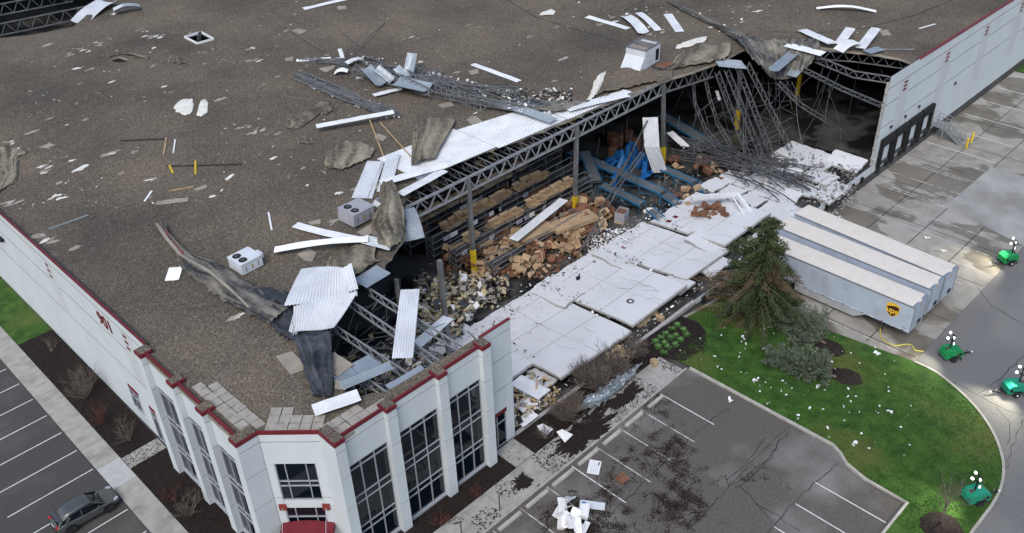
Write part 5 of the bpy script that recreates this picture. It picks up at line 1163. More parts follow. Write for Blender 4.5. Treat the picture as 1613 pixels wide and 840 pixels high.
for i in range(150):
    p = V((rnd(24, 37), rnd(40.5, 52.5), rnd(3, 10.2))); q_ = p + V((rnd(-3.5, 3.5), rnd(-3.5, 3.5), rnd(-1.5, 1.5))); q_.x = max(24, min(36.8, q_.x)); q_.y = max(40.3, min(52.6, q_.y)); bb.bar(p, q_, rnd(.04, .1))
tag(bb.build('hanging_studs', 'steel'), 'tangle of metal studs and hangers below the office joists', None, None, 'stuff')
bb = MB()
for i in range(10): p = V((rnd(35, 40), rnd(50, 54), rnd(2, 9))); bb.bar(p, p + V((rnd(-1.2, 1.2), rnd(-1.2, 1.2), rnd(-4, 4))), .12)
tag(bb.build('leaning_steel', 'steel_dark'), 'dark leaning steel at the corner of the office hole', None, None, 'stuff')
# loose brick wall stub, rubble at the collapsed office end
bb = MB(); scatter(bb, [(rnd(37.7, 44), rnd(39.8, 43.6), rnd(.1, .8)) for _ in range(600)], .12, .8, .25, 1.0, nm=5); tag(bb.build('corner_rubble', ['rubble', 'insul_yellow', 'soil', 'wood', 'white_plain']), 'rubble spilled out beside the standing entrance wall', None, None, 'stuff')
for (a, c, w_, z, lab) in (((812, 598), (858, 622), 1.6, .9, 'white door sized slab with red mark in the rubble by the entrance'), ((815, 645), (835, 632), 1.2, .6, 'white slab lying by the entrance rubble'), ((818, 668), (842, 650), 1.0, .5, 'pale board leaning out of the entrance rubble')):
    deck(lab, a, c, w_, 'white_plain', 0, .2, flat=True, z=z, grp='slabs in the entrance rubble', name='wall_slab', cat='slab')['kind'] = 'thing'
for i in range(6):
    bb = MB(); p = PZ(815 + i * 10, 630 + rnd(-10, 15), .7); bb.bar(p, p + V((rnd(-1.4, 1.4), rnd(-1.4, 1.4), rnd(0, .8))), .14, .08); tag(bb.build('timber', 'wood'), 'broken timber in the rubble by the side entrance', 'timber', 'timbers by the side entrance')
cloth_pts = [[PZ(905, 648, .3), PZ(915, 635, 1.1), PZ(935, 618, .4)], [PZ(950, 634, .25), PZ(962, 615, 1.1), PZ(968, 596, .4)], [PZ(1000, 590, .2), PZ(1005, 580, .7), PZ(1012, 570, .3)]]
cols = [smooth_pts(r, 10) for r in cloth_pts]; grid = [smooth_pts([r[i] for r in cols], 20) for i in range(len(cols[0]))]; bb = MB(); nr = len(grid[0])
bb.add([grid[i][j] + V((.2 * noise.noise(grid[i][j] * 3 + V((5, 0, 0))), .2 * noise.noise(grid[i][j] * 3 + V((0, 5, 0))), .3 * noise.noise(grid[i][j] * 2.5) + .22 * noise.noise(grid[i][j] * 6))) for i in range(len(grid)) for j in range(nr)], [(i * nr + j, (i + 1) * nr + j, (i + 1) * nr + j + 1, i * nr + j + 1) for i in range(len(grid) - 1) for j in range(nr - 1)])
tag(bb.build('crumpled_sheet', 'deck_grey', solid=.02), 'long crumpled pale metal sheet along the mulch below the brush', 'metal sheet')

# ---------------------------------------------------------------- roof units
def roof_unit(label, px, m, sx, sy, sz, rz=0.0, z0=0.0, curb=True):
    q = PR(*px); t = thing('roof_unit', label, 'roof unit', (q.x, q.y, q.z + z0), rz, 'twin fan roof units')
    bb = MB(); bb.b2((-sx / 2, -sy / 2, .1), (sx / 2, sy / 2, sz)); bb.b2((-sx / 2 - .04, -sy / 2 - .04, sz - .06), (sx / 2 + .04, sy / 2 + .04, sz + .02)); bb.build('cabinet', m, t, world=False)
    bb = MB(); bb.b2((-sx / 2 + .12, -sy / 2 + .12, 0), (sx / 2 - .12, sy / 2 - .12, .1)); bb.build('base', 'steel_dark', t, world=False)
    for s in (-1, 1):
        bb = MB(); bb.lathe([(.36, sz + .021), (.36, sz + .06), (.3, sz + .065), (.3, sz + .03)], (-sx * .22, s * sy * .23, 0), n=16); f = bb.build('fan', 'black', t, world=False)
        bb = MB()
        for k in range(3): a = k * 1.05; bb.box((-sx * .22, s * sy * .23, sz + .058), (.6, .03, .012), Matrix.Rotation(a, 3, 'Z'))
        bb.lathe([(.09, sz + .06), (.09, sz + .075)], (-sx * .22, s * sy * .23, 0), n=10); bb.build('fan_grille', 'steel', f, world=False)
    bb = MB(); bb.b2((sx / 2 + .001, -sy * .2, sz * .35), (sx / 2 + .5, sy * .2, sz * .75)); bb.build('side_hood', m, t, world=False)
    for s in (-.3, .0, .3):
        bb = MB(); bb.b2((s * sx - .02, -sy / 2 - .03, sz * .3), (s * sx + .02, -sy / 2 - .001, sz * .7)); bb.build('latch', 'steel_dark', t, world=False)
    bb = MB(); bb.b2((-.05, -sy / 2 - .012, sz * .4), (.1, -sy / 2 - .002, sz * .6)); bb.build('sticker', 'yellow', t, world=False)
    return t
roof_unit('white roof unit with two fans standing alone on the gravel', (389, 421), 'unit_white', 2.0, 1.9, 1.1, .05)
u2 = roof_unit('lilac grey roof unit with two fans beside the white sheets', (562, 349), 'unit_grey', 2.4, 2.0, 1.3, .08, .2); u2.rotation_euler = (.05, .06, .1)
# small tilted vent box
t = thing('vent_box', 'small tilted grey vent box beside the lilac roof unit', 'vent box', PR(594, 326, .1), .5); bb = MB(); bb.box((0, 0, .4), (1.0, .8, .5)); bb.build('housing', 'unit_white', t, world=False); bb = MB(); bb.box((0, 0, .67), (.85, .65, .03)); bb.build('screen', 'steel', t, world=False); t.rotation_euler = (.5, .3, .6)
# overturned big unit
q = PR(1012, 99, .1); t = thing('overturned_unit', 'big white roof unit tipped over at the torn edge, its base frame up', 'roof unit', q, .12)
sx, sy, sz = 3.4, 2.6, 2.3
bb = MB()
for s in (-1, 1): bb.b2((-sx / 2, s * sy / 2 - .04, 0), (sx / 2, s * sy / 2 + .04, sz)); bb.b2((s * sx / 2 - .04, -sy / 2 + .04, 0), (s * sx / 2 + .04, sy / 2 - .04, sz))
bb.build('cabinet', 'unit_white', t, world=False)
bb = MB()
for s in (-1, 1): bb.bar((-sx / 2, s * sy / 2, sz), (sx / 2, s * sy / 2, sz), .14); bb.bar((s * sx / 2, -sy / 2, sz), (s * sx / 2, sy / 2, sz), .14)
bb.bar((.1, -sy / 2, sz), (.1, sy / 2, sz), .16); bb.bar((.6, -sy / 2, sz), (.6, sy / 2, sz), .1); bb.build('base_frame', 'steel', t, world=False)
bb = MB(); bb.b2((-sx / 2 + .1, -sy / 2 + .1, sz - .5), (sx / 2 - .1, sy / 2 - .1, sz - .35)); bb.build('inner_pan', 'insul_board', t, world=False)
bb = MB(); bb.add([(-sx / 2 - .05, -sy / 2, 0), (-sx / 2 - 1.2, -sy / 2, 0), (-sx / 2 - .05, -sy / 2, 1.5), (-sx / 2 - .05, sy / 2, 0), (-sx / 2 - 1.2, sy / 2, 0), (-sx / 2 - .05, sy / 2, 1.5)], [(0, 2, 1), (3, 4, 5), (0, 1, 4, 3), (1, 2, 5, 4), (2, 0, 3, 5)]); bb.build('hood', 'unit_white', t, world=False)
bb = MB(); bb.b2((sx / 2 - 1.0, -sy / 2 - .06, .3), (sx / 2 - .3, -sy / 2 - .042, 1.7)); bb.build('controls_panel', 'black', t, world=False)
for k in range(5): bb = MB(); bb.b2((-sx / 2 + .5 + .4 * (k % 3), -sy / 2 - .055, .6 + .8 * (k // 3)), (-sx / 2 + .58 + .4 * (k % 3), -sy / 2 - .041, .7 + .8 * (k // 3))); bb.build('latch', 'steel_dark', t, world=False)
bb = MB(); p = PR(1046, 104, .15); bb.box(p, (2.4, 1.8, .3)); bb2 = bb.build('unit_curb', 'steel_dark'); tag(bb2, 'dark square roof curb beside the overturned unit', 'roof curb'); bb = MB(); bb.box(p + V((0, 0, .16)), (2.0, 1.4, .04)); bb.build('duct_opening', 'cardboard_dark', bb2)

# ---------------------------------------------------------------- trailers
def trailer(label, x, y0, ang, L=16.6, logo=False):
    W_ = 2.58; t = thing('semi_trailer', label, 'trailer', (x, y0, -1.705), ang, 'white box trailers backed up to the dock'); z0, z1 = 1.18, 4.12
    def B(name, m, par=t, **k): bb_ = MB(); return bb_
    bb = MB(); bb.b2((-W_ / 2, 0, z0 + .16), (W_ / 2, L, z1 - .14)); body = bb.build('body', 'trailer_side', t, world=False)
    for s in (-1, 1):
        bb = MB()
        for k in range(int(L / .6)): bb.b2((s * W_ / 2 - .001 * s, .4 + k * .6, z0 + .2), (s * (W_ / 2 + .012), .415 + k * .6, z1 - .2))
        bb.build('panel_seam', 'trailer_side', body, world=False)
        bb = MB(); bb.b2((s * (W_ / 2 - .03), -.01, z1 - .14), (s * (W_ / 2 + .03), L + .01, z1 + .0)); bb.build('top_rail', 'trailer_rail', t, world=False)
        bb = MB(); bb.b2((s * (W_ / 2 - .03), -.01, z0), (s * (W_ / 2 + .03), L + .01, z0 + .16)); br = bb.build('bottom_rail', 'trailer_side', t, world=False)
        for k in range(16): bb = MB(); bb.b2((s * (W_ / 2 + .03), .5 + k, z0 + .04), (s * (W_ / 2 + .042), .72 + k, z0 + .12)); bb.build('reflector', 'white_plain' if k % 2 else 'red_paint', br, world=False)
        bb = MB(); bb.add([(s * W_ / 2 * .96, 4.2, z0 - .02), (s * W_ / 2 * .96, 11.8, z0 - .02), (s * W_ / 2 * .96, 11.8, .35), (s * W_ / 2 * .96, 5.4, .35)], [(0, 1, 2, 3)]); bb.build('side_skirt', 'skirt', t, world=False, solid=.03)
    bb = MB(); nr = 28; vs = []
    for j in range(nr + 1):
        for i in range(5):
            u = i / 4 - .5; vs.append((u * (W_ - .02), L * j / nr, z1 + .03 * (1 - (2 * u) ** 2) + .006 * ((j % 2) * 2 - 1) + .002))
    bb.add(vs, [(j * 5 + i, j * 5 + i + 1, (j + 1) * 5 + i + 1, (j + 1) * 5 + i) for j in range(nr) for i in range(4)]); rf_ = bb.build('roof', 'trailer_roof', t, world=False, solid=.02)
    for k in range(13): bb = MB(); bb.b2((-W_ / 2 + .05, .7 + k * 1.22, z1 + .02), (W_ / 2 - .05, .76 + k * 1.22, z1 + .045)); bb.build('roof_bow', 'trailer_roof', rf_, world=False)
    bb = MB(); bb.b2((-W_ / 2, -.02, z1 - .05), (W_ / 2, .22, z1 + .035)); bb.build('front_cap', 'trailer_rail', rf_, world=False)
    bb = MB(); bb.b2((-W_ / 2 - .02, -.03, z0), (W_ / 2 + .02, .0, z1 - .0)); nose = bb.build('nose_panel', 'trailer_side', t, world=False)
    for a, c in (((-W_ / 2 - .03, z0), (-W_ / 2 + .09, z1)), ((W_ / 2 - .09, z0), (W_ / 2 + .03, z1))): bb = MB(); bb.b2((a[0], -.07, a[1]), (c[0], -.031, c[1])); bb.build('corner_post', 'trailer_rail', nose, world=False)
    bb = MB(); bb.b2((.2, -.09, z0 + .25), (.75, -.031, z0 + .7)); bb.build('coupling_box', 'black', nose, world=False)
    bb = MB(); bb.b2((-.15, -.06, z1 - .5), (.15, -.031, z1 - .3)); bb.build('marker_lamp', 'wood', nose, world=False)
    for s in (-1, 1):
        bb = MB(); bb.b2((s * .85 - .08, 2.6, .05), (s * .85 + .08, 2.76, z0)); lg = bb.build('landing_leg', 'steel_dark', t, world=False)
        bb = MB(); bb.b2((s * .85 - .2, 2.5, 0), (s * .85 + .2, 2.86, .06)); bb.build('foot', 'steel_dark', lg, world=False)
        for yy in (12.6, 13.85):
            bb = MB(); bb.lathe([(.3, -.12), (.5, -.13), (.52, -.06), (.52, .06), (.5, .13), (.3, .12)], (s * .98, yy, .53), 'x', 20); wh = bb.build('wheel', 'rubber', t, world=False)
            bb = MB(); bb.lathe([(.29, -.1), (.29, .1), (.12, .13)], (s * .98, yy, .53), 'x', 14); bb.build('hub', 'rim', wh, world=False)
    bb = MB(); bb.b2((-.9, 12.2, .5), (.9, 14.3, .75)); bb.build('bogie', 'steel_dark', t, world=False)
    if logo:
        def shield(s, dz=0): return [(-.62 * s, .58 * s), (-.2 * s, .76 * s), (.2 * s, .76 * s), (.62 * s, .58 * s), (.62 * s, -.1 * s), (.5 * s, -.42 * s), (.2 * s, -.66 * s), (0, -.78 * s), (-.2 * s, -.66 * s), (-.5 * s, -.42 * s), (-.62 * s, -.1 * s)]
        for s, o, m, nm in ((1.0, .016, 'gold', 'emblem_border'), (.92, .022, 'brown_logo', 'emblem')):
            pts_ = shield(s); bb = MB(); vs = [(-W_ / 2 - o, 1.9 - u, 2.9 + v) for u, v in pts_] + [(-W_ / 2 - .002, 1.9 - u, 2.9 + v) for u, v in pts_]; n_ = len(pts_)
            bb.add(vs, [tuple(range(n_))] + [(i, (i + 1) % n_, (i + 1) % n_ + n_, i + n_) for i in range(n_)]); bb.build(nm, m, body, world=False)
        pts_ = [(-.57, .53), (-.18, .69), (.2, .69), (.57, .53), (.57, .42), (.3, .52), (0, .46), (-.35, .34), (-.57, .2)]
        bb = MB(); bb.add([(-W_ / 2 - .026, 1.9 - u, 2.9 + v) for u, v in pts_], [tuple(range(len(pts_)))]); bb.build('emblem_swoosh', 'gold', body, world=False)
        cu = bpy.data.curves.new('emblem_letters', 'FONT'); cu.body = 'ups'; cu.size = .82; cu.extrude = .004; cu.offset = .022; cu.align_x = 'CENTER'; cu.align_y = 'CENTER'; o = text_mesh(cu, 'emblem_letters', 'gold'); o.parent = body; o.matrix_basis = Matrix(((0, 0, -1, -W_ / 2 - .032), (-1, 0, 0, 1.9), (0, 1, 0, 2.82), (0, 0, 0, 1)))
        bb = MB()
        for k in range(4): bb.b2((-W_ / 2 - .02, .3 + .12 * k, z0 + .28), (-W_ / 2 - .013, .38 + .12 * k, z0 + .42))
        bb.build('unit_number', 'trailer_rail', body, world=False)
    return t
trailer('white box trailer nearest the lawn, with a brown shield emblem on its side', 73.55, 22.4, .0, logo=True)
trailer('white box trailer standing between its two neighbours', 77.22, 22.5, -.012)
trailer('white box trailer farthest from the lawn, standing slightly askew', 80.0, 22.4, -.055)

# ---------------------------------------------------------------- light towers
def light_tower(label, px, rz, m, lit, la=0.0, heads=4):
    p = PG(*px); p.z -= .1; t = thing('light_tower', label, 'light tower', p, rz, 'towable light towers'); t.scale = (.88, .88, .94)
    prof = [(-.95, .45), (-.95, .95), (-.75, 1.3), (.55, 1.38), (.95, 1.1), (.95, .45)]; bb = MB(); vs = [(x, y, z) for y in (-.62, .62) for x, z in prof]; n_ = 6
    bb.add(vs, [tuple(range(n_)), tuple(range(2 * n_ - 1, n_ - 1, -1))] + [(i, i + n_, (i + 1) % n_ + n_, (i + 1) % n_) for i in range(n_)]); body = bb.build('body', m, t, world=False)
    for s in (-1, 1):
        bb = MB(); bb.b2((-.5, s * .621 if s > 0 else -.635, .6), (.35, s * .635 if s > 0 else -.621, 1.1)); bb.build('side_door', m, body, world=False)
        bb = MB(); bb.b2((.5, s * .62 if s > 0 else -.64, .65), (.8, s * .64 if s > 0 else -.62, 1.0)); bb.build('vent_grille', 'black', body, world=False)
        bb = MB(); bb.lathe([(.18, -.09), (.3, -.1), (.32, 0), (.3, .1), (.18, .09)], (0, s * .72, .32), 'y', 18); wh = bb.build('wheel', 'rubber', t, world=False)
        bb = MB(); bb.lathe([(.17, -.07), (.17, .07), (.07, .1)], (0, s * .72, .32), 'y', 12); bb.build('rim', 'white_plain', wh, world=False)
        bb = MB(); bb.b2((-.45, s * .72 - .14, .66), (.45, s * .72 + .14, .7)); bb.build('mudguard', 'black', t, world=False)
        bb = MB(); bb.bar((s * .85, -.6 * s, .42), (s * .85, -.6 * s, .02), .09); bb.build('jack', 'steel_dark', t, world=False)
    bb = MB(); bb.b2((-.9, -.5, .34), (.9, .5, .45)); bb.build('chassis', 'black', t, world=False)
    bb = MB(); bb.bar((.9, 0, .4), (2.3, 0, .42), .1); bb.bar((.9, .4, .4), (1.7, .02, .41), .07); bb.bar((.9, -.4, .4), (1.7, -.02, .41), .07); dr = bb.build('drawbar', 'black', t, world=False)
    bb = MB(); bb.bar((1.9, .1, .1), (1.9, .1, .75), .07); bb.build('jockey_stand', 'steel_light', dr, world=False)
    bb = MB(); bb.box((2.38, 0, .42), (.2, .12, .1)); bb.build('hitch', 'white_plain', dr, world=False)
    bb = MB(); bb.box((.3, -.636, .85), (.3, .004, .16)); bb.box((-.6, 0, 1.34), (.3, .3, .02)); bb.build('decal', 'red_paint', body, world=False)
    bb = MB(); bb.tube([(-.3, 0, 1.3), (-.3, 0, 2.45)], .07, 8); mast = bb.build('mast', 'black', t, world=False)
    bb = MB(); _s, _k = math.sin(la - rz), math.cos(la - rz); bb.bar((-.3 + .48 * _s, -.48 * _k, 2.25), (-.3 - .48 * _s, .48 * _k, 2.25), .07); bb.bar((-.3 + .34 * _s, -.34 * _k, 2.88), (-.3 - .34 * _s, .34 * _k, 2.95), .06); bb.bar((-.3, 0, 2.4), (-.3, 0, 2.95), .09); bb.build('crossbar', 'black', mast, world=False)
    for k, (yy, zz, ya) in enumerate(((-.48, 2.2, -.5), (.48, 2.25, .5), (-.3, 2.82, -.25), (.36, 3.0, .3))[:heads]):
        # heads are bowls that face outward and a little up from the mast
        RL = Matrix.Rotation(la - rz + math.pi, 3, 'Z'); ax = (RL @ (Matrix.Rotation(math.pi + ya, 3, 'Z') @ V((1, 0, .12)))).normalized(); Q = ax.to_track_quat('Z', 'Y').to_matrix(); c = RL @ V((-.1, yy, zz)) + V((-.3, 0, 0))
        prof_ = [(.05, -.14), (.11, -.07), (.15, .03), (.155, .05)]; bb = MB(); bb.lathe(prof_[:4], (0, 0, 0), n=14); bb.v = [tuple(Q @ V(v) + c) for v in bb.v]; hd = bb.build('lamp_head', 'steel_light', t, world=False, smooth=True)
        bb = MB(); bb.lathe([(.145, .045), (.13, .055), (.07, .06)], (0, 0, 0), n=14); bb.v = [tuple(Q @ V(v) + c) for v in bb.v]; bb.build('lamp_glass', 'lamp_lit' if lit else 'lamp_dull', hd, world=False)
    if lit:
        sp = bpy.data.lights.new('tower_lamp', 'SPOT'); sp.energy = 1700 * lit; sp.spot_size = 1.9; sp.spot_blend = .7; sp.color = (1, .93, .72); sp.shadow_soft_size = .3
        so_ = bpy.data.objects.new('tower_lamp', sp); COL.objects.link(so_); so_.parent = t; _la = la - rz; so_.location = (-.3 + .5 * math.cos(_la), .5 * math.sin(_la), 2.6); so_.rotation_euler = (V((math.cos(_la), math.sin(_la), -.5))).to_track_quat('-Z', 'Y').to_euler()
    return t
light_tower('green light tower alone far up the yard, throwing a warm pool on the concrete', (1586, 413), math.radians(150), 'green_tower', .9, math.radians(140))
light_tower('bright green light tower facing the trailer with the emblem', (1496, 563), math.radians(-35), 'green_tower', .45, math.radians(150))
light_tower('teal green light tower cut by the picture edge near the curved kerb', (1595, 618), math.radians(140), 'teal_tower', .9, math.radians(165))
light_tower('green light tower on the grass behind the bare tree', (1534, 788), math.radians(-30), 'teal_tower', .5, math.radians(150))

# ---------------------------------------------------------------- yellow hose, bollards, steps
P = [PG(*p) for p in ((1393, 505), (1387, 515), (1388, 530), (1396, 538), (1410, 544), (1425, 542), (1436, 543), (1441, 551), (1455, 553))]
bb = MB(); bb.tube([V((p.x, p.y, G(p.x, p.y) - .05)) for p in smooth_pts(P, 6)], .06, 6); tag(bb.build('hose', 'hose_yellow', smooth=True), 'yellow hose snaking from under the emblem trailer', 'hose')
for px_, lab in (((1522, 233), 'yellow bollard nearer the steel steps'), ((1530, 224), 'yellow bollard behind its twin by the steel steps')):
    p = PG(*px_); t = thing('bollard', lab, 'bollard', (p.x, p.y, p.z - .1), 0, 'yellow bollards'); bb = MB(); bb.lathe([(.14, 0), (.14, 1.4), (.1, 1.47), (.03, 1.5)], (0, 0, 0), n=12); bb.build('post', 'yellow', t, world=False); bb = MB(); bb.lathe([(.2, 0), (.2, .06)], (0, 0, 0), n=12); bb.build('footing', 'steel_light', t, world=False)
q = PG(1478, 218); X0 = 114.3; t = thing('steel_steps', 'grey steel landing and steps against the standing right wall', 'steps', (X0, 38.4, -1.705))
bb = MB(); bb.b2((X0, 37.7, -.1), (X0 + 2.0, 39.38, 0)); bb.build('landing', 'steel_light', t)
for k in range(7): bb = MB(); bb.b2((X0 + .2, 37.6 - .3 * (k + 1), -.24 * (k + 1)), (X0 + 1.8, 37.6 - .3 * k, -.24 * (k + 1) + .05)); bb.build('tread', 'steel_light', t)
for s in (.15, 1.85):
    bb = MB(); bb.bar((X0 + s, 37.65, -.1), (X0 + s, 35.4, -1.65), .06, .25); bb.build('stringer', 'steel_light', t)
    bb = MB()
    for h in (.5, 1.0): bb.bar((X0 + s, 37.65, h), (X0 + s, 35.5, h - 1.6), .06)
    for k in range(5): y_ = 37.65 - .54 * k; z_ = -1.6 * k / 4; bb.bar((X0 + s, y_, z_ - .1), (X0 + s, y_, z_ + 1.0), .05)
    bb.build('railing', 'steel_light', t)
for a, c in (((X0 + .02, 37.7), (X0 + .02, 39.3)), ((X0 + 1.98, 37.7), (X0 + 1.98, 39.3))):
    bb = MB()
    for h in (.5, 1.0): bb.bar((a[0], a[1], h), (c[0], c[1], h), .06)
    for k in range(4): y_ = a[1] + (c[1] - a[1]) * k / 3; bb.bar((a[0], y_, 0), (a[0], y_, 1.0), .05)
    bb.build('railing', 'steel_light', t)
for x_ in (X0 + .1, X0 + 1.9): bb = MB(); bb.bar((x_, 37.8, -1.7), (x_, 37.8, -.1), .1); bb.build('post', 'steel_light', t)
bb = MB(); bb.b2((X0 + .5, 39.36, 0), (X0 + 1.5, 39.44, 2.1)); bb.build('door', 'wall_band', WH)

# ---------------------------------------------------------------- car
def loft(secs):
    bb = MB(); n_ = len(secs[0]); vs = [p for s in secs for p in s]; fs = []
    for i in range(len(secs) - 1):
        for j in range(n_): fs.append((i * n_ + j, (i + 1) * n_ + j, (i + 1) * n_ + (j + 1) % n_, i * n_ + (j + 1) % n_))
    fs += [tuple(range(n_)), tuple(range((len(secs) - 1) * n_, len(secs) * n_))[::-1]]
    return bb.add(vs, fs)
def sect(x, h): return [(x, y, z) for y, z in h] + [(x, -y, z) for y, z in reversed(h)]
def car(label, loc, rz):
    t = thing('parked_car', label, 'car', loc, rz)
    S_ = [(-2.19, .70, .48, .80), (-2.1, .80, .36, .98), (-1.75, .89, .28, 1.06), (-1.2, .905, .24, 1.04), (-.4, .88, .22, .99), (.5, .88, .22, .96), (1.0, .90, .24, .96), (1.45, .905, .27, .90), (1.85, .85, .3, .80), (2.08, .74, .34, .70), (2.19, .60, .40, .60)]
    secs = []
    for x, w_, zb, zt in S_: secs.append(sect(x, [(.02, zb), (w_ * .9, zb), (w_ * .98, zb + .1), (w_, zb + .45 * (zt - zb)), (w_ * .97, zt - .1), (w_ * .88, zt - .02), (w_ * .45, zt + .03), (.02, zt + .04)]))
    o = loft(secs).build('body', 'car_paint', t, smooth=True, world=False); md = o.modifiers.new('sub', 'SUBSURF'); md.levels = 1; md.render_levels = 2
    C_ = [(-2.02, .60, .98, 1.0), (-1.6, .66, 1.36, 1.0), (-1.0, .67, 1.5, .98), (-.2, .66, 1.545, .97), (.35, .63, 1.48, .95), (1.18, .62, .97, .95)]
    secs = [sect(x, [(.02, zb - .1), (.80 if abs(x) < 1.9 else .7, zb - .06), (w_ + .04, zt - .1 if zt > 1.1 else zt), (w_, zt - .03 if zt > 1.1 else zt), (w_ * .5, zt + .0), (.02, zt + .01)]) for x, w_, zt, zb in C_]
    o = loft(secs).build('windows', 'glass_dark', t, smooth=True, world=False)
    R_ = [(-1.9, .58, 1.2), (-1.62, .66, 1.40), (-1.0, .665, 1.515), (-.2, .655, 1.56), (.3, .63, 1.505), (.46, .6, 1.455)]
    vs = []
    for x, w_, z in R_[1:]: vs += [(x, y * w_, z + .02 - .05 * abs(y) ** 3) for y in (-1, -.6, 0, .6, 1)]
    bb = MB(); bb.add(vs, [(i * 5 + j, (i + 1) * 5 + j, (i + 1) * 5 + j + 1, i * 5 + j + 1) for i in range(4) for j in range(4)]); bb.build('roof_panel', 'car_paint', t, smooth=True, world=False, solid=.03)
    bb = MB(); bb.box((-1.78, 0, 1.38), (.34, 1.2, .05), Matrix.Rotation(.25, 3, 'Y')); bb.build('spoiler', 'car_paint', t, world=False)
    for s in (-1, 1):
        bb = MB(); bb.bar((.42, s * .64, 1.46), (1.15, s * .74, .97), .07); bb.bar((-1.62, s * .69, 1.36), (-1.95, s * .74, 1.0), .16, .1); bb.bar((-.35, s * .72, 1.44), (-.4, s * .82, .98), .06, .05); bb.build('pillar', 'car_paint', t, world=False)
        bb = MB(); bb.bar((-1.15, s * .74, 1.36), (-1.55, s * .8, 1.0), .3, .04); bb.build('rear_quarter', 'car_paint', t, world=False)
        bb = MB(); bb.box((.72, s * .98, 1.02), (.16, .24, .14)); bb.build('mirror', 'car_paint', t, world=False)
        bb = MB(); bb.box((1.93, s * .68, .74), (.34, .2, .09), Matrix.Rotation(-s * .5, 3, 'Z')); bb.build('headlight', 'alum', t, world=False)
        bb = MB(); bb.box((-2.05, s * .62, .96), (.16, .26, .06), Matrix.Rotation(s * .45, 3, 'Z')); bb.build('tail_light', 'red_light', t, world=False)
        bb = MB(); bb.box((-.1, s * .885, .9), (.2, .03, .03)); bb.build('door_handle', 'car_paint', t, world=False)
        for xx in (-1.32, 1.32):
            bb = MB(); bb.lathe([(.24, -.11), (.33, -.12), (.35, -.05), (.35, .05), (.33, .12), (.24, .11)], (xx, s * .81, .35), 'y', 22); wh = bb.build('wheel', 'rubber', t, world=False)
            bb = MB(); bb.lathe([(.235, -.09), (.235, .09)], (xx, s * .81, .35), 'y', 18)
            for k in range(5): a = k * 1.2566; bb.box((xx + .13 * math.cos(a), s * .905, .35 + .13 * math.sin(a)), (.2, .03, .05), Matrix.Rotation(-a, 3, 'Y'), 1)
            bb.build('rim', ['black', 'rim'], wh, world=False)
            bb = MB(); n_ = 14; vs = []
            for k in range(n_ + 1):
                a = math.pi * (k / n_ * 1.1 - .05)
                for r_ in (.36, .43): vs.append((xx + r_ * math.cos(a), s * .915, .35 + r_ * math.sin(a)))
            bb.add(vs, [(2 * k, 2 * k + 1, 2 * k + 3, 2 * k + 2) for k in range(n_)]); bb.build('arch_trim', 'black', t, world=False, solid=.03)
    bb = MB(); bb.box((2.17, 0, .5), (.06, .9, .16)); bb.build('grille', 'black', t, world=False)
    bb = MB(); bb.box((-2.16, 0, .5), (.1, 1.2, .2)); bb.build('rear_bumper', 'black', t, world=False)
    bb = MB(); bb.box((-2.17, 0, .8), (.03, .5, .13)); bb.build('number_plate', 'white_plain', t, world=False)
    return t
_c = car('dark grey hatchback parked beside the left sidewalk', (9.45, 57.5, LOTZ + .004), math.radians(-2)); _c.scale = (1.1, 1.08, 1.1)

# ---------------------------------------------------------------- plants
def leaf_quads(bb, c, d, n_, sp, L, W_, mi=0):
    for i in range(n_):
        p = c + V((rnd(-sp, sp), rnd(-sp, sp), rnd(-sp, sp) * .7)); a = (d + V((rnd(-.7, .7), rnd(-.7, .7), rnd(-.6, .5)))).normalized(); b_ = a.cross(V((rnd(-1, 1), rnd(-1, 1), rnd(-1, 1)))).normalized() * W_ * rnd(.6, 1.2); l_ = a * L * rnd(.6, 1.3)
        bb.add([p - b_ * .4, p + l_ * .5 - b_, p + l_, p + l_ * .5 + b_], [(0, 1, 2, 3)], mi)
def spruce(label, base, H_, R_):
    t = thing('spruce_tree', label, 'tree', base); bb = MB(); z = lambda k: base + V((0, 0, k))
    bb.tube([z(-.2), z(H_ * .5) + V((.1, 0, 0)), z(H_ * .98)], [.22, .13, .02], 8); bb.build('trunk', 'bark', t)
    br = MB(); lf = MB(); dead = MB(); lv = 40
    for i in range(lv):
        k = i / lv; h = H_ * (.05 + .93 * k); R = R_ * (1 - k) ** .72 * rnd(.85, 1.12) + .15; nb = 9 if k < .6 else 6; a0 = rnd(0, 6)
        for j in range(nb):
            a = a0 + j * 6.283 / nb + rnd(-.3, .3); lob = 1 + .3 * math.cos(a - 2.6) * (1 - k) + .55 * noise.noise(V((math.cos(a) * 1.2, math.sin(a) * 1.2, h * .35 + 4))); r_ = R * lob * (rnd(.35, 1.15) if random.random() < .75 else rnd(.2, .5)) * (1 + .35 * noise.noise(V((math.cos(a), math.sin(a), h * .3)))); d = V((math.cos(a), math.sin(a), -.12 + .35 * k)); p0 = z(h); p1 = p0 + d * r_ * .55 + V((0, 0, -.05)); p2 = p0 + d * r_ + V((0, 0, -.12 * r_))
            br.tube([p0, p1, p2], [.045, .03, .01], 4)
            isdead = (noise.noise(V((math.cos(a) * 1.6, math.sin(a) * 1.6, h * .45))) > (.2 if k < .6 else .4))
            m_ = max(3, int(r_ * 6))
            for q in range(m_):
                s = .25 + .75 * (q + rnd(0, 1)) / m_; c = p0.lerp(p2, s) + V((0, 0, -.02)); leaf_quads(dead if isdead else lf, c, d * .8 + V((0, 0, -.15)), 10 if not isdead else 9, .2 + .12 * (1 - k), .28 if not isdead else .32, .06 if not isdead else .03)
    br.build('branch', 'twig', t); lf.build('crown', 'needle', t); dead.build('dead_foliage', 'needle_brown', t)
    return t
b0 = PG(1192, 497); spruce('half browned spruce tree between the lawn and the emblem trailer', b0, 11.4, 5.9)
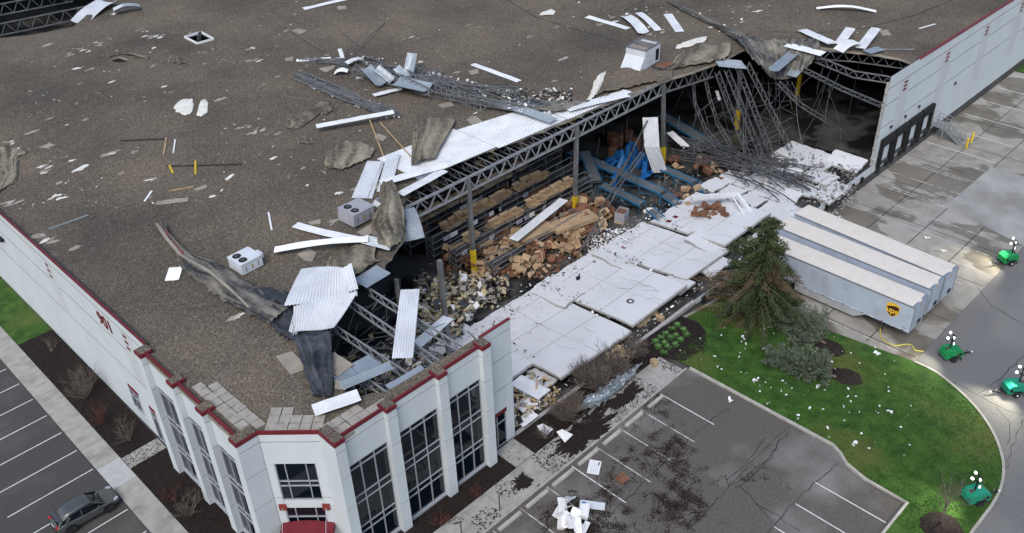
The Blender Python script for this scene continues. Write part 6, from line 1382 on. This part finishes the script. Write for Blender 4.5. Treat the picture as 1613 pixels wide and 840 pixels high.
def lying_shrub(label, a, c, R_):
    A, B_ = PG(*a), PG(*c); A.z = G(A.x, A.y) + .3; B_.z = G(B_.x, B_.y) + .5; t = thing('uprooted_evergreen', label, 'shrub', (A.x, A.y, G(A.x, A.y)), 0, 'uprooted evergreens on the lawn')
    bb = MB(); bb.tube([A, A.lerp(B_, .5) + V((0, 0, .25)), B_], [.14, .1, .03], 7); bb.build('trunk', 'bark', t); lf = MB(); tw = MB(); d = (B_ - A).normalized(); L_ = (B_ - A).length
    for i in range(260):
        s = rnd(.06, 1); R = R_ * (1.15 - .75 * s) * (rnd(.35, 1) if i % 6 else rnd(1.0, 1.5)); a_ = rnd(0, 6.283); side = d.cross(V((0, 0, 1))); o = side * math.cos(a_) * R + V((0, 0, abs(math.sin(a_)) * R * .8)) + d * rnd(.1, .6)
        c0 = A.lerp(B_, s); tw.tube([c0, c0 + o], [.03, .01], 3)
        for q in range(5): leaf_quads(lf, c0 + o * (.35 + .16 * q), o.normalized() + d * .6, 11, .17, .24, .05)
    tw.build('branch', 'twig', t); lf.build('crown', 'shrub_leaf', t)
def pit(label, c, r_):
    p = PG(*c); bb = MB(); n_ = 22; vs = [(p.x, p.y, G(p.x, p.y) + .32)]; fs = []
    for k, rr in enumerate((.45, .8, 1.05)):
        for j in range(n_):
            a = j * 6.283 / n_; R = r_ * rr * (1 + .12 * noise.noise(V((math.cos(a) * 2, math.sin(a) * 2, c[0])))); x_, y_ = p.x + R * math.cos(a), p.y + R * math.sin(a); vs.append((x_, y_, G(x_, y_) + (.28, .16, .032)[k] + .06 * noise.noise(V((x_ * 3, y_ * 3, 0)))))
    for j in range(n_): fs.append((0, 1 + j, 1 + (j + 1) % n_))
    for k in range(2):
        for j in range(n_): a = 1 + k * n_ + j; b_ = 1 + k * n_ + (j + 1) % n_; fs.append((a, a + n_, b_ + n_, b_))
    bb.add(vs, fs); o = bb.build('mulch_mound', 'soil'); return tag(o, label, 'mulch mound', 'dark mulch mounds on the lawn')
lying_shrub('uprooted grey green evergreen lying toward the spruce', (1300, 546), (1214, 497), 2.5)
lying_shrub('uprooted grey green evergreen lying on the open lawn', (1316, 598), (1212, 572), 2.2)
pit('dark mulch mound beside the evergreen nearer the trailers', (1306, 549), 1.35); pit('dark mulch mound beside the evergreen on the open lawn', (1333, 594), 1.35); pit('dark mulch mound round the bare tree', (1483, 832), 1.45)
def twigs(bb, p, d, L_, r_, depth, n_=3, sp=.6):
    q = p + d * L_ * .5 + V((rnd(-.1, .1), rnd(-.1, .1), 0)) * L_; e = p + d * L_ + V((rnd(-.12, .12), rnd(-.12, .12), 0)) * L_
    bb.tube([p, q, e], [r_, r_ * .8, r_ * .55], 4 if depth > 1 else 3, cap=False)
    if depth > 0:
        for i in range(n_):
            s = rnd(.35, 1); st = p.lerp(e, s); dd_ = (d + V((rnd(-sp, sp), rnd(-sp, sp), rnd(-.1, .5)))).normalized(); twigs(bb, st, dd_, L_ * rnd(.5, .8), r_ * .6, depth - 1, n_, sp)
def bare_shrub(label, c, R_, m, stems=14, depth=2, grp='bare shrubs in the mulch beds', z=None):
    p = PG(*c); p.z += .04; t = thing('bare_shrub', label, 'shrub', p, 0, grp); bb = MB()
    for i in range(stems):
        a = rnd(0, 6.283); d = V((math.cos(a) * rnd(.2, .9), math.sin(a) * rnd(.2, .9), rnd(.5, 1))).normalized(); twigs(bb, p + V((rnd(-.15, .15), rnd(-.15, .15), 0)), d, R_ * rnd(.5, .85), .022 if stems < 30 else .036, depth, 3, .7)
    bb.build('twigs', m, t); bb = MB(); bb.lathe([(.12, 0), (.08, .12)], p, n=8); bb.build('stump', 'bark', t)
random.seed(44)
for a in (('large bare tan shrub in the left mulch bed', (135, 628), 2.3, 'twig', 26, 3), ('red twigged shrub near the short side walk', (158, 668), 1.5, 'twig_red', 16, 2), ('pale bare shrub standing by the side walk', (205, 694), 1.6, 'twig', 10, 3), ('red twigged shrub below the corner windows', (272, 788), 1.3, 'twig_red', 14, 2), ('bare brown shrub at the bed corner below the corner windows', (300, 812), 1.5, 'twig', 14, 3), ('thin bare shrub along the left wall top of the bed', (82, 553), 1.1, 'twig', 10, 2),
          ('low red twigged shrub under the first front window', (695, 825), 1.0, 'twig_red', 14, 2), ('low red twigged shrub under the last front window', (752, 782), 1.0, 'twig_red', 14, 2), ('bare grey brown shrub crushed by the side entrance', (895, 662), 1.9, 'twig', 50, 3), ('bare brown shrub under the lifted corner of the broad fallen panel', (932, 612), 2.2, 'twig', 60, 3), ('bare brown shrub tangled beside the timber pallet', (968, 592), 2.0, 'twig', 55, 3), ('bare twiggy shrub nearest the green seedlings', (1000, 562), 1.6, 'twig', 34, 3), ('small bare shrub at the edge of the door walk', (860, 690), 1.2, 'twig', 16, 2)): bare_shrub(*a)
p = PG(1482, 826); t = thing('bare_tree', 'slender bare tree in a mulch ring by the drive', 'tree', p); bb = MB(); bb.tube([p, p + V((.05, .05, 1.2)), p + V((.1, .1, 2.4))], [.09, .075, .06], 8); bb.build('trunk', 'bark', t); bb = MB()
for i in range(11):
    a = i * 2.4; h = 1.0 + .15 * i; twigs(bb, p + V((.08, .08, h)), V((math.cos(a) * .6, math.sin(a) * .6, 1)).normalized(), rnd(1.3, 1.9), .03, 2, 3, .5)
bb.build('branch', 'twig', t)
sm_ = MB()
for i in range(34):
    a = rnd(0, 6.283); d = V((math.cos(a), math.sin(a), rnd(.2, 1.2))).normalized(); s_ = d.cross(V((0, 0, 1))).normalized() * .06; sm_.add([V((0, 0, .02)), d * .22 + s_, d * .42, d * .22 - s_], [(0, 1, 2, 3)])
sd_me = sm_.mesh('seedling'); sd_me.materials.append(MATS['leaf_green'])
k = 0
for r_ in range(3):
    for c_ in range(5):
        q = PG(1030 + 9.5 * c_ + 7 * r_ + rnd(-2, 2), 540 - 6.2 * c_ + 8 * r_ + rnd(-1.5, 1.5)); tag(inst(sd_me, 'green_plant', None, (q.x, q.y, q.z + .04), (0, 0, rnd(0, 6)), (1.15, 1.15, 1)), 'small bright green plant in the rows on the mulch point', 'plant', 'green plants on the mulch point')
# pallet under the broken panel
t = thing('pallet', 'tan timber pallet lying among the brush', 'pallet', PG(985, 556, .3), .35)
for k in range(5): bb = MB(); bb.b2((-.6, -.5 + .23 * k, .1), (.6, -.38 + .23 * k, .13)); bb.build('plank', 'wood', t, world=False)
for x_ in (-.5, 0, .5): bb = MB(); bb.b2((x_ - .05, -.5, 0), (x_ + .05, .54, .099)); bb.build('bearer', 'wood', t, world=False)
t.rotation_euler = (.35, .2, .6)
bb = MB(); scatter(bb, [PG(rnd(945, 985), rnd(545, 568), .3) for _ in range(40)], .3, .7, .5, .8); tag(bb.build('yellow_insulation', 'insul_yellow'), 'clump of yellow insulation beside the pallet', None, None, 'stuff')
# grass, mulch, litter
random.seed(9)
bb = MB(); npoly = island; c = 0
while c < 26000:
    x_, y_ = rnd(50, 68), rnd(8.4, 38.8)
    if not inpoly(x_, y_, npoly): continue
    if y_ > 36 and x_ < 60.5: continue
    if not (abs(noise.noise(V((x_ * .7, y_ * .7, 2)))) < .9): continue
    c += 1; z_ = G(x_, y_) + .025
    for k in range(2):
        a = rnd(0, 6.283); h = rnd(.05, .13); w_ = .035; dx, dy = math.cos(a), math.sin(a); lx, ly = rnd(-.06, .06), rnd(-.06, .06)
        bb.add([(x_ - dx * w_, y_ - dy * w_, z_), (x_ + dx * w_, y_ + dy * w_, z_), (x_ + lx, y_ + ly, z_ + h)], [(0, 1, 2)])
tag(bb.build('grass', 'grass_blade'), 'short mown grass on the lawn island', None, None, 'stuff')
bb = MB(); c = 0
while c < 9500:
    r_ = random.random(); x_, y_ = (rnd(14, 17), rnd(44, 82)) if r_ < .35 else (rnd(20, 60), rnd(34.3, 39.2))
    if r_ >= .35 and y_ < 36.9 and noise.noise(V((x_ * .5, y_ * .5, 1))) < .12 - (.5 if 36.5 < x_ < 50 else 0): continue
    c += 1; a = rnd(0, 6.28); s = rnd(.04, .12); z_ = G(x_, y_) + .05 + rnd(0, .03)
    bb.add([(x_ + s * math.cos(a), y_ + s * math.sin(a), z_), (x_ + s * .4 * math.cos(a + 1.6), y_ + s * .4 * math.sin(a + 1.6), z_ + .02), (x_ - s * math.cos(a), y_ - s * math.sin(a), z_ + rnd(0, .03)), (x_ - s * .4 * math.cos(a + 1.6), y_ - s * .4 * math.sin(a + 1.6), z_)], [(0, 1, 2, 3)])
tag(bb.build('bark_chips', 'soil'), 'bark chips over the beds and walks', None, None, 'stuff')
bb = MB(); c = 0
while c < 14000:   # bark swept out over the lot in streaks
    x_, y_ = rnd(29, 51), rnd(19.5, 34.1); f = noise.noise(V((x_ * .22 + 3, y_ * .22, 5))) + .5 * noise.noise(V((x_ * 1.2, y_ * 1.2, 1))); e = ((x_ - 39.5) / 10.5) ** 2 + ((y_ - 28.3) / 7) ** 2
    if rnd(0, 1) > .6 * sm((f + .34 - .45 * e) / 1.0) ** 1.5: continue
    c += 1; a = .75 + noise.noise(V((x_ * .6, y_ * .6, 3))) * 5; s = rnd(.04, .15); w_ = .022
    dx, dy = math.cos(a), math.sin(a); z_ = LOTZ + .012 + rnd(0, .015)
    bb.add([(x_ - dx * s, y_ - dy * s, z_), (x_ + dy * w_, y_ - dx * w_, z_ + .01), (x_ + dx * s, y_ + dy * s, z_), (x_ - dy * w_, y_ + dx * w_, z_ + .012)], [(0, 1, 2, 3)])
tag(bb.build('swept_bark', 'soil'), 'dark bark washed over the front lot in streaks', None, None, 'stuff')
# white scraps
bb = MB(); pts = []
while len(pts) < 110:
    p = PG(rnd(1060, 1440), rnd(500, 720))
    if inpoly(p.x, p.y, island) and p.x > 54.5 and (p.y < 36 or p.x > 61) and rnd(0, 1) < max(.1, 1 - (p - PG(1200, 570)).length / 18): pts.append(V((p.x, p.y, G(p.x, p.y) + .1)))
scatter(bb, pts, .06, .36, .3, .5); tag(bb.build('lawn_scraps', 'white_plain'), 'white foam scraps sprinkled over the lawn', None, None, 'stuff')
for i, (px_, lab) in enumerate((((1380, 557), 'white scrap on the lawn nearest the trailer hose'), ((1403, 648), 'white scrap alone in the middle of the lawn'), ((1343, 699), 'small white scrap near the jutting kerb'), ((1290, 611), 'white scrap below the open lawn evergreen'), ((1187, 600), 'white scrap near the lot kerb'), ((1171, 534), 'white scrap in front of the spruce'), ((1150, 632), 'crumpled white sheet on the lot kerb corner'), ((1486, 396), 'white disc on the dock yard concrete'), ((1460, 375), 'white scrap in the dock yard beyond the trailers'))):
    p = PG(*px_); bb = MB(); scatter(bb, [p + V((rnd(-.2, .2), rnd(-.2, .2), .05)) for _ in range(3)], .3, .6, .35, .4); tag(bb.build('white_scrap', 'white_plain'), lab, 'scrap', 'larger white scraps on the ground')
pts = []
for i in range(190): pts.append(PR(rnd(0, 1290), rnd(0, 330), .03))
pts = [p for p in pts if p.y > 62.5 and p.x > 18 and not inpoly(p.x, p.y, h_far)] + [PR(rnd(900, 1380), rnd(0, 60), .03) for _ in range(50)]
bb = MB(); scatter(bb, pts, .08, .4, .15, .3); tag(bb.build('roof_scraps', 'insul_white'), 'pale scraps strewn over the gravel roof', None, None, 'stuff')
bb = MB()
for i in range(46):   # clustered trails of torn facer
    a = PR(rnd(40, 720), rnd(30, 330), .03)
    if a.y < 63: continue
    for k in range(rnd(3, 9).__int__()): scatter(bb, [a + V((rnd(-1.2, 1.2), rnd(-.5, .5), 0))], .12, .5, .08, .2)
tag(bb.build('roof_tatters', 'insul_board'), 'small tan tatters in trails on the gravel roof', None, None, 'stuff')
# things dropped on the front lot
def flat_board(name, label, cpx, sx, sy, rz, m, cat, h=.05, extra=None):
    p = PG(*cpx); t = thing(name, label, cat, (p.x, p.y, LOTZ + .02), rz); bb = MB(); bb.b2((-sx / 2, -sy / 2, 0), (sx / 2, sy / 2, h)); bb.build('panel', m, t, world=False)
    if extra: extra(t, h)
    t.rotation_euler = (.05, .04, rz); return t
def print_lines(t, h):
    for k in range(4): bb = MB(); bb.b2((-.62, -.3 + .15 * k, h + .001), (rnd(.1, .5), -.27 + .15 * k, h + .004)); bb.build('printed_line', 'trailer_side', t, world=False)
    bb = MB(); bb.b2((.25, -.36, h + .001), (.6, -.26, h + .005)); bb.build('red_print', 'red_paint', t, world=False)
flat_board('sign_board', 'white printed board lying flat in the front lot', (936, 735), 1.5, .95, -.35 + .9, 'white_plain', 'sign', .05, print_lines)
def blue_stain(t, h): bb = MB(); bb.b2((-.8, -.1, h + .001), (-.5, .2, h + .004)); bb.build('blue_print', 'blue', t, world=False)
flat_board('locker_door', 'long pale panel lying near the white heap in the lot', (933, 795), 1.9, .7, -.95, 'unit_white', 'panel', .06, blue_stain)
flat_board('brown_board', 'square brown board lying in the front lot', (980, 752), 1.0, .8, -.1, 'cardboard_dark', 'board', .03)
random.seed(3); c0 = PG(900, 822)
for i in range(16):
    bb = MB(); q = c0 + V((rnd(-1.3, 1.3), rnd(-1.3, 1.3), rnd(.05, .9))); bb.box(q, (rnd(.6, 1.4), rnd(.4, .9), .04 if i % 4 else .4), Matrix.Rotation(rnd(-.8, .8), 3, 'X') @ Matrix.Rotation(rnd(-.7, .7), 3, 'Y') @ Matrix.Rotation(rnd(0, 6), 3, 'Z')); tag(bb.build('broken_board', 'white_plain'), 'broken white board in the heap dumped on the front lot', 'board', 'white boards heaped on the front lot')
for (px_, lab) in (((858, 680), 'white torn sheet on the mulch by the side entrance'), ((889, 689), 'small white scrap on the swept walk')):
    p = PG(*px_); bb = MB(); bb.add([p + V((-.5, -.5, .1)), p + V((.6, -.4, .12)), p + V((.3, .5, .35)), p + V((-.2, .7, .3))], [(0, 1, 2, 3)]); tag(bb.build('torn_sheet', 'white_plain', solid=.03), lab, 'sheet')
for (x_, y_, lab) in ((27.6, 35.1, 'thin dark sign post on the walk near the entrance corner'), (31.2, 34.8, 'thin dark sign post beside the first wheel stop')):
    bb = MB(); bb.tube([(x_, y_, 0), (x_, y_, 1.6)], .05, 6); tag(bb.build('sign_post', 'steel_dark'), lab, 'post')

# bark heaped over the front walk, ragged bare patches of the roof
def blob(cx_, cy_, rx, ry, n_, seed, amp=.35):
    out = []
    for j in range(n_):
        a = j * 6.283 / n_; k_ = 1 + amp * (noise.noise(V((math.cos(a) * 1.5, math.sin(a) * 1.5, seed))) + .6 * noise.noise(V((math.cos(a) * 4, math.sin(a) * 4, seed + 9))) + .5 * noise.noise(V((math.cos(a) * 14, math.sin(a) * 14, seed + 4)))); out.append((cx_ + rx * k_ * math.cos(a), cy_ + ry * k_ * math.sin(a)))
    return out
for (cx_, cy_, rx, ry, sd, lab) in ((41.5, 35.6, 3.6, 1.25, 3.3, 'bark and mud spread over the front walk beside the fallen panels'), (47.2, 35.9, 2.0, .8, 7.1, 'bark drift on the front walk below the crumpled sheet'), (34.4, 35.5, .8, .7, 1.1, 'small bark drift on the front walk near the door walk')):
    tag(sheet('bark_drift', blob(cx_, cy_, rx, ry, 130, sd, .6), .05, 'mulch'), lab, None, None, 'stuff')
random.seed(77)
bb = MB()
def ragged(p, r_, el, rz):
    n_ = 11; vs = [(p.x, p.y, ROOF(p.x) + .03)]; sd = rnd(0, 99)
    for j in range(n_):
        a = j * 6.283 / n_; R = r_ * (1 + .9 * noise.noise(V((math.cos(a) * 2, math.sin(a) * 2, sd)))); x_, y_ = R * math.cos(a), R * el * math.sin(a); x2, y2 = x_ * math.cos(rz) - y_ * math.sin(rz), x_ * math.sin(rz) + y_ * math.cos(rz); vs.append((p.x + x2, p.y + y2, ROOF(p.x + x2) + .014 + rnd(0, .03)))
    bb.add(vs, [(0, 1 + j, 1 + (j + 1) % n_) for j in range(n_)], random.randrange(3))
for i in range(150):
    p = PR(rnd(0, 900), rnd(10, 330)) if i < 105 else PR(rnd(900, 1300), rnd(0, 60))
    if p.y < 62 or inpoly(p.x, p.y, h_far): continue
    ragged(p, rnd(.15, .55) if i % 7 else rnd(.5, .9), rnd(.25, .7), rnd(-.4, .5))
for c_ in ((105, 85), (130, 80), (150, 70), (225, 48), (245, 55), (255, 58), (235, 60), (70, 265), (75, 270), (90, 310), (80, 378), (60, 372), (120, 390), (165, 243), (180, 240), (395, 78), (400, 95), (410, 205), (430, 210), (400, 212), (640, 60), (520, 350), (370, 500), (385, 200), (15, 225), (10, 320)):
    for k in range(4): ragged(PR(c_[0] + rnd(-9, 9), c_[1] + rnd(-3, 3)), rnd(.2, .6), rnd(.25, .6), rnd(-.3, .4))
tag(bb.build('bare_patches', ['insul_white', 'insul_board', 'paver']), 'ragged pale patches where the gravel is scoured off', None, None, 'stuff')
bb = MB(); pts = []
for i in range(900):
    x_, y_ = rnd(38, 97), rnd(40.6, 52.5); pts.append((x_, y_, 1.0 if y_ < 44 else .8))
scatter(bb, [(x_, y_, .62 + rnd(0, .15)) for x_, y_, _ in pts if y_ > 47], .05, .22, .2, .4, nm=3)
tag(bb.build('panel_specks', ['rubble', 'soil', 'white_plain']), 'specks of grit lying on the fallen panels', None, None, 'stuff')

random.seed(12); bb = MB(); pts = []
for x_, y0_, y1_ in ((44.35, 41, 52), (54.1, 41, 52), (62.7, 41, 51.5), (71.3, 42, 51.5), (79.8, 42, 51.5)):
    pts += [(x_ + random.gauss(0, .5), rnd(y0_, y1_), 1.25 - .75 * sm((y_ - 40.5) / 9) if False else rnd(.75, .95)) for y_ in range(70)]
pts += [(rnd(45, 80), 51.6 + random.gauss(0, .7), rnd(.2, .6)) for _ in range(420)] + [(rnd(44, 80), 40.2 + random.gauss(0, .25), rnd(.1, .5)) for _ in range(260)]
scatter(bb, pts, .06, .45, .25, .8, nm=5); tag(bb.build('joint_rubble', ['rubble', 'wall_core', 'soil', 'white_plain', 'steel_dark']), 'crumbled concrete along the joints of the fallen panels', None, None, 'stuff')
